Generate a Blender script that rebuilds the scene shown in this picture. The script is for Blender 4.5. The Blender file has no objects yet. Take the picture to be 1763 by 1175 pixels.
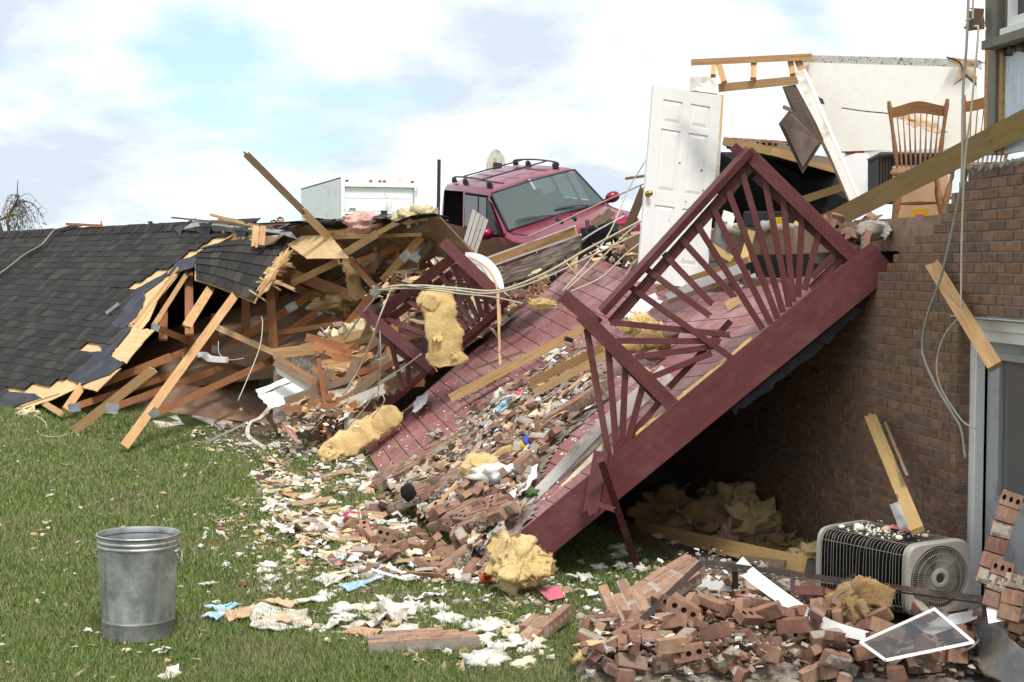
import bpy, bmesh, math, random
import numpy as np
from mathutils import Vector, Matrix, Euler, noise
R = math.radians
rnd = random.Random(7)
nrs = np.random.RandomState(11)
scene = bpy.context.scene
COL = scene.collection

# ---------------------------------------------------------------- camera, sky, sun, exposure
F, CX, CY, CAMH = 2448.0, 881.5, 587.5, 2.5
PITCH = math.atan(132.5 / F)
cam = bpy.data.objects.new('camera', bpy.data.cameras.new('camera'))
COL.objects.link(cam)
cam.location = (0, 0, CAMH)
cam.rotation_euler = (math.pi / 2 - PITCH, 0, 0)
cam.data.sensor_width = 36
cam.data.lens = 36 * F / 1763
cam.data.clip_start = .1
cam.data.clip_end = 6000
scene.camera = cam
scene.render.resolution_x, scene.render.resolution_y = 1024, 682

world = bpy.data.worlds.new("World")
scene.world = world
world.use_nodes = True
nt = world.node_tree
nt.nodes.clear()
def wn(t, **k):
    n = nt.nodes.new(t)
    for a, b in k.items(): setattr(n, a, b)
    return n
SUN_EL, SUN_AZ = R(60), R(162)      # azimuth measured clockwise from +Y: sun behind the camera and to the right
out = wn('ShaderNodeOutputWorld'); bg = wn('ShaderNodeBackground'); bg.inputs[1].default_value = 1.0
sky = wn('ShaderNodeTexSky', sky_type='NISHITA'); sky.sun_disc = False
sky.sun_elevation, sky.sun_rotation = SUN_EL, SUN_AZ
skyb = wn('ShaderNodeBackground'); skyb.inputs[1].default_value = .15
nt.links.new(sky.outputs[0], skyb.inputs[0])
tc = wn('ShaderNodeTexCoord'); sep = wn('ShaderNodeSeparateXYZ'); nt.links.new(tc.outputs['Generated'], sep.inputs[0])
def wm(op, a, b=None, clamp=False):
    n = wn('ShaderNodeMath', operation=op); n.use_clamp = clamp
    for i, v in enumerate((a, b)):
        if v is None: continue
        if isinstance(v, (int, float)): n.inputs[i].default_value = v
        else: nt.links.new(v, n.inputs[i])
    return n.outputs[0]
zz = wm('ADD', wm('ABSOLUTE', sep.outputs[2]), .30)
comb = wn('ShaderNodeCombineXYZ')
nt.links.new(wm('DIVIDE', sep.outputs[0], zz), comb.inputs[0]); nt.links.new(wm('DIVIDE', sep.outputs[1], zz), comb.inputs[1])
comb.inputs[2].default_value = 3.7
def wnoise(scale, detail, rough, off, dist=.3):
    mp = wn('ShaderNodeMapping'); mp.inputs['Location'].default_value = off
    nt.links.new(comb.outputs[0], mp.inputs[0])
    n = wn('ShaderNodeTexNoise'); n.inputs['Scale'].default_value = scale; n.inputs['Detail'].default_value = detail
    n.inputs['Roughness'].default_value = rough; n.inputs['Distortion'].default_value = dist
    nt.links.new(mp.outputs[0], n.inputs[0]); return n.outputs[0]
def wramp(src, stops):
    r = wn('ShaderNodeValToRGB'); e = r.color_ramp.elements
    while len(e) < len(stops): e.new(.5)
    for i, (p, c) in enumerate(stops): e[i].position = p; e[i].color = (*c, 1)
    nt.links.new(src, r.inputs[0]); return r.outputs[0]
cover = wramp(wnoise(1.3, 7, .55, (.95, 3.32, 0), .1), [(.34, (.1,)*3), (.42, (.7,)*3), (.48, (1,)*3)])
shade = wramp(wnoise(2.0, 9, .56, (5.2, 1.4, 0), .25), [(.36, (.64, .73, .83)), (.44, (.84, .90, .96)), (.49, (1.04, 1.06, 1.08))])
cb = wn('ShaderNodeBackground'); nt.links.new(shade, cb.inputs[0]); cb.inputs[1].default_value = .76
# thin veil of high cloud over the blue
vb = wn('ShaderNodeBackground'); vb.inputs[0].default_value = (.50, .80, .95, 1); vb.inputs[1].default_value = .66
vm = wn('ShaderNodeMixShader'); vm.inputs[0].default_value = .6
nt.links.new(skyb.outputs[0], vm.inputs[1]); nt.links.new(vb.outputs[0], vm.inputs[2])
mx = wn('ShaderNodeMixShader'); nt.links.new(cover, mx.inputs[0])
nt.links.new(vm.outputs[0], mx.inputs[1]); nt.links.new(cb.outputs[0], mx.inputs[2])
nt.links.new(mx.outputs[0], out.inputs[0])

sl = bpy.data.lights.new('sun', 'SUN'); sl.energy = 2.2; sl.angle = R(12); sl.color = (1, .965, .91)
sun = bpy.data.objects.new('sun', sl); COL.objects.link(sun)
sd = Vector((math.sin(SUN_AZ) * math.cos(SUN_EL), math.cos(SUN_AZ) * math.cos(SUN_EL), math.sin(SUN_EL)))
sun.rotation_euler = sd.to_track_quat('Z', 'Y').to_euler()
sun.location = sd * 60
vs = scene.view_settings
scene.display_settings.display_device = 'sRGB'
vs.view_transform = 'Standard'; vs.look = 'None'; vs.gamma = 1; vs.use_curve_mapping = False; vs.exposure = 0.6

# ---------------------------------------------------------------- measuring helpers
CT, ST = math.cos(PITCH), math.sin(PITCH)
CAM = Vector((0, 0, CAMH))
def ray(px, py):
    u, v = (px - CX) / F, -(py - CY) / F
    return Vector((u, CT + v * ST, -ST + v * CT))
def P(px, py, Y):
    d = ray(px, py); return CAM + d * (Y / d.y)
def sstep(a, b, x):
    t = min(1, max(0, (x - a) / (b - a))); return t * t * (3 - 2 * t)
def gh(x, y):
    "height of the ground"
    left = .25 * sstep(17, 22, y) * (1 - sstep(-5.5, -4.0, x))
    bank = 1.9 * sstep(20.2, 23.0, y) * sstep(-3.4, -1.6, x)
    far = 1.9 * sstep(27, 31, y)
    return max(left, bank, far)
def G(px, py, up=0.0):
    d = ray(px, py); z = 0.0
    for _ in range(12):
        t = (z + up - CAMH) / d.z; p = CAM + d * t
        z = gh(p.x, p.y)
    return p
def hit(px, py, o, n):
    d = ray(px, py); return CAM + d * ((o - CAM).dot(n) / d.dot(n))
# plane of the standing brick wall: passes the jamb, runs away to the left
W0 = Vector((2.984, 9.505, 0)); WU = Vector((-.154, .988, 0)).normalized(); WN = Vector((-WU.y, WU.x, 0))  # normal towards the lawn
def W(px, py, off=0.0): return hit(px, py, W0 + WN * off, WN)
def WS(s, z, off=0.0): return W0 + WU * s + WN * off + Vector((0, 0, z))

# ---------------------------------------------------------------- object helpers
WM = {}
def _unique(m, parent):
    return m if parent is None else WM[parent.name].inverted() @ m
def link(o, mw=None, parent=None):
    mw = mw if mw is not None else Matrix.Identity(4)
    COL.objects.link(o)
    if parent is not None: o.parent = parent
    o.matrix_basis = _unique(mw, parent)
    WM[o.name] = mw.copy()
    return o
def tag(o, label=None, cat=None, group=None, kind=None):
    if label: o['label'] = label
    if cat: o['category'] = cat
    if group: o['group'] = group
    if kind: o['kind'] = kind
    return o
def empty(name, loc, label=None, cat=None, group=None, rot=None, parent=None):
    o = bpy.data.objects.new(name, None); o.empty_display_size = .1
    m = Matrix.Translation(loc)
    if rot is not None: m = m @ (rot if isinstance(rot, Matrix) else Euler(rot).to_matrix().to_4x4())
    link(o, m, parent); return tag(o, label, cat, group)
class MB:
    def __init__(s): s.v = []; s.f = []; s.m = []
    def add(s, vs, fs, mi=0):
        b = len(s.v); s.v += [tuple(v) for v in vs]; s.f += [tuple(i + b for i in f) for f in fs]; s.m += [mi] * len(fs); return s
    def box(s, lo, hi, mi=0, M=None):
        vs = [Vector((x, y, z)) for z in (lo[2], hi[2]) for y in (lo[1], hi[1]) for x in (lo[0], hi[0])]
        if M is not None: vs = [M @ v for v in vs]
        return s.add(vs, [(0, 2, 3, 1), (4, 5, 7, 6), (0, 1, 5, 4), (1, 3, 7, 5), (3, 2, 6, 7), (2, 0, 4, 6)], mi)
    def tube(s, pts, r, n=8, mi=0, cap=True, radii=None):
        pts = [Vector(p) for p in pts]; rings = []; prev = None
        for i, p in enumerate(pts):
            t = (pts[min(i + 1, len(pts) - 1)] - pts[max(i - 1, 0)]).normalized()
            a = t.orthogonal().normalized() if prev is None else (prev - t * prev.dot(t)).normalized()
            prev = a; b = t.cross(a); rr = radii[i] if radii else r
            rings.append([p + (a * math.cos(2 * math.pi * k / n) + b * math.sin(2 * math.pi * k / n)) * rr for k in range(n)])
        vs = [v for rg in rings for v in rg]; fs = []
        for i in range(len(rings) - 1):
            for k in range(n):
                fs.append((i * n + k, i * n + (k + 1) % n, (i + 1) * n + (k + 1) % n, (i + 1) * n + k))
        if cap: fs += [tuple(range(n - 1, -1, -1)), tuple((len(rings) - 1) * n + k for k in range(n))]
        return s.add(vs, fs, mi)
    def lathe(s, prof, n=32, mi=0, M=None, mod=None):
        vs = []; fs = []
        for (r, z) in prof:
            for k in range(n):
                a = 2 * math.pi * k / n; rr = r + (mod(r, z, a) if mod else 0)
                v = Vector((rr * math.cos(a), rr * math.sin(a), z)); vs.append(M @ v if M is not None else v)
        for i in range(len(prof) - 1):
            for k in range(n): fs.append((i * n + k, i * n + (k + 1) % n, (i + 1) * n + (k + 1) % n, (i + 1) * n + k))
        return s.add(vs, fs, mi)
    def prism(s, pts, vec, mi=0):
        n = len(pts); vec = Vector(vec); pts = [Vector(p) for p in pts]
        return s.add(pts + [p + vec for p in pts], [tuple(range(n - 1, -1, -1)), tuple(range(n, 2 * n))] + [(i, (i + 1) % n, (i + 1) % n + n, i + n) for i in range(n)], mi)
    def mesh(s, name, mats, smooth=False):
        me = bpy.data.meshes.new(name); me.from_pydata(s.v, [], s.f)
        for m in (mats if isinstance(mats, (list, tuple)) else [mats]): me.materials.append(m)
        if any(s.m): me.polygons.foreach_set('material_index', s.m)
        if smooth: me.polygons.foreach_set('use_smooth', [True] * len(me.polygons))
        me.update(); return me
    def build(s, name, mats, parent=None, smooth=False, origin=None, fixn=True):
        "vertices are in world space; the object's origin goes to the middle of its base"
        xs = [v[0] for v in s.v]; ys = [v[1] for v in s.v]; zs = [v[2] for v in s.v]
        o = Vector(origin) if origin is not None else Vector(((min(xs) + max(xs)) / 2, (min(ys) + max(ys)) / 2, min(zs)))
        s.v = [(v[0] - o.x, v[1] - o.y, v[2] - o.z) for v in s.v]
        me = s.mesh(name, mats, smooth)
        if fixn:
            bm = bmesh.new(); bm.from_mesh(me); bmesh.ops.recalc_face_normals(bm, faces=bm.faces); bm.to_mesh(me); bm.free()
        return link(bpy.data.objects.new(name, me), Matrix.Translation(o), parent)
def put(name, me, M, parent=None):
    return link(bpy.data.objects.new(name, me), M, parent)
def frame(x, n, o):
    "matrix with local x along x and local z near n"
    x = Vector(x).normalized(); n = Vector(n); n = (n - x * n.dot(x)).normalized(); y = n.cross(x)
    return Matrix(((x.x, y.x, n.x, o[0]), (x.y, y.y, n.y, o[1]), (x.z, y.z, n.z, o[2]), (0, 0, 0, 1)))
def shade(o, ang=35):
    for p in o.data.polygons: p.use_smooth = True
    try:
        o.data.set_sharp_from_angle(angle=R(ang))
    except Exception: pass
    return o

# ---------------------------------------------------------------- materials
def M_(name):
    m = bpy.data.materials.new(name); m.use_nodes = True; n = m.node_tree
    return m, n, n.nodes['Principled BSDF']
class NT:
    def __init__(s, m): s.n = m.node_tree; s.l = s.n.links
    def node(s, t, **k):
        n = s.n.nodes.new(t)
        for a, b in k.items(): setattr(n, a, b)
        return n
    def con(s, v, i):
        if isinstance(v, (int, float)): i.default_value = v
        elif isinstance(v, tuple): i.default_value = (*v, 1) if len(v) == 3 and len(i.default_value) == 4 else v
        else: s.l.new(v, i)
    def math(s, op, a, b=0.0, clamp=False):
        n = s.node('ShaderNodeMath', operation=op); n.use_clamp = clamp; s.con(a, n.inputs[0]); s.con(b, n.inputs[1]); return n.outputs[0]
    def coord(s, scale=(1, 1, 1), rnd_off=True, which='Object'):
        tc = s.node('ShaderNodeTexCoord'); mp = s.node('ShaderNodeMapping'); mp.inputs['Scale'].default_value = scale
        s.l.new(tc.outputs[which], mp.inputs[0])
        if rnd_off:
            oi = s.node('ShaderNodeObjectInfo'); mu = s.math('MULTIPLY', oi.outputs['Random'], 37.0)
            cb = s.node('ShaderNodeCombineXYZ'); s.l.new(mu, cb.inputs[0]); s.l.new(mu, cb.inputs[1]); s.l.new(cb.outputs[0], mp.inputs['Location'])
        return mp.outputs[0]
    def noise(s, co, scale, detail=4, rough=.55, dist=0):
        n = s.node('ShaderNodeTexNoise'); s.l.new(co, n.inputs[0]); n.inputs['Scale'].default_value = scale
        n.inputs['Detail'].default_value = detail; n.inputs['Roughness'].default_value = rough; n.inputs['Distortion'].default_value = dist; return n.outputs[0]
    def ramp(s, src, stops):
        r = s.node('ShaderNodeValToRGB'); e = r.color_ramp.elements
        while len(e) < len(stops): e.new(.5)
        for i, (p, c) in enumerate(stops):
            e[i].position = p; e[i].color = (*c, 1) if len(c) == 3 else c
        s.l.new(src, r.inputs[0]); return r.outputs[0]
    def mix(s, f, a, b, mode='MIX'):
        n = s.node('ShaderNodeMix', data_type='RGBA', blend_type=mode); s.con(f, n.inputs[0]); s.con(a, n.inputs[6]); s.con(b, n.inputs[7]); return n.outputs[2]
    def bump(s, h, strength, dist, bsdf):
        b = s.node('ShaderNodeBump'); b.inputs['Strength'].default_value = strength; b.inputs['Distance'].default_value = dist
        s.l.new(h, b.inputs['Height']); s.l.new(b.outputs[0], bsdf.inputs['Normal'])
    def rand(s):
        "per-object random plus a per-piece random attribute"
        oi = s.node('ShaderNodeObjectInfo'); at = s.node('ShaderNodeAttribute', attribute_name='rnd')
        return s.math('FRACT', s.math('ADD', oi.outputs['Random'], at.outputs['Fac']))
def sc(c, k): return tuple(min(1, x * k) for x in c)
def lerp3(a, b, t): return tuple(x + (y - x) * t for x, y in zip(a, b))
def mat(name, c, rough=.8, var=.18, scale=6, bump=.2, bscale=40, bdist=.004, metal=0, spec=.4, dirt=None, dirt_amt=.5, dirt_scale=3, rvar=.15, stretch=(1, 1, 1), coat=0, sheen=0):
    m, n, b = M_(name); t = NT(m); co = t.coord(stretch)
    n1 = t.noise(co, scale, 5)
    col = t.ramp(n1, [(.3, sc(c, 1 - var)), (.7, sc(c, 1 + var))])
    if rvar:
        r = t.math('ADD', t.math('MULTIPLY', t.rand(), 2 * rvar), 1 - rvar)
        v = t.node('ShaderNodeHueSaturation'); t.l.new(r, v.inputs['Value']); t.l.new(col, v.inputs['Color']); col = v.outputs[0]
    if dirt is not None:
        d = t.ramp(t.noise(co, dirt_scale, 7, .65), [(.62 - .3 * dirt_amt, (0,)*3), (.72 - .2 * dirt_amt, (1,)*3)])
        col = t.mix(d, col, dirt)
    t.l.new(col, b.inputs['Base Color'])
    b.inputs['Roughness'].default_value = rough; b.inputs['Metallic'].default_value = metal; b.inputs['Specular IOR Level'].default_value = spec
    b.inputs['Coat Weight'].default_value = coat
    if bump: t.bump(t.noise(co, bscale, 4, .6), bump, bdist, b)
    return m
def wood(name, c, dark, rough=.75, knots=True, gscale=1.0, rvar=.22, weather=None):
    m, n, b = M_(name); t = NT(m); co = t.coord((1.2, 14, 14))
    g = t.noise(co, 3.0 * gscale, 6, .6, .6)
    col = t.ramp(g, [(.28, dark), (.5, lerp3(dark, c, .7)), (.75, sc(c, 1.12))])
    big = t.noise(t.coord((1, 1, 1)), 2.2, 3)
    col = t.mix(t.ramp(big, [(.35, (.55,)*3), (.65, (0,)*3)]), col, lerp3(dark, c, .45))
    if knots:
        vo = t.node('ShaderNodeTexVoronoi'); t.l.new(t.coord((1.6, 7, 7)), vo.inputs[0]); vo.inputs['Scale'].default_value = 1.6
        col = t.mix(t.ramp(vo.outputs['Distance'], [(.07, (.85,)*3), (.13, (0,)*3)]), col, sc(dark, .45))
    if weather is not None:
        w = t.ramp(t.noise(t.coord((1.5, 6, 6)), 3, 6, .7), [(.42, (0,)*3), (.6, (1,)*3)]); col = t.mix(w, col, weather)
    r = t.math('ADD', t.math('MULTIPLY', t.rand(), 2 * rvar), 1 - rvar)
    v = t.node('ShaderNodeHueSaturation'); t.l.new(r, v.inputs['Value']); t.l.new(col, v.inputs['Color'])
    t.l.new(v.outputs[0], b.inputs['Base Color']); b.inputs['Roughness'].default_value = rough; b.inputs['Specular IOR Level'].default_value = .3
    t.bump(g, .25, .003, b); return m
def glass(name, c=(.02, .025, .03), alpha=.75, rough=.04):
    m, n, b = M_(name); b.inputs['Base Color'].default_value = (*c, 1); b.inputs['Roughness'].default_value = rough
    b.inputs['Alpha'].default_value = alpha; b.inputs['Specular IOR Level'].default_value = .9; return m
K = {}
K['lumber'] = wood('lumber', (.58, .36, .17), (.36, .19, .08))
K['lumber_pale'] = wood('lumber_pale', (.66, .45, .25), (.46, .28, .13))
K['lumber_orange'] = wood('lumber_orange', (.42, .19, .085), (.25, .095, .04))
K['lumber_yellow'] = wood('lumber_yellow', (.52, .35, .15), (.36, .22, .08))
K['lumber_old'] = wood('lumber_old', (.30, .175, .09), (.13, .07, .035), weather=(.2, .16, .12))
K['joist'] = wood('joist', (.40, .27, .10), (.24, .15, .05), weather=(.30, .22, .12))
K['plywood'] = wood('plywood', (.68, .48, .25), (.50, .31, .14), gscale=.6, rvar=.1)
K['board_brown'] = mat('board_brown', (.30, .185, .12), .8, .2, 3, dirt=(.36, .28, .22), dirt_amt=.35, bscale=20)
K['chair_wood'] = wood('chair_wood', (.27, .135, .058), (.15, .068, .028), rough=.4, knots=False)
K['cabinet'] = wood('cabinet', (.11, .075, .06), (.065, .04, .03), rough=.5, knots=False, rvar=.05)
K['steel_brown'] = mat('steel_brown', (.055, .033, .028), .5, .3, 8, dirt=(.16, .12, .10), dirt_amt=.3)
K['char'] = mat('charred_wood', (.06, .04, .03), .8, .5, 6, dirt=(.2, .15, .11), dirt_amt=.5, stretch=(1, 5, 5))
K['galv'] = mat('galvanized', (.33, .34, .335), .5, .22, 9, .2, 40, .003, metal=.7, dirt=(.50, .50, .49), dirt_amt=.45, dirt_scale=5, rvar=0)
K['metal_light'] = mat('painted_metal', (.62, .62, .60), .5, .08, 4, .1, dirt=(.35, .33, .30), dirt_amt=.2)
K['metal_dark'] = mat('dark_metal', (.03, .03, .035), .5, .2, 5)
K['black'] = mat('black_plastic', (.012, .012, .014), .5, .2, 5, .1)
K['white'] = mat('white_paint', (.80, .79, .77), .5, .03, 3, .05, dirt=(.62, .58, .52), dirt_amt=.05, rvar=.03)
K['white_dirty'] = mat('white_dirty', (.66, .62, .55), .7, .08, 4, .1, dirt=(.40, .33, .25), dirt_amt=.5, dirt_scale=4, rvar=.08)
K['drywall'] = mat('drywall', (.66, .63, .58), .9, .08, 6, .3, dirt=(.45, .38, .30), dirt_amt=.3, dirt_scale=8)
K['paper'] = mat('paper', (.78, .78, .76), .8, .05, 6, .1, rvar=.08)
K['cardboard'] = mat('cardboard', (.48, .31, .18), .85, .1, 4, .1)
K['tan'] = mat('tan_board', (.52, .36, .22), .85, .15, 5, .3, dirt=(.65, .56, .46), dirt_amt=.3)
K['blue_paper'] = mat('light_blue_board', (.35, .58, .72), .8, .08, 5, .1, dirt=(.6, .62, .6), dirt_amt=.3)
K['felt'] = mat('roofing_felt', (.033, .036, .048), .75, .25, 3, .3, 60, dirt=(.06, .06, .07), dirt_amt=.4)
K['concrete'] = mat('concrete', (.30, .28, .26), .9, .15, 3, .4, 25, dirt=(.18, .16, .14), dirt_amt=.35)
K['concrete_dark'] = mat('patio_concrete', (.13, .12, .11), .9, .2, 3, .4, 25, dirt=(.08, .07, .06), dirt_amt=.4)
K['mortar'] = mat('mortar', (.26, .235, .21), .95, .15, 8, .8, 60, .006, rvar=.1)
K['mortar_pale'] = mat('mortar_pale', (.36, .31, .255), .95, .2, 8, .8, 60, .006, rvar=.1)
K['foam'] = mat('white_foam', (.70, .67, .58), .9, .06, 8, .5, 50, .01, rvar=.08)
K['foam_yellow'] = mat('cream_foam', (.75, .66, .44), .95, .12, 8, .6, 60, .01)
K['siding'] = mat('grey_siding', (.30, .27, .24), .6, .06, 3, .05)
K['taupe'] = mat('taupe_paint', (.22, .20, .175), .65, .08, 4, .1, dirt=(.14, .12, .1), dirt_amt=.2)
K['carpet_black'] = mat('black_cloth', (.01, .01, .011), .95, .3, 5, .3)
K['tape_blue'] = mat('blue_plastic', (.03, .10, .45), .4, .05)
K['yellow_plastic'] = mat('yellow_plastic', (.75, .50, .02), .4, .05)
K['pink_plastic'] = mat('pink_plastic', (.75, .03, .25), .4, .05)
K['pink_paper'] = mat('pink_paper', (.70, .17, .24), .7, .1)
K['orange_plastic'] = mat('orange_plastic', (.75, .13, .02), .4, .05)
K['red_cloth'] = mat('dark_red_cloth', (.22, .015, .03), .8, .2)
K['cord'] = mat('tan_cord', (.50, .46, .34), .7, .1, rvar=.1)
K['cord_grey'] = mat('grey_cord', (.34, .33, .29), .6, .1, rvar=.1)
K['wire_metal'] = mat('cage_wire', (.30, .28, .22), .5, .1, metal=.2)
K['beige_metal'] = mat('beige_metal', (.34, .31, .275), .5, .06, 4, .05, dirt=(.24, .2, .17), dirt_amt=.2, rvar=0)
K['skin'] = mat('skin', (.45, .26, .18), .6, .05, rvar=0)
K['hair'] = mat('hair', (.02, .013, .01), .6, .2, rvar=0)
K['cloth_dark'] = mat('dark_cloth', (.05, .05, .07), .9, .1)
K['cloth_tan'] = mat('tan_cloth', (.30, .22, .18), .9, .1)
K['red_lens'] = mat('red_lens', (.3, .01, .01), .3, .05)
K['rubber'] = mat('rubber', (.02, .02, .02), .8, .1)
K['chrome'] = mat('chrome', (.6, .6, .6), .15, .02, metal=1, bump=0)
K['brass'] = mat('brass', (.55, .38, .12), .25, .05, metal=1, bump=0)
K['leafgreen'] = mat('leaf_green', (.05, .10, .025), .7, .2)
K['pink_fluff'] = mat('pink_insulation', (.66, .38, .33), .95, .12, 7, .8, 50, .01)
K['window_dark'] = glass('window_glass_dark', (.025, .027, .03), 1, .08)

def red_paint(name, c, dust, dust_amt, vrange=.10):
    m, n, b = M_(name); t = NT(m)
    co = t.coord((1, 6, 6)); n1 = t.noise(co, 4, 6, .6)
    col = t.ramp(n1, [(.3, sc(c, .8)), (.7, sc(c, 1.2))])
    geo_ = t.node('ShaderNodeNewGeometry')
    d = t.ramp(t.noise(geo_.outputs['Position'], 1.1, 12, .74, .3), [(.60 - .25 * dust_amt, (0,)*3), (.80 - .10 * dust_amt, (.85,)*3)])
    col = t.mix(d, col, dust)
    sp = t.ramp(t.noise(t.coord((1, 1, 1)), 60, 3, .6), [(.745, (0,)*3), (.77, (.6,)*3)])
    col = t.mix(sp, col, (.5, .42, .4))
    r = t.math('ADD', t.math('MULTIPLY', t.rand(), 2 * vrange), 1 - vrange)
    v = t.node('ShaderNodeHueSaturation'); t.l.new(r, v.inputs['Value']); t.l.new(col, v.inputs['Color'])
    t.l.new(v.outputs[0], b.inputs['Base Color']); b.inputs['Roughness'].default_value = .6; b.inputs['Specular IOR Level'].default_value = .35
    t.bump(n1, .25, .003, b); return m
K['deck'] = red_paint('deck_paint', (.27, .105, .10), (.46, .345, .325), .50, .09)
K['rail'] = red_paint('railing_paint', (.108, .027, .027), (.19, .09, .08), .42, .08)

def brick_mat(name, cols, spec_amt=.25):
    m, n, b = M_(name); t = NT(m); co = t.coord((1, 1, 1))
    base = t.ramp(t.rand(), [(i / max(1, len(cols) - 1), c) for i, c in enumerate(cols)])
    var = t.ramp(t.noise(co, 14, 5, .6), [(.3, (.72,)*3), (.7, (1.25,)*3)])
    col = t.mix(1.0, base, var, 'MULTIPLY')
    st = t.ramp(t.noise(t.coord((2.5, .6, .6)), 9, 5, .6), [(.60, (0,)*3), (.72, (spec_amt,)*3)])
    col = t.mix(st, col, (.42, .31, .22))
    t.l.new(col, b.inputs['Base Color']); b.inputs['Roughness'].default_value = .88; b.inputs['Specular IOR Level'].default_value = .25
    t.bump(t.noise(co, 70, 4, .7), .6, .003, b); return m
K['brick'] = brick_mat('brick_brown', [(.18, .11, .07), (.22, .13, .080), (.26, .15, .094), (.15, .108, .082), (.24, .13, .078), (.195, .116, .075)], .5)
K['brick_red'] = brick_mat('brick_loose', [(.25, .135, .095), (.30, .175, .12), (.21, .105, .075), (.35, .21, .145), (.18, .08, .065), (.28, .19, .145)], .5)
K['brick_face'] = brick_mat('brick_facing', [(.34, .20, .13), (.29, .165, .11), (.40, .24, .16), (.25, .145, .10)], .35)
K['brick_hole'] = mat('brick_core', (.05, .022, .018), .95)

def shingle_mat():
    m, n, b = M_('shingle'); t = NT(m); co = t.coord((1, 1, 1))
    base = t.ramp(t.rand(), [(0, (.022, .0205, .020)), (.5, (.031, .029, .027)), (.85, (.042, .039, .036)), (1, (.058, .053, .047))])
    g = t.noise(co, 120, 2, .7)
    col = t.mix(1.0, base, t.ramp(g, [(.3, (.6,)*3), (.7, (1.45,)*3)]), 'MULTIPLY')
    big = t.noise(t.coord((1, 1, 1), False), .8, 4)
    col = t.mix(t.ramp(big, [(.4, (0,)*3), (.7, (.35,)*3)]), col, (.048, .044, .04))
    t.l.new(col, b.inputs['Base Color']); b.inputs['Roughness'].default_value = .92; b.inputs['Specular IOR Level'].default_value = .2
    t.bump(g, .6, .003, b); return m
K['shingle'] = shingle_mat()

def fluff(name, c, c2):
    m, n, b = M_(name); t = NT(m); co = t.coord((1, 1, 1))
    n1 = t.noise(co, 9, 8, .7, 1.2)
    col = t.ramp(n1, [(.28, c2), (.5, lerp3(c, c2, .3)), (.68, c)])
    col = t.mix(t.ramp(t.noise(co, 3.2, 3), [(.52, (0,)*3), (.68, (.55,)*3)]), col, sc(c2, .72))
    t.l.new(col, b.inputs['Base Color']); b.inputs['Roughness'].default_value = 1; b.inputs['Specular IOR Level'].default_value = .05
    b.inputs['Sheen Weight'].default_value = .3
    t.bump(t.noise(co, 34, 6, .75, .8), 1.0, .02, b); return m
K['fluff'] = fluff('yellow_insulation', (.88, .66, .31), (.68, .44, .16))
K['fluff_tan_shaded'] = fluff('tan_shaded_insulation', (.44, .28, .11), (.24, .13, .05))  # tan glass wool; its darker tone also stands in for under-deck shade
K['fluff_pale'] = fluff('pale_insulation', (.78, .68, .42), (.60, .48, .26))

def grass_mat():
    m, n, b = M_('grass_blade'); t = NT(m)
    at = t.node('ShaderNodeAttribute', attribute_name='rnd')
    geo = t.node('ShaderNodeNewGeometry')
    big = t.noise(geo.outputs['Position'], .9, 4)
    col = t.ramp(at.outputs['Fac'], [(0, (.065, .135, .022)), (.32, (.115, .19, .034)), (.58, (.195, .24, .072)), (.75, (.30, .29, .14)), (.88, (.42, .36, .21)), (1, (.52, .44, .30))])
    col = t.mix(t.ramp(big, [(.46, (0,)*3), (.66, (.7,)*3)]), col, (.25, .24, .12))
    t.l.new(col, b.inputs['Base Color']); b.inputs['Roughness'].default_value = .7; b.inputs['Specular IOR Level'].default_value = .2
    return m
K['grass'] = grass_mat()
def ground_mat():
    m, n, b = M_('ground'); t = NT(m); geo = t.node('ShaderNodeNewGeometry')
    n1 = t.noise(geo.outputs['Position'], 1.1, 8, .65); n2 = t.noise(geo.outputs['Position'], 30, 5, .7)
    col = t.ramp(n1, [(.35, (.085, .12, .03)), (.5, (.12, .15, .05)), (.62, (.19, .19, .09)), (.75, (.22, .18, .11))])
    col = t.mix(t.ramp(n2, [(.4, (.5,)*3), (.6, (0,)*3)]), col, (.035, .042, .016))
    t.l.new(col, b.inputs['Base Color']); b.inputs['Roughness'].default_value = .95; b.inputs['Specular IOR Level'].default_value = .1
    t.bump(n2, .8, .03, b); return m
K['ground'] = ground_mat()
K['dirt'] = mat('dirt', (.10, .075, .05), .95, .3, 2, .8, 20, .02)

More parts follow.
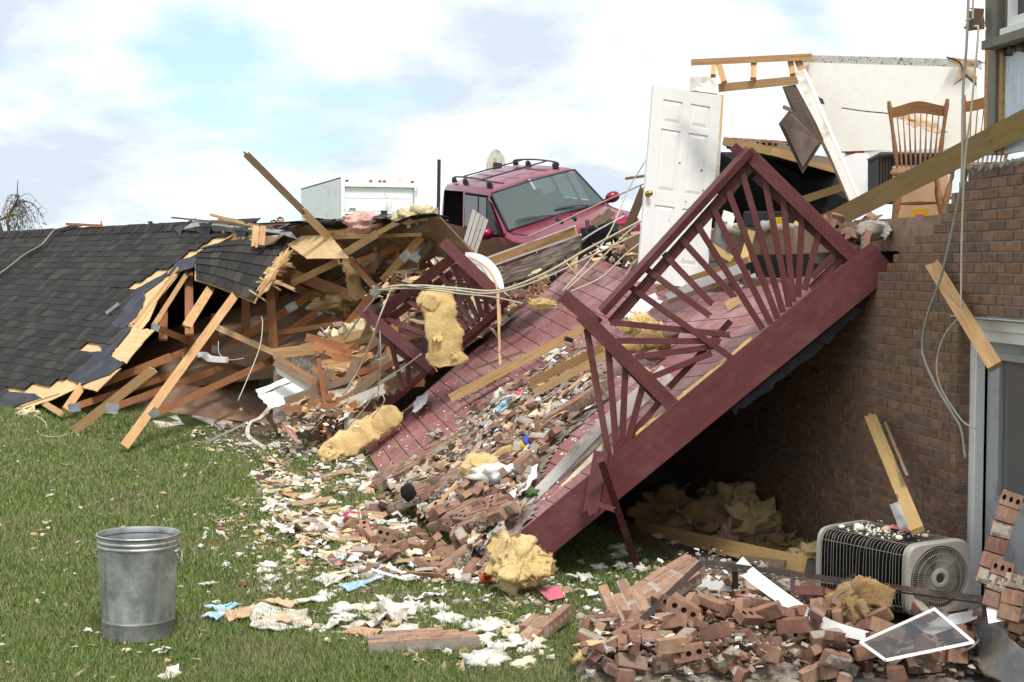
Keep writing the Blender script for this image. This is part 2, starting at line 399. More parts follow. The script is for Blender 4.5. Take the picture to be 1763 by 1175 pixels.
def beam(name, a, b, w=.089, t=.038, m='lumber', parent=None, roll=0, jag=0, n=1, bow=0.0, jag0=0, normal=None):
    "board from a to b; its wide face looks at the camera unless rolled"
    a, b = Vector(a), Vector(b); c = (a + b) / 2; L = (b - a).length
    x = (b - a).normalized(); v = Vector(normal) if normal is not None else CAM - c
    fr = frame(x, v, c)
    if roll: fr = fr @ Matrix.Rotation(R(roll), 4, 'X')
    mb = MB(); seg = max(n, 3 if bow else 1); ny = 4 if (jag or jag0) else 1
    rr = random.Random(int(abs(a.x * 731 + b.z * 977 + L * 313) * 100))
    o0 = [rr.uniform(-1, 1) for _ in range(ny + 1)]; o1 = [rr.uniform(-1, 1) for _ in range(ny + 1)]
    rows = []
    for i in range(seg + 1):
        q = i / seg; xx = -L / 2 + L * q; bb = bow * 4 * q * (1 - q)
        for j in range(ny + 1):
            yy = -w / 2 + w * j / ny
            dx = (o1[j] * jag if i == seg else 0) + (o0[j] * jag0 if i == 0 else 0)
            for k in (-1, 1): rows.append(Vector((xx + dx + (.25 * k * (jag if i == seg else 0)), yy + bb, k * t / 2)))
    J = (ny + 1) * 2
    def id(i, j, k): return i * J + j * 2 + k
    fs = []
    for i in range(seg):
        for j in range(ny):
            fs.append((id(i, j, 1), id(i + 1, j, 1), id(i + 1, j + 1, 1), id(i, j + 1, 1)))
            fs.append((id(i, j, 0), id(i, j + 1, 0), id(i + 1, j + 1, 0), id(i + 1, j, 0)))
        fs.append((id(i, 0, 0), id(i + 1, 0, 0), id(i + 1, 0, 1), id(i, 0, 1)))
        fs.append((id(i, ny, 0), id(i, ny, 1), id(i + 1, ny, 1), id(i + 1, ny, 0)))
    for j in range(ny):
        fs.append((id(0, j, 0), id(0, j, 1), id(0, j + 1, 1), id(0, j + 1, 0)))
        fs.append((id(seg, j, 0), id(seg, j + 1, 0), id(seg, j + 1, 1), id(seg, j, 1)))
    mb.add(rows, fs)
    me = mb.mesh(name, K[m] if isinstance(m, str) else m)
    return put(name, me, fr, parent)
def sheet(name, pts, t=.012, m='plywood', parent=None, jag=0, seed=0, n=6, away=True, crumple=0):
    "flat panel from an outline of world points, with real thickness and optionally ragged edges"
    pts = [Vector(p) for p in pts]; rr = random.Random(seed + 5); out = []
    nrm = Vector((0, 0, 0))
    for i in range(len(pts)): nrm += (pts[i] - pts[0]).cross(pts[(i + 1) % len(pts)] - pts[0])
    nrm.normalize(); c = sum(pts, Vector()) / len(pts)
    if nrm.dot(CAM - c) > 0: nrm = -nrm
    for i, p in enumerate(pts):
        q = pts[(i + 1) % len(pts)]
        if jag:
            for k in range(n):
                f = k / n; r = p.lerp(q, f); inn = (c - r).normalized()
                out.append(r + inn * (rr.uniform(0, jag) if k else 0) + (nrm * rr.uniform(-crumple, crumple)))
        else: out.append(p)
    x = (pts[1] - pts[0]).normalized(); fr = frame(x, -nrm, c); inv = fr.inverted()
    mb = MB(); loc = [inv @ p for p in out]
    k = len(loc)
    if crumple or jag:
        sz_ = max(p.length for p in loc) + 1e-6; lv = (1.0, .72, .4); front = []
        for q_ in lv: front += [Vector((p.x * q_, p.y * q_, p.z * q_ + (max(crumple, .1 * jag) * 2.2 * noise.noise(Vector((p.x * q_ / sz_ * 2.3 + seed, p.y * q_ / sz_ * 2.3, seed * .7)))))) for p in loc]
        front.append(Vector((0, 0, crumple * .8))); nf = len(front); back = [p - Vector((0, 0, t)) for p in front]; fs = []
        for i in range(k):
            j = (i + 1) % k
            for b0 in (0, nf):
                fs += [(b0 + i, b0 + j, b0 + k + j, b0 + k + i), (b0 + k + i, b0 + k + j, b0 + 2 * k + j, b0 + 2 * k + i), (b0 + 2 * k + i, b0 + 2 * k + j, b0 + 3 * k)]
            fs.append((i, nf + i, nf + j, j))
        mb.add(front + back, fs)
    else: mb.prism(loc, (0, 0, -t))
    me = mb.mesh(name, K[m] if isinstance(m, str) else m)
    bm = bmesh.new(); bm.from_mesh(me); bmesh.ops.recalc_face_normals(bm, faces=bm.faces); bm.to_mesh(me); bm.free()
    return put(name, me, fr, parent)
def smooth_path(pts, k=6):
    pts = [Vector(p) for p in pts]; out = []
    for i in range(len(pts) - 1):
        p0, p1, p2, p3 = pts[max(i - 1, 0)], pts[i], pts[i + 1], pts[min(i + 2, len(pts) - 1)]
        for j in range(k):
            t = j / k
            out.append(.5 * ((2 * p1) + (p2 - p0) * t + (2 * p0 - 5 * p1 + 4 * p2 - p3) * t * t + (3 * p1 - p0 - 3 * p2 + p3) * t ** 3))
    return out + [pts[-1]]
def cable(name, pts, r=.006, m='cord', label=None, cat='cable', group=None, parent=None):
    o = MB().tube(smooth_path(pts), r, 6).build(name, K[m], parent, smooth=True)
    return tag(o, label, cat, group) if parent is None else o
def fibres(o, n, seed, L=.03, flaps=6, fl=.09):
    "loose fibres and torn layers standing off a glass-wool piece"
    me = o.data; ps = me.polygons; rr = random.Random(seed + 77); mb = MB(); N = len(ps)
    for _ in range(n):
        p = ps[rr.randrange(N)]; c = p.center; d = (p.normal + Vector((rr.gauss(0, .7), rr.gauss(0, .7), rr.gauss(0, .7)))).normalized(); t = d.orthogonal().normalized() * .0018; l = L * rr.uniform(.4, 1.5)
        k = c + d * l * .5 + Vector((rr.gauss(0, 1), rr.gauss(0, 1), rr.gauss(0, 1))) * L * .15
        mb.add([c - t, c + t, k + t * .8, k - t * .8, k + (d + Vector((rr.gauss(0, .6), rr.gauss(0, .6), rr.gauss(0, .6)))) * l * .5], [(0, 1, 2, 3), (3, 2, 4)])
    for _ in range(flaps):
        p = ps[rr.randrange(N)]; c = p.center - p.normal * .01; t = p.normal.orthogonal().normalized(); b_ = p.normal.cross(t); a = rr.uniform(0, 6.28); u_ = t * math.cos(a) + b_ * math.sin(a); v_ = p.normal.cross(u_)
        W_, H_2 = fl * rr.uniform(.5, 1.2), fl * rr.uniform(.5, 1.3); vs = []; n1 = 6
        for i in range(n1 + 1):
            for j in range(n1 + 1):
                x = (i / n1 - .5) * W_ * (1 + .5 * noise.noise(Vector((j * .7, seed, _)))); y = j / n1 * H_2 * (1 + .5 * noise.noise(Vector((i * .9, seed, _ + 9))))
                vs.append(c + u_ * x + (p.normal * .55 + v_ * .85) * y + p.normal * (.25 * fl * noise.noise(Vector((i * .5 + _, j * .5, seed)))))
        mb.add(vs, [(i * (n1 + 1) + j, (i + 1) * (n1 + 1) + j, (i + 1) * (n1 + 1) + j + 1, i * (n1 + 1) + j + 1) for i in range(n1) for j in range(n1)])
    m2 = mb.mesh('fibres', me.materials[0], True); f = bpy.data.objects.new('fibres', m2); link(f, WM[o.name], o); f['kind'] = 'stuff'; return o
def lump(name, c, size, m, seed=0, sub=3, amp=.45, freq=1.6, parent=None, rot=None, fuzz=.0, flat=0):
    "irregular soft clump; size = three half axes"
    bm = bmesh.new(); bmesh.ops.create_icosphere(bm, subdivisions=sub, radius=1)
    off = Vector((seed * 3.17, seed * 1.3, -seed * 2.1))
    for v in bm.verts:
        p = v.co.copy()
        d = noise.fractal(p * freq + off, 1.0, 2.0, 4) * amp + abs(noise.noise(p * freq * 2.3 + off)) * amp * .8
        if fuzz: d += noise.noise(p * 9 + off) * fuzz + noise.noise(p * 19 + off) * fuzz * .6
        q = p * (1 + d); v.co = Vector((q.x * size[0], q.y * size[1], q.z * size[2]))
        if flat and v.co.z < -size[2] * flat: v.co.z = -size[2] * flat
    me = bpy.data.meshes.new(name); bm.to_mesh(me); bm.free(); me.materials.append(K[m] if isinstance(m, str) else m)
    me.polygons.foreach_set('use_smooth', [True] * len(me.polygons))
    Mx = Matrix.Translation(c)
    if rot is not None: Mx = Mx @ Euler(rot).to_matrix().to_4x4()
    o = put(name, me, Mx, parent)
    if isinstance(m, str) and m.startswith('fluff') and fuzz: fibres(o, int(2600 * max(size)), seed, .022 + .06 * max(size) * .4, int(30 * max(size)) + 3, .45 * max(size))
    return o
def batt(name, pts, width, thick, m='fluff', seed=0, n=18, wide=None, amp=.35, parent=None):
    "strip of glass-wool batt following a path; wide = direction across"
    path = smooth_path(pts, n // max(1, len(pts) - 1) + 2); k = 20; mb = MB(); off = Vector((seed * 2.3, seed, 0)); vs = []
    for i, p in enumerate(path):
        t = (path[min(i + 1, len(path) - 1)] - path[max(i - 1, 0)]).normalized()
        wv = Vector(wide) if wide is not None else t.cross(CAM - p); wv = (wv - t * wv.dot(t)).normalized(); nv = t.cross(wv)
        e = i / (len(path) - 1); end = min(1, 6 * e + .55, 6 * (1 - e) + .55)
        for j in range(k):
            a = 2 * math.pi * j / k; ca, sa = math.cos(a), math.sin(a)
            cx = math.copysign(abs(ca) ** .3, ca) * width / 2; cz = math.copysign(abs(sa) ** .45, sa) * thick / 2
            q = p + wv * cx * end + nv * cz
            d = noise.fractal(q * 6 + off, 1, 2, 5) * amp * thick * .9 + noise.noise(q * 31 + off) * amp * .5 * thick + (.35 * width * max(0, noise.noise(q * 7 + off)) * abs(ca) ** 3)
            q += (wv * ca + nv * sa) * d + t * noise.noise(q * 9 + off) * thick * (.6 if i in (0, len(path) - 1) else .15)
            vs.append(q)
    L = len(path); fs = [(i * k + j, i * k + (j + 1) % k, (i + 1) * k + (j + 1) % k, (i + 1) * k + j) for i in range(L - 1) for j in range(k)]
    fs += [tuple(range(k - 1, -1, -1)), tuple((L - 1) * k + j for j in range(k))]
    mb.add(vs, fs)
    o = mb.build(name, K[m] if isinstance(m, str) else m, parent, smooth=True)
    if isinstance(m, str) and m.startswith('fluff'): fibres(o, int(1400 * width), seed, .03, 7, .3 * width)
    return o
# ================================================================ THE SETTING
def np_mesh(name, verts, faces_n, k, mats, attr=None):
    "verts (N,3); faces are consecutive groups of k vertices unless faces_n is an index array"
    me = bpy.data.meshes.new(name); nf = len(faces_n)
    me.vertices.add(len(verts)); me.vertices.foreach_set('co', verts.astype(np.float32).ravel())
    me.loops.add(nf * k); me.loops.foreach_set('vertex_index', faces_n.astype(np.int32).ravel())
    me.polygons.add(nf); me.polygons.foreach_set('loop_start', np.arange(0, nf * k, k, dtype=np.int32))
    for m in (mats if isinstance(mats, (list, tuple)) else [mats]): me.materials.append(m)
    if attr is not None:
        a = me.attributes.new('rnd', 'FLOAT', 'FACE'); a.data.foreach_set('value', attr.astype(np.float32))
    me.update(calc_edges=True); return me
# ground: one sheet, fine near the camera, out to the horizon
def axis(a, b, n, far):
    inner = list(np.linspace(a, b, n)); step = (b - a) / n; hi = []; lo = []; d = step
    x = b
    while x < far: d *= 1.35; x += d; hi.append(x)
    x = a; d = step
    while x > -far: d *= 1.35; x -= d; lo.append(x)
    return lo[::-1] + inner + hi
gx = axis(-14, 10, 120, 3000); gy = axis(6, 34, 140, 3000)
vs = [(x, y, gh(x, y) + (.025 * noise.noise(Vector((x * .8, y * .8, 0))) if 4 < y < 30 else 0)) for y in gy for x in gx]
nx = len(gx)
mb = MB().add(vs, [(j * nx + i, j * nx + i + 1, (j + 1) * nx + i + 1, (j + 1) * nx + i) for j in range(len(gy) - 1) for i in range(nx - 1)])
g = mb.build('ground', K['ground'], origin=(0, 0, 0), smooth=True, fixn=False); tag(g, kind='structure')

# patio slab along the foot of the house
mb = MB(); q = [WS(-2.2, 0, .02), WS(-2.2, 0, 1.25), WS(2.2, 0, 1.25), WS(11, 0, 1.25), WS(11, 0, .02)]
mb.prism([Vector((p.x, p.y, -.05)) for p in q], (0, 0, .085))
tag(mb.build('patio', K['concrete_dark']), kind='structure')

# distant hills
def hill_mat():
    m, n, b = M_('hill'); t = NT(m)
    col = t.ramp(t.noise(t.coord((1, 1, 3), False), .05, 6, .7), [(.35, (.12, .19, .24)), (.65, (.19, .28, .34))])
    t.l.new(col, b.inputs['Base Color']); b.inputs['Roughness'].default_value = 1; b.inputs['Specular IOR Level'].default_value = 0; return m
mb = MB(); rows = []; NX = 160; NR = 10
for j in range(NR):
    for i in range(NX):
        x = -1500 + 3000 * i / (NX - 1); c = 33 + 17 * math.exp(-((x + 600) / 55) ** 2) + 7 * math.sin(x * .004 + 1) + 4 * noise.noise(Vector((x * .02, 3, 0))) + 1.2 * noise.noise(Vector((x * .15, 8, 0)))
        a = j / (NR - 1); rows.append((x, 1650 - 250 * math.cos(a * math.pi), c * math.sin(a * math.pi) ** .7 * (1 + .15 * noise.noise(Vector((x * .03, j * .9, 0)))) - .5))
mb.add(rows, [(j * NX + i, j * NX + i + 1, (j + 1) * NX + i + 1, (j + 1) * NX + i) for j in range(NR - 1) for i in range(NX - 1)])
tag(mb.build('hills', hill_mat(), smooth=True), kind='structure')

# grass blades on the lawn
def in_poly(x, y, poly):
    ins = np.zeros(len(x), bool); n = len(poly)
    for i in range(n):
        x1, y1 = poly[i]; x2, y2 = poly[(i + 1) % n]
        c = ((y1 > y) != (y2 > y)) & (x < (x2 - x1) * (y - y1) / (y2 - y1 + 1e-12) + x1); ins ^= c
    return ins
def grid_h(x, y):
    return np.array([gh(a, b) + .025 * noise.noise(Vector((a * .8, b * .8, 0))) for a, b in zip(x, y)])
def make_grass():
    N = 330000
    v = nrs.rand(N); Y = 8.2 / (1 - v * (1 - 8.2 / 27.0)); Y = Y + nrs.randn(N) * .05
    half = (881.5 / F) * Y + .5
    X = -half + nrs.rand(N) * (half + 2.4)
    c = np.array([noise.noise(Vector((a * 1.7, b * 1.7, 1.0))) for a, b in zip(X[::8], Y[::8])]); c = np.repeat(c, 8)[:N]
    # lawn only: left of the patio, outside the roof
    s = (X - W0.x) * WN.x + (Y - W0.y) * WN.y
    keep = (s > 1.28) & ~((Y > 23.3) & (X > -6.5)) & ~((Y > 20.6) & (X > -5.6))
    X, Y, c = X[keep], Y[keep], c[keep]; N = len(X)
    Z = np.zeros(N); sel = (Y > 16.5)
    base = np.array([noise.noise(Vector((a * .8, b * .8, 0))) for a, b in zip(X, Y)]) * .025
    Z[sel] = np.array([gh(a, b) for a, b in zip(X[sel], Y[sel])]); Z += base
    h = (.024 + .024 * nrs.rand(N)) * (1 + .75 * c[:N]) * np.where(nrs.rand(N) < .03, 1.8, 1)
    h *= 1 + .02 * (Y - 9)
    w = (.0028 + .0022 * nrs.rand(N)) * (Y / 9.5); a = nrs.rand(N) * 2 * np.pi; lean = .55 * h
    la = nrs.rand(N) * 2 * np.pi
    V = np.zeros((N, 3, 3))
    V[:, 0] = np.stack([X - np.cos(a) * w, Y - np.sin(a) * w, Z - .004], 1)
    V[:, 1] = np.stack([X + np.cos(a) * w, Y + np.sin(a) * w, Z - .004], 1)
    V[:, 2] = np.stack([X + np.cos(la) * lean, Y + np.sin(la) * lean, Z + h], 1)
    at = np.clip(nrs.rand(N) * .72 + .14 - .42 * c, 0, 1)
    me = np_mesh('grass', V.reshape(-1, 3), np.arange(N * 3).reshape(N, 3), 3, K['grass'], at)
    o = bpy.data.objects.new('grass', me); link(o); tag(o, 'short green lawn grass with dry straw patches', 'grass', kind='stuff')
make_grass()
# broad-leaved weeds in the lawn (stuff)
mb = MB()
for k in range(420):
    px, py = rnd.uniform(-20, 1000), 1175 - 400 * rnd.random() ** 1.5
    p = G(px, py)
    if rnd.random() < .4: continue
    for _ in range(rnd.randint(4, 8)):
        a = rnd.uniform(0, 6.28); l = rnd.uniform(.02, .045); d = Vector((math.cos(a), math.sin(a), .5)); s_ = Vector((-math.sin(a), math.cos(a), 0)) * l * .28
        o = p + Vector((rnd.uniform(-.05, .05), rnd.uniform(-.05, .05), .015))
        mb.add([o, o + d * l * .5 + s_, o + d * l + Vector((0, 0, -.004)), o + d * l * .5 - s_], [(0, 1, 2, 3)])
tag(mb.build('weeds', K['leafgreen'], fixn=False), 'low broad leaved weeds growing through the lawn', 'weeds', kind='stuff')

# ================================================================ THE BRICK HOUSE
house = empty('brick_house', WS(0, 0), 'brown brick house torn open by the storm, its wall stepped down in broken courses', 'house')
BH, BL = .0677, .2033     # course height and brick pitch
def wx(px, z):            # where the ray of column px meets the wall plane: distance s
    p = W(px, 500); return (p - W0).dot(WU)
# start column of the broken top courses, from the top down
steps = {46: 1660, 45: 1645, 44: 1632, 43: 1621, 42: 1610, 41: 1599, 40: 1566, 39: 1546, 38: 1537, 37: 1527, 36: 1508}
def s_end(course):
    if course > 46: return None
    if course in steps: return wx(steps[course], 0)
    return 11.0
OPEN_LO, OPEN_HI, OPEN_TOP = -1.25, 0.0, 2.155
WIN = (4.1, 4.8, 1.15, 1.58)
mort = MB()
segs = [(-3.0, OPEN_LO, 0, OPEN_TOP), (0.0, WIN[0], 0, OPEN_TOP), (WIN[1], 11, 0, OPEN_TOP), (WIN[0], WIN[1], 0, WIN[2]), (WIN[0], WIN[1], WIN[3], OPEN_TOP)]
def wbox(mb, s0, s1, z0, z1, d0, d1, mi=0):
    a, b = WS(s0, z0, d0), WS(s1, z0, d0); c, d = WS(s1, z0, d1), WS(s0, z0, d1)
    h = Vector((0, 0, z1 - z0)); return mb.add([a, b, c, d, a + h, b + h, c + h, d + h], [(0, 3, 2, 1), (4, 5, 6, 7), (0, 1, 5, 4), (1, 2, 6, 5), (2, 3, 7, 6), (3, 0, 4, 7)], mi)
for s0, s1, z0, z1 in segs: wbox(mort, s0, s1, z0, z1, -.20, -.008)
ntop = int(OPEN_TOP / BH) + 1
for c in range(ntop, 47):
    e = s_end(c)
    z0 = OPEN_TOP if c == ntop else (c - 1) * BH
    wbox(mort, -3.0, e - .012 if c in steps else 11, z0, c * BH, -.10, -.008)
wall = mort.build('wall', K['mortar'], house, origin=WS(0, 0))
# bricks
slots = []
for c in range(1, 47):
    z = (c - 1) * BH + .006; off = 0 if c % 2 else BL / 2
    e = s_end(c)
    k = -16
    while True:
        s = k * BL + off; k += 1
        if s < -3.0: continue
        if s + .1 > e: break
        if s > 10.9: break
        L = BL - .0115
        if z < OPEN_TOP:
            if s + L > OPEN_LO and s < 0:
                if s + L <= 0.0 or s >= 0: continue
                L = s + L; s = 0.0
                if L < .03: continue
            if s + L > WIN[0] and s < WIN[1] and z + BH > WIN[2] and z < WIN[3]: continue
        if not (z < OPEN_TOP) and False: pass
        if c in steps and s + L > e: L = max(.06, e - s)
        slots.append((s, z, L, c))
me_full = None
def brick_box(L, H=.0577, D=.05):
    mb = MB(); e = .0035
    v = [(0, 0, 0), (L, 0, 0), (L, H, 0), (0, H, 0), (0, 0, D - e), (L, 0, D - e), (L, H, D - e), (0, H, D - e), (e, e, D), (L - e, e, D), (L - e, H - e, D), (e, H - e, D)]
    mb.add(v, [(0, 3, 2, 1), (0, 1, 5, 4), (1, 2, 6, 5), (2, 3, 7, 6), (3, 0, 4, 7), (4, 5, 9, 8), (5, 6, 10, 9), (6, 7, 11, 10), (7, 4, 8, 11), (8, 9, 10, 11)]); return mb
fullme = brick_box(BL - .0115).mesh('brick', K['brick'])
def key(sl):
    p = WS(sl[0] + .1, sl[1]); q = 0 if (sl[0] > -1.0 and sl[1] > 1.4) else 1
    return (q, p.y)
vis = [s for s in slots if s[0] > -1.05]
vis.sort(key=key); solo = set(map(id, vis[:298]))
stuff = MB(); ratt = []
rb = random.Random(3)
WROT = Matrix(((-WU.x, 0, WN.x, 0), (-WU.y, 0, WN.y, 0), (0, 1, 0, 0), (0, 0, 0, 1)))   # local x against WU, y up, z out
WROT = Matrix(((WU.x, 0, WN.x, 0), (WU.y, 0, WN.y, 0), (0, 1, 0, 0), (0, 0, 0, 1)))
for sl in slots:
    s, z, L, c = sl; o = WS(s, z, -.05 + rb.uniform(-.0025, .0025))
    Mx = Matrix.Translation(o) @ WROT @ Matrix.Rotation(rb.uniform(-.008, .008), 4, 'Z')
    if id(sl) in solo:
        me = fullme if abs(L - (BL - .0115)) < .001 else brick_box(L).mesh('brick', K['brick'])
        put('brick', me, Mx, wall)
    else:
        b = brick_box(L); r = rb.random(); stuff.add([Mx @ Vector(v) for v in b.v], b.f); ratt += [r] * len(b.f)
o = stuff.build('brick_courses', K['brick'], wall, origin=WS(0, 0), fixn=False); tag(o, kind='stuff')
a = o.data.attributes.new('rnd', 'FLOAT', 'FACE'); a.data.foreach_set('value', ratt)
# jamb bricks turned into the door recess (they face the camera)
for c in range(1, ntop + 1):
    z = (c - 1) * BH + .006
    if z > OPEN_TOP - .02: break
    D = .092
    Mx = Matrix.Translation(WS(-.001, z, -.012 - D)) @ Matrix(((WN.x, 0, -WU.x, 0), (WN.y, 0, -WU.y, 0), (0, 1, 0, 0), (0, 0, 0, 1)))
    put('brick', brick_box(D - .004, D=.012).mesh('brick', K['brick']), Mx @ Matrix.Translation((0, 0, -.006)), wall)
# crumbs of old mortar on the broken top edge
mb = MB()
for k in range(260):
    s = rnd.uniform(-1.2, wx(1665, 0)); sz = rnd.uniform(.008, .03)
    c = WS(s, 46 * BH + rnd.uniform(-.004, .006), -rnd.uniform(.0, .09))
    mb.box((-sz, -sz, -sz * .5), (sz, sz, sz * .6), 0, Matrix.Translation(c) @ Euler((rnd.random(), rnd.random(), rnd.random() * 3)).to_matrix().to_4x4())
tag(mb.build('mortar_crumbs', K['mortar_pale'], house), kind='stuff')
# basement window
w = MB(); wbox(w, WIN[0], WIN[1], WIN[2], WIN[3], -.12, -.10); win = w.build('window_pane', K['window_dark'], house)
f_ = MB()
for a_ in ((WIN[0], WIN[0] + .04, WIN[2], WIN[3]), (WIN[1] - .04, WIN[1], WIN[2], WIN[3]), (WIN[0] + .04, WIN[1] - .04, WIN[2], WIN[2] + .04), (WIN[0] + .04, WIN[1] - .04, WIN[3] - .04, WIN[3])): wbox(f_, *a_, -.115, -.07)
f_.build('window_frame', K['taupe'], house)
# steel lintel, door frame and door
m_ = MB(); wbox(m_, OPEN_LO - .1, .09, OPEN_TOP - .007, OPEN_TOP, -.11, .012); m_.build('lintel', K['metal_light'], house)
fr = MB()
wbox(fr, -.075, -.003, .08, OPEN_TOP - .012, -.16, -.10)      # jamb
wbox(fr, -.055, -.005, .08, OPEN_TOP - .06, -.10, -.088)
wbox(fr, OPEN_LO, -.078, OPEN_TOP - .16, OPEN_TOP - .02, -.17, -.09)
wbox(fr, OPEN_LO, -.078, OPEN_TOP - .085, OPEN_TOP - .022, -.09, -.065)
K['door_blue'] = mat('door_paint', (.40, .41, .42), .5, .05, 3, .05, dirt=(.30, .29, .29), dirt_amt=.3, rvar=0)
fr.build('door_frame', K['white'], house)
dr = MB(); D0, D1, DT = -1.05, -.085, OPEN_TOP - .165
GL = (-.92, -.27, .98, 1.88)
wbox(dr, D0, D1, .09, GL[2], -.21, -.175); wbox(dr, D0, D1, GL[3], DT, -.21, -.175)
wbox(dr, D0, GL[0], GL[2], GL[3], -.21, -.175); wbox(dr, GL[1], D1, GL[2], GL[3], -.21, -.175)
door = dr.build('door', K['door_blue'], house)
tr = MB()
for a_ in ((GL[0] - .04, GL[0] + .005, GL[2] - .04, GL[3] + .04), (GL[1] - .005, GL[1] + .04, GL[2] - .04, GL[3] + .04), (GL[0] + .005, GL[1] - .005, GL[3] - .005, GL[3] + .04), (GL[0] + .005, GL[1] - .005, GL[2] - .04, GL[2] + .005)): wbox(tr, *a_, -.175, -.158)
tr.build('glass_trim', K['door_blue'], door)
gl = MB(); wbox(gl, GL[0], GL[1], GL[2], GL[3], -.195, -.19); gl.build('glass_pane', glass('door_glass', (.16, .155, .15), 1, .12), door)
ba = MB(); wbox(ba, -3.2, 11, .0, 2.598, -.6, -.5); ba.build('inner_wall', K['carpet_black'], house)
# floor of the upper storey behind the wall and the rim boards under it
fl = MB(); q = [WS(-3, 0, -.16), WS(3.6, 0, -.16), WS(4.4, 0, -5), WS(-3, 0, -5)]
fl.prism([Vector((p.x, p.y, 2.60)) for p in q], (0, 0, .25)); fl.build('floor_deck', K['board_brown'], house)
# upper storey: corner stud, trims, window, peeling panel, all on the wall's own line
def wcol(px): return (W(px, 300) - W0).dot(WU)
def wz(px, py): return W(px, py).z
def wpanel(name, pxs, m, off, t, z0, z1, slope=None):
    mb = MB(); wbox(mb, wcol(pxs[0]), wcol(pxs[1]), z0, z1, off - t, off); return mb.build(name, K[m] if isinstance(m, str) else m, house)
ZT = 5.2
wpanel('corner_stud', (1677, 1690), 'lumber', -.06, .09, 3.25, wz(1690, 48))
wpanel('corner_board', (1690.3, 1703), 'taupe', -.03, .1, 3.2, wz(1703, 86))
wpanel('corner_board', (1686, 1698), 'taupe', -.02, .12, wz(1690, 48) + .003, ZT)
wpanel('window_casing', (1698.3, 1709), 'taupe', .02, .12, wz(1709, 78), ZT)
wpanel('window_reveal', (1709.4, 1724), 'taupe', -.06, .1, wz(1724, 72), ZT)
wpanel('window_frame', (1724.4, 1728.5), 'white', -.02, .1, wz(1728, 65), ZT)
wp = MB(); s0, s1 = wcol(1698.3), -1.6; zl = wz(1698, 88)
wbox(wp, s1, s0, zl, zl + .055, -.1, .05); wp.build('window_sill', K['taupe'], house)
wp = MB(); wbox(wp, s1, wcol(1724.4), zl + .057, zl + .10, -.1, .03); wbox(wp, s1, wcol(1728.7), zl + .102, zl + .165, -.1, -.015); wp.build('window_frame', K['white'], house)
wp = MB(); wbox(wp, s1, wcol(1729), zl + .167, ZT, -.075, -.07); wp.build('window_pane', K['window_dark'], house)
wpanel('window_stud', (1704, 1709.5), 'lumber', -.05, .08, 3.2, zl - .012)
def peel_mat():
    m, n, b = M_('peeling_paint'); t = NT(m); co = t.coord((1, 1, 1), False)
    a1 = t.noise(t.coord((9, 9, 1.3), False), 3, 6, .7); a2 = t.noise(co, 5, 7, .7)
    col = t.ramp(a1, [(.35, (.50, .56, .68)), (.6, (.72, .77, .86))])
    col = t.mix(t.ramp(a2, [(.60, (0,)*3), (.64, (1,)*3)]), col, (.16, .12, .09))
    t.l.new(col, b.inputs['Base Color']); b.inputs['Roughness'].default_value = .8; t.bump(a1, .4, .005, b); return m
wp = MB(); wbox(wp, -1.6, wcol(1709.8), 3.2, zl - .012, -.11, -.07); wp.build('peeling_panel', peel_mat(), house)
mb = MB()
for k in range(50):
    s = rnd.uniform(-1.1, wcol(1706)); c = WS(s, zl - .012 - .02 * rnd.random(), -.065); z_ = rnd.uniform(.008, .02)
    mb.box((-z_, -z_, -z_), (z_, z_, z_), 0, Matrix.Translation(c) @ Euler((rnd.random(), rnd.random(), 1)).to_matrix().to_4x4())
tag(mb.build('torn_edge', K['char'], house), kind='stuff')
for (a_, b_) in (((1690, 22, 9.1), (1675, 21, 9.2)), ((1690, 27, 9.1), (1672, 26, 9.2)), ((1692, 36, 9.05), (1668, 41, 9.15)), ((1692, 44, 9.05), (1667, 47, 9.15))):
    beam('splintered_end', P(*a_), P(*b_), .05, .03, 'lumber_old', house, jag=.025)
# foundation under the deck's far side and the rim of the floor that shows behind the railing

# bank of earth and crushed rubbish that carries the vehicle
mb = MB(); nx_, ny_ = 60, 44; rows = []
for j in range(ny_):
    for i in range(nx_):
        x = -4.6 + 10 * i / (nx_ - 1); y = 19.3 + 7.5 * j / (ny_ - 1)
        e = min(1, 4 * i / nx_, 5 * j / ny_ + .1)
        z = gh(x, y) + (.05 + .22 * abs(noise.fractal(Vector((x * 1.5, y * 1.5, 2)), 1, 2, 4))) * e - .02
        if y > 21.5: z = min(z, 1.98)
        rows.append((x, y, z))
mb.add(rows, [(j * nx_ + i, j * nx_ + i + 1, (j + 1) * nx_ + i + 1, (j + 1) * nx_ + i) for j in range(ny_ - 1) for i in range(nx_ - 1)])
tag(mb.build('dirt_bank', K['dirt'], smooth=True), kind='structure')
# ================================================================ THE COLLAPSED ROOF ON THE LEFT
rU = ray(-1100, CY - 132.5); rU.z = 0; rU.normalize()
rH = Vector((-rU.y, rU.x, 0));  rH = rH if rH.y < 0 else -rH        # horizontal direction down the near slope
PH = R(40)
rD = Vector((rH.x * math.cos(PH), rH.y * math.cos(PH), -math.sin(PH)))
rO = P(320, 390, 25.0); rN = rU.cross(rD).normalized(); rN = rN if rN.z > 0 else -rN
def roof_hit(px, py): return hit(px, py, rO, rN)
def roof_uv(p): return (p - rO).dot(rU), (p - rO).dot(rD)
def RP(u, v, up=0.0): return rO + rU * u + rD * v + rN * up
def Zr(px): return 25.0 * 1420 / (px + 1100)
roof = empty('collapsed_roof', G(150, 705), 'dark shingled house roof lying collapsed on the lawn with its rafters torn open', 'roof')
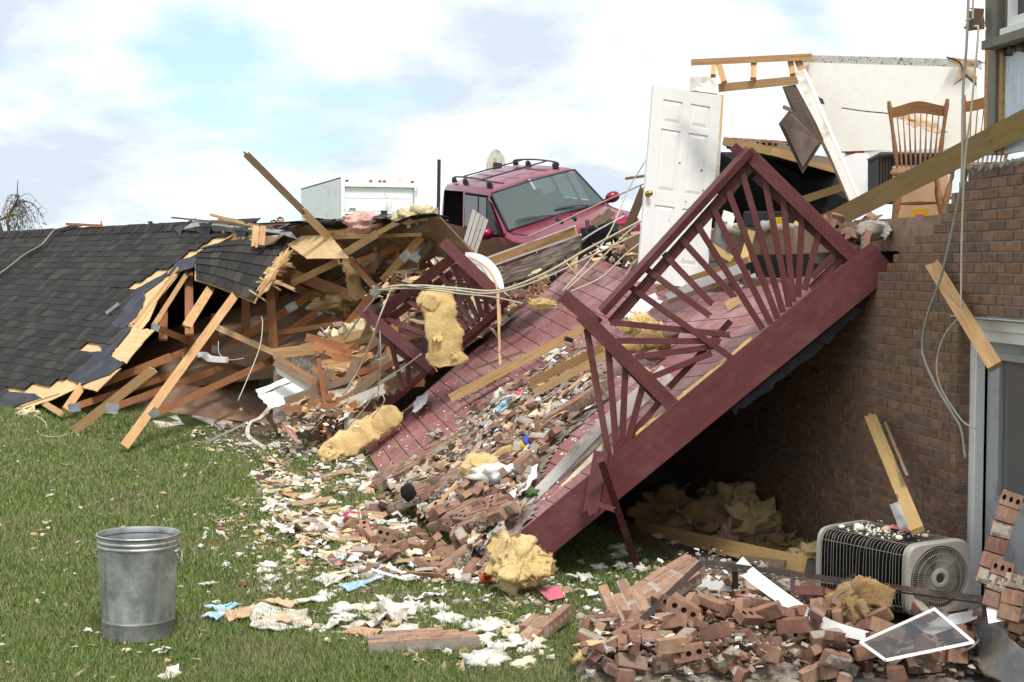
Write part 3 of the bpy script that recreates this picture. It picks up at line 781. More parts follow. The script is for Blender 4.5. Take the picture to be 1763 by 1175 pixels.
# outline of what is left, in picture columns on the roof's plane
edge_px = [(-60, 760), (35, 697), (75, 679), (130, 662), (190, 621), (232, 560), (268, 512), (308, 462), (318, 440), (356, 440), (368, 428), (395, 425), (430, 395)]
edge_uv = [roof_uv(roof_hit(*e)) for e in edge_px]
def umin(v, px_list=edge_uv):
    es = sorted(px_list, key=lambda e: e[1])
    if v <= es[0][1]: return es[0][0]
    for (u0, v0), (u1, v1) in zip(es, es[1:]):
        if v0 <= v <= v1: return u0 + (u1 - u0) * (v - v0) / max(1e-6, v1 - v0)
    return es[-1][0]
UL = roof_uv(roof_hit(-160, 402))[0] + 3.5
VE = roof_uv(roof_hit(0, 712))[1]
EXP = .165
nrow = int(VE / EXP) + 1
deck_px = [(-60, 770), (32, 700), (95, 688), (128, 666), (165, 674), (208, 624), (264, 565), (240, 556), (262, 500), (310, 456), (330, 440), (430, 395)]
# sheathing: plywood strip pieces follow the torn edge
def rpoly(name, pts, up, t, m, jag=0, seed=0):
    return sheet(name, [roof_hit(*p) + rN * up for p in pts], t, m, roof, jag=jag, seed=seed)
u_edge = [roof_uv(roof_hit(*e)) for e in [(-60, 770), (32, 700), (100, 688), (150, 672), (200, 625), (262, 560), (300, 470), (330, 440), (440, 393)]]
mb = MB(); pts = [RP(UL, 0, -.03)] + [RP(umin(v * VE / 10, u_edge) + .25, v * VE / 10, -.03) for v in range(11)] + [RP(UL, VE, -.03)]
mb.prism(pts, -rN * .012); mb.build('roof_sheathing', K['plywood'], roof)
rpoly('plywood_sheet', [(310, 456), (262, 500), (240, 545), (222, 562), (226, 572), (240, 556), (309, 462), (313, 457)], -.012, .014, 'plywood')
rpoly('plywood_sheet', [(285, 478), (312, 457), (305, 470), (232, 562), (205, 560), (228, 528), (250, 505), (252, 492)], -.010, .014, 'plywood', .07, 3)
rpoly('plywood_sheet', [(228, 563), (267, 566), (216, 625), (186, 618), (196, 603), (215, 585)], -.010, .014, 'plywood', .06, 4)
rpoly('plywood_sheet', [(140, 664), (207, 633), (165, 673), (143, 667)], -.012, .014, 'plywood', .01, 5)
rpoly('plywood_sheet', [(36, 697), (70, 684), (102, 676), (60, 690), (32, 700)], -.012, .014, 'plywood', .01, 6)
def felt_poly(pts, s=0): return rpoly('roofing_felt', pts, .002 + .0008 * s, .004, 'felt', .03, 7 + s)
felt_poly([(-30, 700), (0, 673), (60, 678), (72, 685), (30, 698), (0, 712), (-30, 730)], 0)
felt_poly([(100, 645), (130, 610), (186, 603), (205, 560), (228, 563), (190, 612), (214, 627), (190, 645), (138, 664)], 1)
felt_poly([(165, 585), (185, 550), (225, 520), (252, 490), (250, 515), (236, 545), (210, 570), (195, 595), (175, 605)], 2)
felt_poly([(190, 560), (212, 508), (252, 488), (292, 466), (282, 482), (250, 500), (246, 530), (205, 565)], 3)
felt_poly([(285, 478), (305, 448), (340, 440), (350, 452), (330, 462)], 4)
# shingles: overlapping tabs, course by course
def tab_mesh(w, L=.30, t=.008):
    mb = MB(); mb.add([(0, 0, 0), (w, 0, 0), (w, L, -.012), (0, L, -.012), (0, 0, -t), (w, 0, -t), (w, L, -.012 - t), (0, L, -.012 - t)],
                      [(0, 1, 2, 3), (4, 7, 6, 5), (0, 4, 5, 1), (1, 5, 6, 2), (3, 7, 4, 0)]); return mb
tabmes = {}
RM = Matrix(((rU.x, -rD.x, rN.x, 0), (rU.y, -rD.y, rN.y, 0), (rU.z, -rD.z, rN.z, 0), (0, 0, 0, 1)))
if RM.to_3x3().determinant() < 0: RM = Matrix(((-rU.x, -rD.x, rN.x, 0), (-rU.y, -rD.y, rN.y, 0), (-rU.z, -rD.z, rN.z, 0), (0, 0, 0, 1)))
sgn = -1 if (RM.to_3x3() @ Vector((1, 0, 0))).dot(rU) < 0 else 1
tabs = []; rs = random.Random(5)
sh_edge = [roof_uv(roof_hit(*e)) for e in [(-80, 770), (10, 672), (70, 672), (110, 655), (128, 640), (165, 620), (110, 612), (150, 598), (190, 596), (205, 575), (170, 560), (185, 548), (205, 545), (215, 520), (185, 508), (210, 500), (240, 490), (262, 472), (300, 462), (318, 442), (352, 424), (368, 412), (410, 405), (440, 392)]]
for r in range(nrow):
    v = (r + 1) * EXP
    if v > VE + .1: break
    u0 = umin(v, sh_edge) + rs.uniform(0, .12); u = u0
    while u < UL:
        w = rs.choice((.17, .2, .23, .30, .33))
        tabs.append((u, v + (.006 if rs.random() < .5 else 0) + rs.uniform(-.004, .004), w, r)); u += w + .004
def tabkey(t): p = RP(t[0], t[1]); return p.y
tabs_sorted = sorted(tabs, key=tabkey); solo = set(map(id, tabs_sorted[:296]))
mb = MB(); ra = []
for t in tabs:
    u, v, w, r = t
    o = RP(u + (w if sgn < 0 else 0), v, .012 + rs.uniform(0, .004))
    Mx = Matrix.Translation(o) @ RM @ Matrix.Rotation(rs.uniform(-.012, .012), 4, 'Z') @ Matrix.Rotation(rs.uniform(-.004, .012), 4, 'X')
    if id(t) in solo:
        if w not in tabmes: tabmes[w] = tab_mesh(w).mesh('shingle', K['shingle'])
        put('shingle', tabmes[w], Mx, roof)
    else:
        b = tab_mesh(w); rr = rs.random(); mb.add([Mx @ Vector(x) for x in b.v], b.f); ra += [rr] * len(b.f)
o = mb.build('shingle_courses', K['shingle'], roof, fixn=False); tag(o, kind='stuff')
a = o.data.attributes.new('rnd', 'FLOAT', 'FACE'); a.data.foreach_set('value', ra)
# ridge cap pieces
rs = random.Random(9); u = roof_uv(roof_hit(432, 392))[0]
while u < UL:
    L = .24; mb = MB(); z0 = .02 + rs.uniform(0, .012)
    back = Vector((-rD.x, -rD.y, 0)) ; bd = Vector((-rH.x * math.cos(PH), -rH.y * math.cos(PH), -math.sin(PH)))
    a0, b0, c0 = RP(u, .15, z0), RP(u, -.015, z0 + .02), RP(u, 0, z0 + .02) + bd * .16
    mb.add([a0, b0, c0] + [p + rU * (L + .06) - rN * .012 for p in (a0, b0, c0)] + [p - rN * .01 for p in (a0, b0, c0)], [(0, 3, 4, 1), (1, 4, 5, 2), (0, 1, 7, 6), (1, 2, 8, 7)])
    mb.build('ridge_cap', K['shingle'], roof); u += L
# the far slope behind the ridge closes the attic from the sky
bd = Vector((-rH.x * math.cos(PH), -rH.y * math.cos(PH), -math.sin(PH)))
uR = roof_uv(hit(742, 385, rO, rN))[0]
mb = MB(); mb.prism([RP(UL, 0, -.02), RP(uR, 0, -.02), RP(uR, 0, -.02) + bd * 1.5, RP(uR + 2.2, 0, -.02) + bd * 3.4, RP(UL, 0, -.02) + bd * 4.2], Vector((0, 0, -.03)))
mb.build('far_slope', K['board_brown'], roof)
mb = MB(); mb.prism([RP(UL, 0, .0), RP(uR, 0, .0), RP(uR, 0, .0) + bd * 1.5, RP(uR + 2.2, 0, .0) + bd * 3.4, RP(UL, 0, .0) + bd * 4.2], Vector((0, 0, -.012)))
mb.build('roofing_felt', K['felt'], roof)

# torn flap of roof hanging over the opening
fA, fB, fC, fD = P(352, 425, 23.4), P(493, 402, 22.2), P(432, 516, 21.3), P(338, 470, 22.4)
def flap(s, t, up=0.0):      # s across, t down
    top = fA.lerp(fB, s); bot = P(333, 480, 22.3).lerp(fC, s)
    p = top.lerp(bot, t); n = (fB - fA).cross(fC - fA).normalized(); n = n if n.z > 0 else -n
    return p + n * (up + .10 * math.sin(t * math.pi) * (1 - s) + .04 * math.sin(s * math.pi * 1.3))
mb = MB(); NS, NTT = 8, 6
g1 = [flap(i / NS * 1.03, j / NTT, -.03) for j in range(NTT + 1) for i in range(NS + 1)]
g2 = [p - Vector((0, 0, .014)) for p in g1]; n1 = len(g1)
fs = [(j * (NS + 1) + i, j * (NS + 1) + i + 1, (j + 1) * (NS + 1) + i + 1, (j + 1) * (NS + 1) + i) for j in range(NTT) for i in range(NS)]
mb.add(g1 + g2, fs + [tuple(n1 + k for k in reversed(f)) for f in fs]); mb.build('flap_sheathing', K['plywood'], roof)
rs = random.Random(4); rows = 6
for j in range(rows):
    s = -.02 + (.05 if j > 3 else 0) + rs.uniform(0, .05)
    while s < 1.0:
        w = rs.choice((.09, .12, .14)); s1 = min(1.02, s + w)
        t1 = (j + 1) / rows; t0 = max(0, t1 - 1.35 / rows)
        q = [flap(s, t1, .022), flap(s1, t1, .022), flap(s1, t0, .002), flap(s, t0, .002)]
        mb = MB(); mb.prism(q, Vector((0, 0, -.008))); o = mb.build('shingle', K['shingle'], roof); s = s1 + .004
# splintered plywood along the flap's right edge
rs = random.Random(8)
for k in range(16):
    f_ = rs.random(); e = P(500, 428, 22.0).lerp(P(440, 500, 21.3), f_); a_ = rs.uniform(-.9, .25); L = rs.uniform(.08, .28)
    beam('splinter', e + Vector((-.10, 0, .0)), e + Vector((L * math.cos(a_), -.05, L * math.sin(a_))), rs.uniform(.015, .04), .008, rs.choice(('plywood', 'lumber_pale')), roof, jag=.06, n=2)
for k in range(3): beam('splinter', P(468, 482 + k * 3, 21.4), P(505 - k * 9, 498 - k * 5, 21.0), .05 - .01 * k, .01, 'lumber_pale', roof, jag=.10, n=2)
for q_, sd_ in (([(498, 424), (506, 430), (500, 446), (478, 470), (462, 500), (446, 512), (440, 502), (462, 462)], 41), ([(490, 432), (502, 440), (494, 452), (470, 460)], 42), ([(475, 462), (482, 470), (474, 482), (458, 492)], 43)):
    sheet('plywood_sheet', [P(x, y, 21.6 - (y - 424) * .005) for x, y in q_], .012, 'plywood', roof, .10, sd_, 6, crumple=.02)
# jagged patch of plywood at the flap's lip
sheet('plywood_sheet', [P(495, 425, 21.9), P(500, 440, 21.9), P(480, 462, 21.7), P(470, 480, 21.5), P(455, 505, 21.3), P(442, 500, 21.3), P(470, 455, 21.7)], .014, 'plywood', roof, .13, 6, 5, crumple=.02)
# lifted ridge box above the flap: metal flashing, felt tatters, studs
def rp(px, py, dz=0.0): return P(px, py, Zr(px) + dz)
sheet('ridge_flashing', [rp(306, 397, -.3), rp(338, 380, -.1), rp(430, 389, -.1), rp(500, 398, -.2), rp(512, 412, -.5), rp(480, 402, -.5), rp(370, 388, -.5), rp(340, 390, -.5)], .01, 'galv', roof)
sheet('plywood_sheet', [rp(336, 412, -.35), rp(340, 395, -.3), rp(385, 394, -.3), rp(440, 400, -.3), rp(436, 424, -.5), rp(385, 417, -.4)], .012, 'plywood', roof)
sheet('plywood_sheet', [rp(382, 394, -.42), rp(386, 393, -.42), rp(386, 417, -.42), rp(382, 416, -.42)], .03, 'lumber', roof)
sheet('roofing_felt', [rp(342, 384, -.45), rp(366, 382, -.45), rp(361, 408, -.5), rp(343, 406, -.5)], .004, 'felt', roof, .04, 2)
sheet('roofing_felt', [rp(402, 390, -.45), rp(428, 391, -.45), rp(420, 410, -.5), rp(407, 411, -.5)], .004, 'felt', roof, .04, 3)
sheet('board', [rp(455, 424, -.7), rp(458, 407, -.6), rp(486, 404, -.5), rp(490, 403, -.5), rp(470, 420, -.6)], .012, 'board_brown', roof)
sheet('board', [rp(410, 420, -.6), rp(440, 408, -.6), rp(480, 405, -.55), rp(455, 425, -.6)], .012, 'metal_light', roof)
beam('stud', rp(441, 391, -.6), rp(438, 426, -.9), .10, .05, 'lumber', roof, jag=.02)
beam('stud', rp(453, 391, -.6), rp(450, 424, -.9), .09, .05, 'lumber', roof)
beam('stud', rp(419, 408, -.6), rp(419, 421, -.6), .05, .04, 'lumber', roof)
for a_, b_, w_, m_ in (((296, 375), (430, 388), .03, 'lumber_old'), ((362, 370), (430, 387), .05, 'lumber'), ((376, 377), (405, 380), .06, 'lumber_pale'), ((402, 379), (428, 384), .04, 'metal_dark'), ((430, 387), (470, 391), .04, 'lumber_old'), ((400, 384), (445, 390), .06, 'lumber')):
    beam('lath', rp(*a_, -.15), rp(*b_, -.2), w_, .02, m_, roof)
beam('lath', rp(114, 386, .1), rp(176, 389, .1), .05, .03, 'lumber_orange', roof)
beam('lath', rp(174, 381, .1), rp(175, 389, .1), .03, .02, 'lumber_orange', roof)
sheet('shingle', [rp(253, 382, 0), rp(261, 381, 0), rp(264, 387, 0), rp(258, 388, 0)], .01, 'black', roof)
sheet('shingle', [rp(314, 382, 0), rp(325, 383, 0), rp(325, 388, 0), rp(314, 388, 0)], .01, 'felt', roof)
sheet('roofing_felt', [roof_hit(302, 396) + rN * .05, roof_hit(345, 382) + rN * .1, roof_hit(318, 397) + rN * .06, roof_hit(312, 412) + rN * .03], .004, 'felt', roof)
beam('metal_strip', roof_hit(185, 543) + rN * .04, roof_hit(207, 526) + rN * .04, .05, .02, 'galv', roof)
# service cables lying over the shingles
for k, (c_, r_) in enumerate((('cord_grey', .014), ('metal_dark', .016), ('steel_brown', .012))):
    pts = [roof_hit(px + k * 2, py + k * 2) + rN * .06 for px, py in ((-30, 497), (10, 470), (45, 443), (75, 425), (95, 402), (112, 396), (140, 389))]
    o = MB().tube(smooth_path(pts, 5), r_, 6).build('service_cable', K[c_], smooth=True)
    tag(o, ('white service cable strand draped over the shingles at the left', 'black service cable draped over the shingles at the left', 'thin brown service wire draped over the shingles at the left')[k], 'cable')

# ---- truss members and gang plates (parts of the roof)
def TP(px, py, dz=0.0):
    "point of the opened attic: on the roof's plane at the left, behind the ridge line's depth further right, on the lawn lower down"
    Y = min(Zr(px), 22.8)
    if px < 330: Y = min(roof_hit(px, py).y, 26)
    if py > 685: Y = min(Y, G(px, py).y)
    elif py > 600: Y = min(Y, 22.8 - (py - 600) * .006)
    return P(px, py, Y + dz)
def member(a, b, w=.09, m='lumber_orange', za=0.0, zb=0.0, **k):
    return beam('truss_member', TP(*a, za), TP(*b, zb), w, .038, m, roof, **k)
def gang(mem, px, py, dz, ang=0, w=.14, h=.10):
    c = TP(px, py, dz); v = (CAM - c).normalized(); x = Vector((math.cos(R(ang)), 0, math.sin(R(ang)))); fr = frame(x, v, c)
    mb = MB(); mb.box((-w / 2, -h / 2, 0), (w / 2, h / 2, .004))
    for i in range(5):
        xx = -w / 2 + w * (i + .5) / 5; mb.box((xx - .006, -h / 2 + .008, .004), (xx + .006, h / 2 - .008, .009))
    return put('gang_plate', mb.mesh('gang_plate', K['galv']), fr, mem)
m1 = member((405, 508), (213, 770), .125, 'lumber', -1.2, 0.0, n=3); gang(m1, 265, 711, -.75, 45, .13, .1)
m2 = member((268, 712), (474, 618), .105, 'lumber_orange', -.45, -.2); gang(m2, 267, 712, -.9, 25, .10, .08)
m3 = member((128, 742), (264, 636), .13, 'lumber', -.1, -.9, jag=.02); gang(m3, 193, 704, -.75, -5, .18, .14)
m4 = member((200, 700), (440, 612), .10, 'lumber_orange', .1, .6)
m5 = member((136, 698), (340, 632), .10, 'lumber_orange', .1, .9); gang(m5, 128, 702, -.35, 5, .18, .12)
m6 = member((168, 664), (293, 615), .12, 'lumber_orange', .7, 1.0)
m6b = member((230, 640), (380, 580), .1, 'lumber_orange', 1.3, 1.5)
member((113, 706), (142, 664), .12, 'lumber', 0, .1)
member((68, 690), (107, 713), .09, 'lumber', .3, 0)
m9 = member((268, 564), (366, 604), .10, 'lumber_orange', -.1, -.1); gang(m9, 268, 564, -.35, -20, .12, .1); gang(m9, 370, 602, -.35, 80, .12, .1)
m10 = member((370, 562), (472, 608), .09, 'lumber_pale', -1.0, -.8); gang(m10, 373, 563, -1.25, -20, .1, .07)
member((324, 468), (264, 562), .075, 'lumber', .3, .0)
member((364, 494), (321, 562), .13, 'lumber', -.6, -.9, jag=.06)
member((309, 464), (232, 560), .10, 'lumber', .05, .05)
for a_, b_, z_ in (((325, 458), (326, 577), .9), ((423, 495), (423, 608), .5), ((370, 540), (370, 598), .4), ((282, 500), (281, 585), 1.2), ((464, 488), (472, 606), -.7), ((478, 440), (470, 560), 1.5), ((545, 440), (543, 500), 1.6), ((600, 408), (598, 470), 1.4)):
    m = member(a_, b_, .13, 'lumber_orange', z_, z_)
    if a_[0] in (423,): gang(m, 424, 611, z_ - .1, 10, .15, .12)
member((386, 602), (569, 488), .12, 'lumber_orange', .5, .9); m = member((400, 636), (592, 508), .12, 'lumber_orange', .2, .7); gang(m, 502, 529, -.1, 30, .17, .13); gang(m, 552, 534, -.1, 30, .14, .12)
member((340, 590), (500, 510), .12, 'lumber_orange', 1.5, 1.9)
member((474, 462), (612, 512), .17, 'lumber_orange', .3, .3); member((480, 482), (540, 510), .12, 'lumber_orange', .8, .9)
member((503, 488), (583, 450), .10, 'lumber', -.4, -.3)
member((594, 436), (650, 402), .11, 'lumber_pale', -.6, -.5); member((650, 402), (690, 380), .07, 'lumber_pale', -.5, -.4)
member((625, 471), (700, 404), .13, 'lumber_orange', .3, 1.0)
m = member((659, 483), (726, 408), .11, 'lumber', .2, .4); gang(m, 698, 441, -.1, 45, .15, .12)
member((606, 452), (652, 503), .09, 'lumber_orange', -.3, -.2)
m = member((649, 500), (597, 562), .13, 'lumber_orange', -.6, -.8); gang(m, 647, 503, -.95, 60, .14, .12)
member((567, 404), (631, 398), .11, 'lumber', -.15, -.15); member((631, 398), (738, 391), .12, 'lumber_old', -.05, 0); member((560, 410), (725, 404), .05, 'lumber', -.2, -.1)
member((470, 575), (590, 556), .07, 'lumber_orange', -.3, -.1); member((480, 585), (600, 540), .1, 'lumber_orange', .6, .8)
member((315, 612), (440, 640), .09, 'lumber_old', .6, .3)
member((395, 690), (560, 560), .09, 'lumber_orange', 1.0, 1.2)
member((560, 500), (690, 430), .12, 'lumber_old', 1.4, 1.6); member((520, 520), (640, 420), .12, 'lumber_old', 1.6, 1.9)
member((700, 470), (745, 415), .1, 'lumber_old', .5, .6)
# plywood sheet left under the ridge
sheet('plywood_sheet', [TP(494, 421, -.4), TP(528, 446, -.9), TP(602, 445, -.9), TP(585, 425, -.5), TP(568, 404, -.2), TP(520, 406, -.2)], .012, 'plywood', roof, .015, 12)
sheet('plywood_sheet', [P(709, 455, 20.4), P(713, 410, 20.6), P(752, 392, 20.5), P(752, 440, 20.2)], .012, 'board_brown', roof, .02, 13)
# ceiling boards lying face down below
for i, q in enumerate(([(290, 712), (430, 727), (463, 706), (443, 656), (397, 656)], [(185, 697), (292, 711), (400, 655), (330, 650)], [(420, 725), (470, 732), (480, 700), (455, 690)])):
    sheet('ceiling_board', [P(*p, min(G(p[0], max(p[1], 701)).y, 22.6) + (720 - p[1]) * .012 - .05 * i) for p in q], .012, 'board_brown', roof, .01, 20 + i)
sheet('ceiling_board', [P(110, 690, 24.0), P(470, 650, 22.5), P(640, 560, 21.6), P(640, 470, 23.5), P(300, 560, 25.5)], .012, 'board_brown', roof)
# torn shingles heaped along the ridge at the right
rs = random.Random(21)
for k in range(34):
    px = rs.uniform(500, 742); c = P(px, 392 - (px - 500) * .062 + rs.uniform(-5, 3), Zr(px) + rs.uniform(-.3, .3)); w, l = rs.uniform(.25, .6), rs.uniform(.15, .35)
    M0 = Matrix.Translation(c) @ Euler((R(rs.uniform(-22, 12)), R(rs.uniform(-14, 14)), R(rs.uniform(-30, 60)))).to_matrix().to_4x4()
    mb = MB(); mb.add([(-w / 2, -l / 2, 0), (0, -l / 2, .03), (w / 2, -l / 2, -.01), (w / 2, l / 2, 0), (0, l / 2, .05), (-w / 2, l / 2, .01)] + [(x, y, z - .01) for x, y, z in ((-w / 2, -l / 2, 0), (0, -l / 2, .03), (w / 2, -l / 2, -.01), (w / 2, l / 2, 0), (0, l / 2, .05), (-w / 2, l / 2, .01))], [(0, 1, 4, 5), (1, 2, 3, 4), (6, 11, 10, 7), (7, 10, 9, 8), (0, 6, 7, 1), (1, 7, 8, 2), (2, 8, 9, 3), (3, 9, 10, 4), (4, 10, 11, 5), (5, 11, 6, 0)])
    put('shingle', mb.mesh('shingle', K['shingle'] if rs.random() < .8 else K['galv']), M0, roof)
# ================================================================ THE FALLEN DECK
def interp(t, xs, ys): return float(np.interp(t, xs, ys))
lowP = [P(840, 965, 11.3), P(752, 900, 13.3), P(672, 838, 15.6), P(625, 768, 19.2)]
hiP = [P(1478, 438, 10.9), P(1400, 472, 12.0), P(1313, 492, 13.3), P(1210, 504, 15.2), P(1130, 484, 17.2), P(1010, 437, 20.3)]
def curve(pts):
    sm = smooth_path(pts, 8); a = np.array([tuple(p) for p in sm]); y = a[:, 1]; t = (y - y[0]) / (y[-1] - y[0])
    return lambda u: Vector((np.interp(u, t, a[:, 0]), np.interp(u, t, a[:, 1]), np.interp(u, t, a[:, 2])))
cl, ch = curve(lowP), curve(hiP)
def DK(u, v, up=0.0):
    "deck surface: u runs away from the camera along the boards, v from the ground side up to the house side"
    u_ = min(1, max(0, u)); p = cl(u_).lerp(ch(u_), v)
    if u < 0 or u > 1: p += (cl(1) - cl(0)).normalized() * (u - u_) * 8.5
    if up:
        e = .02; du = cl(min(1, u_ + e)).lerp(ch(min(1, u_ + e)), v) - cl(max(0, u_ - e)).lerp(ch(max(0, u_ - e)), v); dv = ch(u_) - cl(u_)
        n = dv.cross(du).normalized(); n = n if n.z > 0 else -n; p = p + n * up
    return p
def DN(u, v):
    return (DK(u, v, 1) - DK(u, v)).normalized()
deck = empty('wooden_deck', DK(0, 0), 'dusty red painted wooden deck collapsed at a slant from house to lawn', 'deck')
NB = 21; rs = random.Random(12)
for i in range(NB):
    v0, v1 = i / NB + .0012, (i + 1) / NB - .0012
    cuts = [-.002]; c = rs.choice((.22, .38, .56, .74)) + rs.uniform(-.02, .02)
    while c < .93: cuts.append(c); c += rs.uniform(.40, .52)
    cuts.append(1.002)
    for a_, b_ in zip(cuts, cuts[1:]):
        a2, b2 = a_ + .0004, b_ - .0004; n = max(3, int((b2 - a2) * 16)); lift = rs.uniform(0, .004); mb = MB(); vs = []
        for k in range(n + 1):
            u = a2 + (b2 - a2) * k / n
            for (v, h) in ((v0, lift), (v1, lift), (v1, -.028), (v0, -.028)): vs.append(DK(u, v, h or 1e-5))
        fs = [(k * 4 + j, k * 4 + (j + 1) % 4, (k + 1) * 4 + (j + 1) % 4, (k + 1) * 4 + j) for k in range(n) for j in range(4)] + [(0, 1, 2, 3), (n * 4 + 3, n * 4 + 2, n * 4 + 1, n * 4)]
        # own frame along the board so that the grain runs with it
        o_ = DK((a2 + b2) / 2, (v0 + v1) / 2); fr = frame(DK(b2, v0) - DK(a2, v0), DN((a2 + b2) / 2, v0), o_); inv = fr.inverted()
        mb.add([inv @ p for p in vs], fs); me = mb.mesh('deck_board', K['deck'])
        bm = bmesh.new(); bm.from_mesh(me); bmesh.ops.recalc_face_normals(bm, faces=bm.faces); bm.to_mesh(me); bm.free()
        put('deck_board', me, fr, deck)
def strip(name, f0, n, w0, w1, h0, h1, m):
    "long piece following the deck: f0(t)->(u,v) base line; box from h0 to h1 below the surface, w0..w1 sideways in u or v"
    mb = MB(); vs = []
    for k in range(n + 1):
        t = k / n; (ua, va), (ub, vb) = f0(t, w0), f0(t, w1)
        vs += [DK(ua, va, h1), DK(ub, vb, h1), DK(ub, vb, h0), DK(ua, va, h0)]
    fs = [(k * 4 + j, k * 4 + (j + 1) % 4, (k + 1) * 4 + (j + 1) % 4, (k + 1) * 4 + j) for k in range(n) for j in range(4)] + [(0, 1, 2, 3), (n * 4 + 3, n * 4 + 2, n * 4 + 1, n * 4)]
    mb.add(vs, fs); return mb.build(name, K[m], deck)
K['beam_red'] = red_paint('beam_paint', (.115, .029, .030), (.20, .095, .085), .42, .04)
# front beam: from the lower corner up to the house end, 2x12 on edge
bA, bB = DK(0, 0), DK(0, 1)
bd_ = (bB - bA).normalized(); toCam = Vector((bd_.y, -bd_.x, 0)).normalized(); toCam = toCam if toCam.y < 0 else -toCam
bn = bd_.cross(toCam); bn = bn if bn.z < 0 else -bn; bn.normalize()
def BEAM(t, down, out): return bA.lerp(bB, t) + bn * down + toCam * out
fr = frame(bB - bA, toCam, BEAM(.5, .135, .035))
ln = (bB - bA).length
mb = MB(); mb.box((-ln / 2 - .05, -.15, -.02), (ln / 2 + .13, .15, .02)); me = mb.mesh('front_beam', K['beam_red'])
o = put('front_beam', me, fr, deck)
mod_ = o.modifiers.new('bevel', 'BEVEL'); mod_.width = .004; mod_.segments = 2
strip('rim_beam', lambda t, w: (t * .999 + .001, w), 20, .0, .01, -.26, -.03, 'rail')
strip('rim_beam', lambda t, w: (t * .999 + .001, w), 20, .99, 1.0, -.26, -.03, 'rail')
strip('rim_beam', lambda t, w: (1 - w, t * .96 + .02), 4, .0, .004, -.26, -.03, 'rail')
for u in np.linspace(.06, .94, 15): strip('joist', lambda t, w: (u + w, .02 + t * .96), 4, 0, .0045, -.24, -.032, 'lumber_old')
# torn tar paper hanging below the beam
mb = MB(); vs = []; rs = random.Random(2)
for k in range(31):
    t = .60 + .33 * k / 30; a_ = BEAM(t, .30, -.04); b_ = BEAM(t + .004 * math.sin(k * 1.7), .33 + .035 * rs.random() + .03 * math.sin(math.pi * k / 30), -.05 - .02 * rs.random())
    vs += [a_, b_]
mb.add(vs, [(2 * k, 2 * k + 2, 2 * k + 3, 2 * k + 1) for k in range(30)]); o = mb.build('tar_paper', K['felt'], deck)
o.modifiers.new('solid', 'SOLIDIFY').thickness = .004
# split wood along the beam's top edge
mb = MB(); rs = random.Random(31); vs = []; n = 26
for k in range(n + 1):
    t = .415 + .31 * k / n; w = .075 * abs(math.sin(math.pi * k / n)) ** .7 * rs.uniform(.65, 1.1) + .004
    c = BEAM(t, -.018, -.01); q = BEAM(t, -.022, -.01 - w * 1.6)
    vs += [c, q + Vector((0, 0, .01 + .012 * rs.random())), q - Vector((0, 0, .03)), c - Vector((0, 0, .02))]
mb.add(vs, [(k * 4 + j, k * 4 + (j + 1) % 4, (k + 1) * 4 + (j + 1) % 4, (k + 1) * 4 + j) for k in range(n) for j in range(4)] + [(0, 1, 2, 3), (n * 4 + 3, n * 4 + 2, n * 4 + 1, n * 4)])
mb.build('split_edge', K['lumber_yellow'], deck)

# ---- near railing with its sunburst balusters
def Zb(px): return 11.3 - .4 * (px - 840) / 638
rail = empty('deck_railing', BEAM(.75, -.02, .0), 'near dark red deck railing with fanned balusters on the deck beam, lower half broken', 'railing')
def RB(name, a, b, w, t, dz0=0.0, dz1=0.0, roll=0, par=rail, zf=Zb, m='rail', jag=0):
    o = beam(name, P(*a, zf(a[0]) + dz0), P(*b, zf(b[0]) + dz1), w, t, m, par, roll=roll, jag=jag)
    md = o.modifiers.new('bevel', 'BEVEL'); md.width = .003; md.segments = 1
    return o
RB('top_rail', (1036, 537), (1291, 258), .055, .12, .0, .0, 18)
RB('sub_rail', (1053, 557), (1293, 285), .085, .036, .05, .05)
RB('end_post', (1262, 252), (1478, 447), .075, .085, .09, .09)
RB('end_rail', (1286, 262), (1470, 443), .105, .04, .0, .0)
RB('end_rail', (1300, 303), (1462, 455), .07, .036, .07, .07)
RB('post', (969, 509), (1030, 560), .11, .09, .06, .06)
RB('post', (1000, 541), (1160, 700), .115, .045, 0, 0)
RB('post', (1012, 556), (1138, 692), .075, .04, .08, .08)
for a_, b_ in (((1197, 382), (1313, 567)), ((1226, 355), (1327, 558)), ((1253, 328), (1339, 549)), ((1278, 299), (1348, 538)), ((1314, 297), (1359, 529)), ((1347, 328), (1366, 520)), ((1381, 366), (1374, 512)), ((1410, 401), (1385, 500)), ((1437, 437), (1398, 478))):
    RB('baluster', a_, b_, .05, .04, .035, .035)
for a_, b_ in (((1171, 410), (1264, 512)), ((1143, 437), (1226, 524)), ((1113, 464), (1222, 544)), ((1083, 493), (1276, 628))):
    RB('baluster', a_, b_, .05, .04, .035, .0, jag=.01)
for a_, b_ in (((1051, 555), (1256, 577)), ((1062, 587), (1240, 588)), ((1094, 615), (1238, 596)), ((1124, 649), (1226, 608))):
    RB('baluster', a_, b_, .048, .04, .03, .03, jag=.012)
RB('baluster', (1152, 668), (1258, 553), .05, .04, .12, .16)
for a_, b_ in (((1010, 566), (1052, 806)), ((1047, 597), (1063, 796)), ((1077, 630), (1070, 788)), ((1107, 663), (1079, 768))):
    RB('baluster', a_, b_, .052, .04, .03, .03)
RB('bottom_rail', (1140, 688), (1080, 757), .05, .04, .06, .06)
RB('bottom_rail', (1450, 447), (1395, 497), .055, .04, .06, .06)
o = beam('red_board', P(1036, 778, 11.0), P(1017, 884, 10.9), .12, .03, 'rail', roll=15, jag=.03); tag(o, 'short broken red board leaning on the lower end of the deck beam', 'board')
o = beam('red_post', P(1034, 792, 10.75), G(1099, 982), .055, .05, 'rail'); tag(o, 'long thin red baluster leaning from the lower deck beam to the grass', 'baluster')
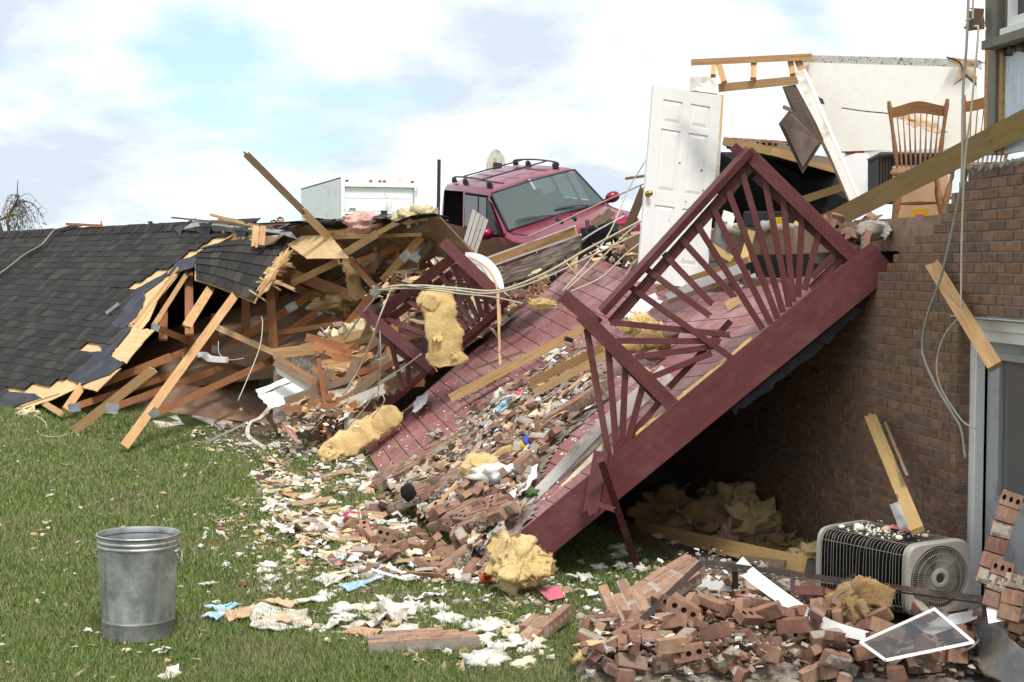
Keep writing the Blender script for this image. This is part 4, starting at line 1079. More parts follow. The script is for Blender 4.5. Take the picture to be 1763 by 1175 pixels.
o = beam('red_stub', P(1028, 868, 10.8), P(1058, 878, 10.78), .04, .04, 'rail', jag=.02); tag(o, 'small broken red stub sticking out of the deck beam beside the leaning baluster', 'board')

# ---- far railing
def Zf(px): return 19.0 - 1.9 * (px - 620) / 250
far = empty('deck_railing', P(748, 638, Zf(748)), 'far dark red deck railing with fanned balusters lying over the deck edge under the cables', 'railing')
def FB(name, a, b, w, t=.05, d0=0.0, d1=0.0, roll=0): return RB(name, a, b, w, t, d0, d1, roll, far, Zf)
FB('top_rail', (645, 548), (790, 436), .13, .05); FB('sub_rail', (664, 556), (778, 470), .10, .04, .12, .12)
FB('end_post', (765, 419), (870, 520), .14, .1, -.05, -.05); FB('end_rail', (782, 458), (852, 523), .09, .04, .1, .1)
FB('post', (621, 532), (748, 637), .15, .1, -.06, -.06); FB('post', (650, 575), (735, 645), .08, .04, .1, .1)
for a_, b_ in (((700, 516), (795, 580)), ((718, 501), (800, 575)), ((738, 485), (806, 568)), ((759, 472), (815, 560)), ((779, 458), (824, 552)), ((811, 479), (830, 546)), ((836, 506), (838, 540))):
    FB('baluster', a_, b_, .065, .04, .05, .05)
for a_, b_ in (((673, 590), (694, 674)), ((702, 614), (704, 668)), ((662, 548), (748, 582)), ((688, 570), (748, 583)), ((715, 600), (748, 590))):
    FB('baluster', a_, b_, .065, .04, .05, .05)
FB('bottom_rail', (738, 637), (648, 715), .085, .05, .1, .1); FB('bottom_rail', (792, 590), (874, 520), .07, .05, .05, .05); FB('bottom_rail', (795, 598), (868, 535), .05, .05, .15, .15)

# ================================================================ THE SUV
car = empty('parked_suv', (0.60, 24.6, 2.24), 'purplish red sport utility vehicle shoved up on the debris with its front end wrecked', 'suv', rot=(R(16.1), R(5), R(-71.3)))
CM = WM[car.name]
def carpaint():
    m, n, b = M_('car_paint'); t = NT(m); co = t.coord((1, 1, 1), False)
    col = t.mix(t.ramp(t.noise(co, 3, 6, .7), [(.5, (0,)*3), (.75, (.35,)*3)]), (.26, .004, .040), (.28, .015, .055))
    ge = t.node('ShaderNodeNewGeometry'); col = t.mix(ge.outputs['Backfacing'], col, (.09, .085, .08))
    t.l.new(col, b.inputs['Base Color']); b.inputs['Metallic'].default_value = .55; b.inputs['Roughness'].default_value = .3
    b.inputs['Coat Weight'].default_value = .3; b.inputs['Coat Roughness'].default_value = .06; return m
K['car'] = carpaint(); K['car_glass'] = glass('car_glass', (.05, .07, .08), .6, .03); K['car_trim'] = mat('car_trim', (.02, .02, .022), .45, .1)
K['windshield'] = glass('windshield_glass', (.14, .18, .17), .55, .05)
def CP(name, mb, m, par=car, smooth=False, ang=None):
    me = mb.mesh(name, K[m] if isinstance(m, str) else m, smooth)
    bm = bmesh.new(); bm.from_mesh(me); bmesh.ops.recalc_face_normals(bm, faces=bm.faces); bm.to_mesh(me); bm.free()
    o = put(name, me, CM, par)
    if ang: shade(o, ang)
    return o
#            x     zb   belt  bw    g_y   g_z   r_y   r_z   top
STN = [(2.62, .45, .98, .70, .62, 1.00, .50, 1.02, 1.03), (2.55, .38, 1.02, .86, .78, 1.05, .62, 1.08, 1.09), (2.3, .38, 1.06, .93, .84, 1.10, .70, 1.135, 1.15),
      (1.45, .38, 1.09, .95, .87, 1.14, .76, 1.175, 1.215), (1.30, .38, 1.11, .955, .885, 1.17, .80, 1.20, 1.24), (.52, .38, 1.13, .96, .80, 1.70, .735, 1.765, 1.81),
      (.40, .38, 1.13, .96, .79, 1.725, .72, 1.80, 1.845), (-.9, .38, 1.14, .96, .79, 1.74, .72, 1.815, 1.86), (-2.3, .38, 1.15, .95, .77, 1.72, .70, 1.79, 1.835), (-2.48, .38, 1.15, .93, .76, 1.62, .66, 1.70, 1.73), (-2.6, .42, 1.15, .90, .86, 1.22, .7, 1.25, 1.26), (-2.63, .5, 1.0, .88, .8, 1.02, .7, 1.03, 1.04)]
def rings(x, zb, zt, bw, gy, gz, ry, rz, top):
    h = [(0, zb), (bw - .08, zb), (bw + .01, zb + .18), (bw + .025, (zb + zt) / 2 + .1), (bw, zt), (gy, gz), (ry, rz), (0, top)]
    return [(x, -y, z) for y, z in h] + [(x, y, z) for y, z in h[-2:0:-1]]
mb = MB(); vs = []; n = 14
for s_ in STN: vs += rings(*s_)
iW = [k for k, s_ in enumerate(STN) if s_[0] == 1.30][0]; iR = [k for k, s_ in enumerate(STN) if s_[0] == .40][0]
fs = [(i * n + j, i * n + (j + 1) % n, (i + 1) * n + (j + 1) % n, (i + 1) * n + j) for i in range(len(STN) - 1) for j in range(n) if not ((i == iW and j in (5, 6, 7, 8)) or (i in (iR, iR + 1) and j in (4, 9)))]
fs += [tuple(range(n)), tuple(range((len(STN) - 1) * n, len(STN) * n))]
mb.add(vs, fs); body = CP('body', mb, 'car')
bv = body.modifiers.new('bevel', 'BEVEL'); bv.width = .03; bv.segments = 3; bv.limit_method = 'ANGLE'; bv.angle_limit = R(22); shade(body, 40)
def quadpanel(name, pts, m, t=.006, off=.012, par=car):
    pts = [Vector(p) for p in pts]; nn = (pts[1] - pts[0]).cross(pts[2] - pts[0]).normalized(); c = sum(pts, Vector()) / len(pts)
    if nn.dot(c - Vector((c.x * .8, 0, .9))) < 0: nn = -nn
    mb = MB(); mb.prism([p + nn * (off - t) for p in pts], nn * t); return CP(name, mb, m, par)
# windshield with black surround and wipers
def ws(y, t):  # t 0 bottom 1 top
    a = Vector((1.32, y * .86, 1.175)); b = Vector((.50, y * .76, 1.755)); p = a.lerp(b, t); return p
wsd = lambda s_: [ws(-1 + s_, .03 + s_), ws(0, .02 + s_) + Vector((.06, 0, .02)), ws(1 - s_, .03 + s_), ws(1 - s_, .97 - s_), ws(0, .98 - s_) + Vector((.05, 0, .03)), ws(-1 + s_, .97 - s_)]
mb = MB()
def wgrid(s_, off, m, name):
    mb = MB(); N1 = 10; vs = []
    for j in range(5):
        for i in range(N1 + 1):
            y = -1 + s_ + (2 - 2 * s_) * i / N1; t_ = .03 + s_ + (.94 - 2 * s_) * j / 4
            p = ws(y, t_) + Vector((.06 * (1 - y * y), 0, .03 * (1 - y * y))) + Vector((.61, 0, .79)) * off; vs.append(p)
    mb.add(vs, [(j * (N1 + 1) + i, j * (N1 + 1) + i + 1, (j + 1) * (N1 + 1) + i + 1, (j + 1) * (N1 + 1) + i) for j in range(4) for i in range(N1)])
    return CP(name, mb, m, smooth=True)
wgrid(.0, .012, 'windshield', 'windshield')
mb = MB()
def wp_(y, t_): return ws(y, t_) + Vector((.06 * (1 - y * y), 0, .03 * (1 - y * y))) + Vector((.61, 0, .79)) * .016
loop_ = [(y, .02) for y in np.linspace(-1, 1, 12)] + [(1, t_) for t_ in np.linspace(.1, .9, 6)] + [(y, .98) for y in np.linspace(1, -1, 12)] + [(-1, t_) for t_ in np.linspace(.9, .1, 6)]
CP('windshield_seal', MB().tube([wp_(*q) for q in loop_] + [wp_(-1, .02)], .016, 6), 'car_trim')
for y0, y1 in ((-.1, -.78), (.62, .04)):
    a = ws(y0, .02) + Vector((.07, 0, .06)); b = ws(y1, .15) + Vector((.07, 0, .06))
    CP('wiper', MB().tube([a, a.lerp(b, .5) + Vector((0, 0, .02)), b], .011, 5), 'car_trim')
    CP('wiper', MB().tube([a.lerp(b, .35) + Vector((.01, 0, .01)), b + Vector((.01, -.05, -.01))], .012, 5), 'car_trim')
# side windows (both sides) and seams
for sd_ in (-1, 1):
    def sv(x, t, o=0): return Vector((x, sd_ * (.958 + (.79 - .958) * t + o), 1.14 + (1.735 - 1.14) * t))
    for nm, x0, x1, x0t, x1t, gm in (('front_window', .38, -.02, .38, -.02, 'car_glass'), ('rear_window', -.10, -.84, -.10, -.84, 'car_glass')):
        q4 = [sv(x0 + .02, .01), sv(x1 - .02, .01), sv(x1t - .02, .98), sv(x0t + .02, .98)]; CP('window_seal', MB().tube(q4 + q4[:1], .016, 5), 'car_trim')
        quadpanel(nm, [sv(x0, .05), sv(x1, .05), sv(x1t, .92), sv(x0t, .92)], gm, .004, .014)
    if sd_ > 0: quadpanel('quarter_window', [sv(-.98, .04), sv(-2.2, .04), sv(-2.2, .95), sv(-.98, .95)], 'car_glass', .004, .006)
    quadpanel('pillar', [sv(-.015, 0), sv(-.10, 0), sv(-.10, 1), sv(-.015, 1)], 'car_trim', .02, .004); quadpanel('pillar', [sv(-.85, 0), sv(-.98, 0), sv(-.98, 1), sv(-.85, 1)], 'car', .02, .006)
    quadpanel('side_glass', [Vector((1.12, sd_ * .935, 1.15)), Vector((.44, sd_ * .955, 1.15)), Vector((.44, sd_ * .815, 1.66)), Vector((.60, sd_ * .83, 1.60))], 'car_trim', .004, .012)
    for x in (.95, -.02, -.88):
        quadpanel('door_seam', [sv(x + .006, 0), sv(x - .006, 0), Vector((x - .006, sd_ * .985, .5)), Vector((x + .006, sd_ * .985, .5))], 'car_trim', .002, .006)
    for x in (.02, -.85):
        quadpanel('pillar_trim', [sv(x - .04, .0), sv(x - .09, .0), sv(x - .09, .97), sv(x - .04, .97)], 'car', .004, .018) if False else None
    quadpanel('door_handle', [Vector((.15, sd_ * .985, 1.03)), Vector((.33, sd_ * .985, 1.03)), Vector((.33, sd_ * .985, 1.07)), Vector((.15, sd_ * .985, 1.07))], 'car_trim', .02, .03)
    # mirror
    mb = MB(); bm = bmesh.new(); bmesh.ops.create_icosphere(bm, subdivisions=3, radius=1)
    for v in bm.verts: v.co = Vector((v.co.x * .085 if v.co.x > 0 else v.co.x * .05, v.co.y * .13, v.co.z * .095)) + Vector((.98, sd_ * 1.14, 1.20))
    me = bpy.data.meshes.new('mirror'); bm.to_mesh(me); bm.free(); me.materials.append(K['car']); me.polygons.foreach_set('use_smooth', [True] * len(me.polygons))
    mr = put('mirror', me, CM, car)
    CP('mirror_arm', MB().tube([(.96, sd_ * .93, 1.14), (.97, sd_ * 1.08, 1.17)], .05, 8), 'car_trim', mr)
    quadpanel('mirror_base', [Vector((1.12, sd_ * .94, 1.12)), Vector((.80, sd_ * .955, 1.12)), Vector((.78, sd_ * .90, 1.36))], 'car_trim', .01, .03)
    # roof rail with feet
    rr = MB().tube(smooth_path([(.2, sd_ * .62, 1.86), (.06, sd_ * .62, 1.915), (-1.0, sd_ * .62, 1.94), (-2.0, sd_ * .60, 1.915), (-2.15, sd_ * .60, 1.85)], 5), .016, 6)
    ro = CP('roof_rail', rr, 'car_trim', smooth=True)
    for x in (.05, -1.35, -2.05): 
        fb = MB(); fb.lathe([(.0, .075), (.03, .07), (.05, .04), (.06, -.02)], 10, 0, Matrix.Translation((x, sd_ * .61, 1.84)) @ Matrix.Diagonal((2.0, .8, 1, 1))); CP('rail_foot', fb, 'car_trim', ro)
    # headlight
    quadpanel('headlight', [Vector((2.57, sd_ * .55, .84)), Vector((2.50, sd_ * .88, .84)), Vector((2.50, sd_ * .88, 1.0)), Vector((2.57, sd_ * .55, 1.0))], 'metal_light', .02, .03)
for x in (-.35, -1.6): CP('cross_bar', MB().tube([(x, -.6, 1.925), (x, .6, 1.925)], .013, 6), 'car_trim')
for y in (-.4, -.13, .13, .4): quadpanel('roof_rib', [Vector((.2, y - .02, 1.835)), Vector((.2, y + .02, 1.835)), Vector((-2.1, y + .02, 1.84)), Vector((-2.1, y - .02, 1.84))], 'car', .006, .012)
quadpanel('hood_seam', [Vector((1.4, -.86, 1.16)), Vector((1.4, -.845, 1.165)), Vector((2.5, -.68, 1.105)), Vector((2.5, -.695, 1.10))], 'car_trim', .004, .012)
quadpanel('hood_seam', [Vector((1.4, .86, 1.16)), Vector((1.4, .845, 1.165)), Vector((2.5, .68, 1.105)), Vector((2.5, .695, 1.10))], 'car_trim', .004, .012)
gb = MB()
for k in range(6): gb.box((2.60, -.5, .70 + k * .05), (2.66, .5, .725 + k * .05))
CP('grille', gb, 'black')
gb = MB(); gb.box((2.5, -.9, .42), (2.72, .9, .62)); o = CP('bumper', gb, 'black'); o.modifiers.new('b', 'BEVEL').width = .04
for x in (1.6, -1.65):
    for sd_ in (-1, 1):
        T = Matrix.Translation((x, sd_ * .86, .37)) @ Matrix.Rotation(math.pi / 2, 4, 'X')
        w_ = MB().lathe([(.24, -.11), (.34, -.12), (.37, -.09), (.37, .09), (.34, .12), (.24, .11)], 24, 0, T); o = CP('wheel', w_, 'rubber', ang=30)
        CP('rim', MB().lathe([(.0, .06), (.08, .08), (.2, .06), (.24, .11), (.24, -.11), (0, -.05)], 20, 0, T), 'chrome', o)
K['cloth_seat'] = mat('seat_cloth', (.16, .14, .12), .9, .1)
db = MB(); db.box((.95, -.84, .85), (1.35, .84, 1.13)); o = CP('dashboard', db, 'cloth_seat'); o.modifiers.new('b', 'BEVEL').width = .06
for y_ in (0,): sb = MB(); sb.box((-1.35, -.7, .8), (-1.2, .7, 1.38)); CP('rear_seat', sb, 'cloth_seat')
st = MB().tube([Vector((.86, .38 + .18 * math.cos(a), 1.22 + .15 * math.sin(a))) for a in np.linspace(0, 6.28, 20)], .014, 5); CP('steering_wheel', st, 'car_trim')
for y in (-.4, .4):
    sb = MB(); sb.box((-.15, y - .24, .8), (.0, y + .24, 1.42)); o = CP('seat', sb, 'cloth_seat'); o.modifiers.new('b', 'BEVEL').width = .05

# ================================================================ BOX TRUCK
tr_dir = Vector((-math.sin(R(18.2)), math.cos(R(18.2)), 0)); tr_x = Vector((tr_dir.y, -tr_dir.x, 0))
T0 = P(588, 307, 45.0); TRW = (P(719, 309, 45.75) - T0).dot(tr_x); z1 = T0.z; z0 = z1 - 2.45
truck = empty('box_truck', (T0.x, T0.y, 1.9), 'white box truck parked behind the rubble with its roll up rear door partly open', 'truck')
TM = Matrix(((tr_x.x, tr_dir.x, 0, T0.x), (tr_x.y, tr_dir.y, 0, T0.y), (0, 0, 1, 0), (0, 0, 0, 1)))
K['truck_white'] = mat('truck_white', (.90, .91, .92), .5, .03, 2, .03, dirt=(.55, .55, .53), dirt_amt=.15, rvar=.02)
def TB(name, lo, hi, m, par=truck):
    mb = MB(); mb.box(lo, hi); o = put(name, mb.mesh(name, K[m]), TM, par); return o
LT = 7.4
TB('cargo_box', (0, .12, z0), (.05, LT, z1), 'truck_white'); TB('cargo_box', (TRW - .05, .12, z0), (TRW, LT, z1), 'truck_white')
TB('roof', (.051, .12, z1 - .05), (TRW - .051, LT, z1 - .004), 'truck_white'); TB('box_front', (.051, LT - .05, z0), (TRW - .051, LT, z1 - .051), 'truck_white'); TB('cargo_floor', (.051, .12, z0), (TRW - .051, LT - .051, z0 + .1), 'board_brown')
TB('top_trim', (-.012, .12, z1 + .001), (.03, LT, z1 + .04), 'metal_dark')
for k in range(14): TB('side_panel', (-.014, .3 + k * .5, z0 + .15), (-.003, .3 + k * .5 + .485, z1 - .06), 'truck_white')
fw = .10
TB('rear_frame', (-.015, 0, z0), (fw, .118, z1 + .02), 'truck_white'); TB('rear_frame', (TRW - fw, 0, z0), (TRW + .015, .118, z1 + .02), 'truck_white')
TB('rear_frame', (fw + .002, 0, z1 - .26), (TRW - fw - .002, .118, z1 + .02), 'truck_white')
dh = [(z1 - .27, z1 - .62), (z1 - .63, z1 - 1.03), (z1 - 1.04, z1 - 1.12)]
for a_, b_ in dh: TB('door_panel', (fw + .03, .10, b_), (TRW - fw - .03, .13, a_), 'truck_white')
for x in (fw + .01, TRW - fw - .03): TB('door_track', (x, .06, z0 + .1), (x + .018, .12, z1 - .27), 'metal_light')
for x in (.17, .93 * TRW, .38 * TRW, .5 * TRW, .56 * TRW): TB('marker_light', (x - .05, -.02, z1 - .09), (x + .05, -.002, z1 - .05), 'red_lens')
pl = TB('maker_plate', (.24, .085, z1 - 1.0), (.48, .098, z1 - .92), 'metal_light')
for k in range(4): TB('plate_letter', (.27 + k * .05, .080, z1 - .985), (.30 + k * .05, .0845, z1 - .935), 'metal_dark', pl)
o = TB('door_latch', (TRW * .52, .04, z1 - 1.12), (TRW * .60, .098, z1 - 1.0), 'metal_dark'); TB('door_handle', (TRW * .72, .06, z1 - 1.06), (TRW * .83, .098, z1 - 1.03), 'metal_light')
TB('bumper', (0, -.15, z0 - .35), (TRW, -.02, z0 - .2), 'metal_dark'); TB('chassis', (.6, 0, z0 - .3), (TRW - .6, LT + 1.5, z0 - .02), 'metal_dark')
TB('cab', (.1, LT + .15, z0 - .5), (TRW - .1, LT + 2.2, z0 + 1.3), 'truck_white').modifiers.new('b', 'BEVEL').width = .15
for y in (1.2, LT + 1.4):
    for x in (.15, TRW - .15):
        put('wheel', MB().lathe([(.2, -.14), (.42, -.15), (.48, -.1), (.48, .1), (.42, .15), (.2, .14), (0, .1)], 24, 0, TM @ Matrix.Translation((x, y, 1.9 + .48)) @ Matrix.Rotation(math.pi / 2, 4, 'Y')).mesh('wheel', K['rubber']), Matrix.Identity(4), truck)
# pole and oval board beside the SUV
o = MB().tube([P(752, 420, 23.5), P(755, 345, 23.5), P(756, 275, 23.5)], .03, 8).build('steel_pole', K['metal_dark']); tag(o, 'dark steel pole standing upright between the box truck and the red vehicle', 'pole')
bc = P(855, 287, 30); ob = empty('oval_board', (bc.x, bc.y, bc.z - .4), 'round white board with a dark grey rectangle standing behind the red vehicle', 'board')
fr = frame((math.cos(R(52)), math.sin(R(52)), 0), (math.sin(R(52)), -math.cos(R(52)), .0), bc)
mb = MB(); q = [fr @ Vector((.31 * math.cos(a), .36 * math.sin(a), 0)) for a in np.linspace(0, 6.28, 29)[:-1]]; mb.prism(q, -(fr.to_3x3() @ Vector((0, 0, .03)))); mb.build('board_face', K['white_dirty'], ob)
mb = MB(); q = [fr @ Vector((x, y, .004)) for x, y in ((-.12, -.22), (.16, -.22), (.16, .08), (-.12, .08))]; mb.prism(q, fr.to_3x3() @ Vector((0, 0, .01))); mb.build('grey_panel', K['metal_dark'], ob)
MB().tube([bc - Vector((0, -.06, .3)), Vector((bc.x, bc.y + .06, 1.9))], .03, 8).build('mast', K['metal_dark'], ob)
# ================================================================ WHAT IS LEFT OF THE UPPER FLOOR
def wallpaper_mat():
    m, n, b = M_('wallpaper'); t = NT(m); co = t.coord((1, 1, 1), False)
    sp = t.node('ShaderNodeSeparateXYZ'); t.l.new(co, sp.inputs[0])
    base = t.ramp(t.noise(co, 14, 5, .7), [(.3, (.88, .83, .73)), (.7, (.94, .91, .83))])
    fl = t.ramp(t.noise(co, 26, 6, .8, 1.5), [(.40, (.05, .06, .10)), (.47, (.45, .43, .40)), (.53, (.72, .68, .62)), (.60, (.30, .22, .20)), (.66, (.6, .58, .55))])
    band = t.math('GREATER_THAN', sp.outputs[1], .0)
    t.l.new(t.mix(band, base, fl), b.inputs['Base Color']); b.inputs['Roughness'].default_value = .85; return m
K['wallpaper'] = wallpaper_mat()
TL, TR_, BR_, BL_ = P(1380, 96, 14.6), P(1682, 104, 13.0), P(1682, 252, 12.7), P(1446, 262, 14.0)
wp_ = empty('wallpapered_wall', (BL_.x, BL_.y, 2.6), 'leaning cream wallpapered interior wall with a dark floral border along its top edge', 'wall')
def bil(s, t): return TL.lerp(TR_, s).lerp(BL_.lerp(BR_, s), t)
def wpan(name, s0, s1, t0, t1, m, org=None, off=0.0, th=.10):
    q = [bil(s0, t0), bil(s1, t0), bil(s1, t1), bil(s0, t1)]; x = (q[1] - q[0]).normalized(); n_ = x.cross(q[3] - q[0]).normalized(); n_ = n_ if n_.dot(CAM - q[0]) > 0 else -n_
    o_ = (q[0] + q[1]) / 2 if org is None else org; fr = frame(x, n_, o_); inv = fr.inverted(); mb = MB(); lo = [inv @ p for p in q]; zz_ = sum(p.z for p in lo) / 4
    mb.prism([Vector((p.x, p.y, zz_ + off)) for p in lo], (0, 0, -th)); me = mb.mesh(name, K[m] if isinstance(m, str) else m); return put(name, me, fr, wp_)
edge = bil(.5, .085)
pl = wpan('wall_panel', 0, 1, 0, 1, 'wallpaper', edge)
wpan('top_plate', -.01, 1.01, -.03, -.002, 'paper', None, .0, .12)
wpan('lower_panel', .10, .95, 1.005, 1.16, 'white', None, -.01, .03)
sheet('lower_panel', [P(1446, 264, 13.9), P(1498, 264, 13.7), P(1498, 352, 13.5), P(1482, 352, 13.6), P(1460, 300, 13.8)], .02, 'white', wp_)
beam('chair_rail', P(1456, 264, 13.85), P(1512, 260, 13.7), .02, .02, 'red_cloth', wp_)
for (a_, b_) in (((1409, 167), (1420, 180)), ((1452, 239), (1462, 249))): sheet('hole', [P(a_[0], a_[1], 14.0), P(b_[0] - 3, a_[1] + 4, 14.0), P(b_[0], b_[1], 13.95), P(a_[0] + 3, b_[1] - 2, 13.95)], .004, 'black', wp_)
MB().tube(smooth_path([P(1449, 186, 13.6), P(1490, 192, 13.4), P(1530, 196, 13.2), P(1580, 205, 12.9)]), .006, 5).build('crack', K['char'], wp_)
sheet('torn_flap', [P(1530, 197, 12.9), P(1600, 198, 12.75), P(1632, 232, 12.6), P(1590, 222, 12.6), P(1560, 212, 12.7)], .006, 'tan', wp_, .02, 3, crumple=.02)
sheet('torn_flap', [P(1640, 148, 12.8), P(1660, 130, 12.7), P(1682, 150, 12.6), P(1682, 132, 12.6), P(1655, 104, 12.8)], .006, 'tan', wp_, .01, 8)
MB().tube(smooth_path([P(1630, 99, 12.9), P(1652, 108, 12.8), P(1662, 128, 12.7), P(1680, 145, 12.6)]), .008, 5).build('wire', K['black'], wp_)
# white trim board along its slanted left edge
for a_, b_, w_, m_, dz in (((1377, 124), (1475, 351), .095, 'white_dirty', 0), ((1385, 121), (1483, 349), .03, 'white', -.02), ((1372, 155), (1467, 352), .03, 'lumber_old', .02)):
    beam('slanted_trim', P(*a_, 14.0 + dz), P(*b_, 13.1 + dz), w_, .03, m_, wp_)
# ladder of 2x4 framing against the sky
lad = empty('wall_framing', P(1372, 150, 14.4), 'ladder of bare tan two by four framing sticking out against the sky', 'wall frame')
for a_, b_, w_, r_ in (((1190, 108), (1397, 98), .065, 0), ((1237, 152), (1374, 138), .085, 0), ((1229, 111), (1228, 131), .05, 0), ((1236, 106), (1247, 142), .06, 0), ((1298, 104), (1297, 136), .06, 0), ((1360, 101), (1365, 129), .06, 0), ((1371, 97), (1383, 128), .075, 0)):
    beam('stud', P(*a_, 14.5), P(*b_, 14.4), w_, .05, 'lumber', lad)
beam('stud', P(1640, 104, 13.1), P(1682, 112, 12.9), .05, .05, 'lumber', lad)
# door standing on the deck
dA, dB, dC, dD = P(1125, 147, 14.75), P(1242, 164, 15.05), P(1210, 505, 15.0), P(1095, 462, 14.6)
x_ = (dB - dA).normalized(); n_ = x_.cross(dA - dD).normalized(); n_ = n_ if n_.y < 0 else -n_
dw = (dB - dA).length; up_ = n_.cross(x_); up_ = up_ if up_.z > 0 else -up_
H_ = 2.03; base = dA - up_ * H_
skew = ((dD - dA).dot(x_)) / ((dD - dA).length)
up_ = ((dA - dD).normalized() * 1.0); up_ = (up_ - n_ * up_.dot(n_)).normalized(); base = dA - up_ * H_
x2 = up_.cross(n_).normalized(); x2 = x2 if x2.x > 0 else -x2; x_ = (x_ * .75 + x2 * .25).normalized()
door = empty('panel_door', base + x_ * dw / 2, 'white six panel interior door standing upright on the deck with a brass knob', 'door')
DM = Matrix(((x_.x, up_.x, n_.x, dA.x), (x_.y, up_.y, n_.y, dA.y), (x_.z, up_.z, n_.z, dA.z), (0, 0, 0, 1)))
def DB(name, lo, hi, m='white', par=door):
    mb = MB(); mb.box((lo[0] * dw, -lo[1], lo[2]), (hi[0] * dw, -hi[1], hi[2])); return mb
xs = [0, .16, .44, .56, .84, 1]; ys = [0, .125, .36, .43, 1.07, 1.22, 1.80, 2.03]
mb = MB(); mb.box((0, -H_, -.035), (dw, 0, -.012))
for i in range(5):
    for j in range(7):
        if not (i in (1, 3) and j in (1, 3, 5)): mb.box((xs[i] * dw, -ys[j + 1], -.0119), (xs[i + 1] * dw, -ys[j], 0))
me = mb.mesh('door_leaf', K['white']); put('door_leaf', me, DM, door)
for i in (1, 3):
    for j in (1, 3, 5):
        a0, a1, b0, b1 = xs[i] * dw, xs[i + 1] * dw, -ys[j + 1], -ys[j]; e, k_ = .012, .045
        mb = MB(); mb.add([(a0 + e, b0 + e, -.011), (a1 - e, b0 + e, -.011), (a1 - e, b1 - e, -.011), (a0 + e, b1 - e, -.011), (a0 + k_, b0 + k_, -.002), (a1 - k_, b0 + k_, -.002), (a1 - k_, b1 - k_, -.002), (a0 + k_, b1 - k_, -.002)], [(4, 5, 6, 7), (0, 1, 5, 4), (1, 2, 6, 5), (2, 3, 7, 6), (3, 0, 4, 7)])
        put('panel', mb.mesh('panel', K['white']), DM, door)
kb = MB().lathe([(0, .075), (.02, .073), (.03, .06), (.028, .045), (.014, .035), (.014, .01), (.033, .008), (.033, 0), (0, 0)], 20, 0, Matrix.Translation((-.0 + .035, -1.12, 0)))
put('door_knob', kb.mesh('door_knob', K['brass'], True), DM, door)
mb = MB()
for _ in range(9):
    a, b = rnd.uniform(.1, .9) * dw, -rnd.uniform(.7, 1.8); r = rnd.uniform(.004, .01); mb.box((a - r, b - r, -.001), (a + r, b + r, .0015))
tag(put('mud_specks', mb.mesh('mud_specks', K['char']), DM, door), kind='stuff')
o = sheet('drywall_piece', [P(1189, 133, 15.4), P(1234, 131, 15.4), P(1236, 162, 15.3), P(1189, 156, 15.4)], .03, 'tan_pale' if 'tan_pale' in K else 'drywall'); tag(o, 'square of cream drywall showing above the top of the white door', 'drywall')
o = beam('door_jamb', P(1242, 165, 15.15), P(1233, 330, 15.1), .05, .1, 'lumber_pale'); tag(o, 'narrow split door jamb standing right behind the white door', 'door jamb')
o = beam('door_casing', P(1238, 240, 15.05), P(1231, 345, 15.0), .05, .02, 'white_dirty'); tag(o, 'narrow white casing strip beside the edge of the white door', 'trim')
# dark cavity: torn black felt over the fallen rooms behind
cav = empty('fallen_room', P(1330, 400, 16.5), 'dark hollow under the fallen wall, closed by black roofing felt on broken rafters', 'ruined room')
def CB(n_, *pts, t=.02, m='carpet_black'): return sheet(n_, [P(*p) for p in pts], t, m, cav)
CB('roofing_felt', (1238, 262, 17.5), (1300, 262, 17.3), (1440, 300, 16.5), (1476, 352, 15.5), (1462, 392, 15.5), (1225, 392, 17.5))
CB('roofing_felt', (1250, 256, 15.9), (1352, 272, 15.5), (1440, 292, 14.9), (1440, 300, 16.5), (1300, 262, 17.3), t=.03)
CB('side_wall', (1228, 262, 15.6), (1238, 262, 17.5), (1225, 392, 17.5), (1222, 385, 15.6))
beam('rafter', P(1246, 243, 15.6), P(1362, 268, 15.2), .09, .05, 'joist', cav); beam('rafter', P(1290, 250, 15.5), P(1440, 292, 14.8), .08, .05, 'lumber', cav); beam('rafter', P(1336, 250, 15.7), P(1362, 262, 15.5), .1, .05, 'lumber_old', cav)
beam('rafter', P(1384, 344, 14.9), P(1454, 321, 14.6), .08, .05, 'joist', cav); beam('rafter', P(1398, 273, 14.6), P(1432, 277, 14.5), .07, .04, 'white_dirty', cav)
beam('rafter', P(1415, 375, 14.6), P(1450, 360, 14.5), .06, .04, 'lumber_orange', cav)
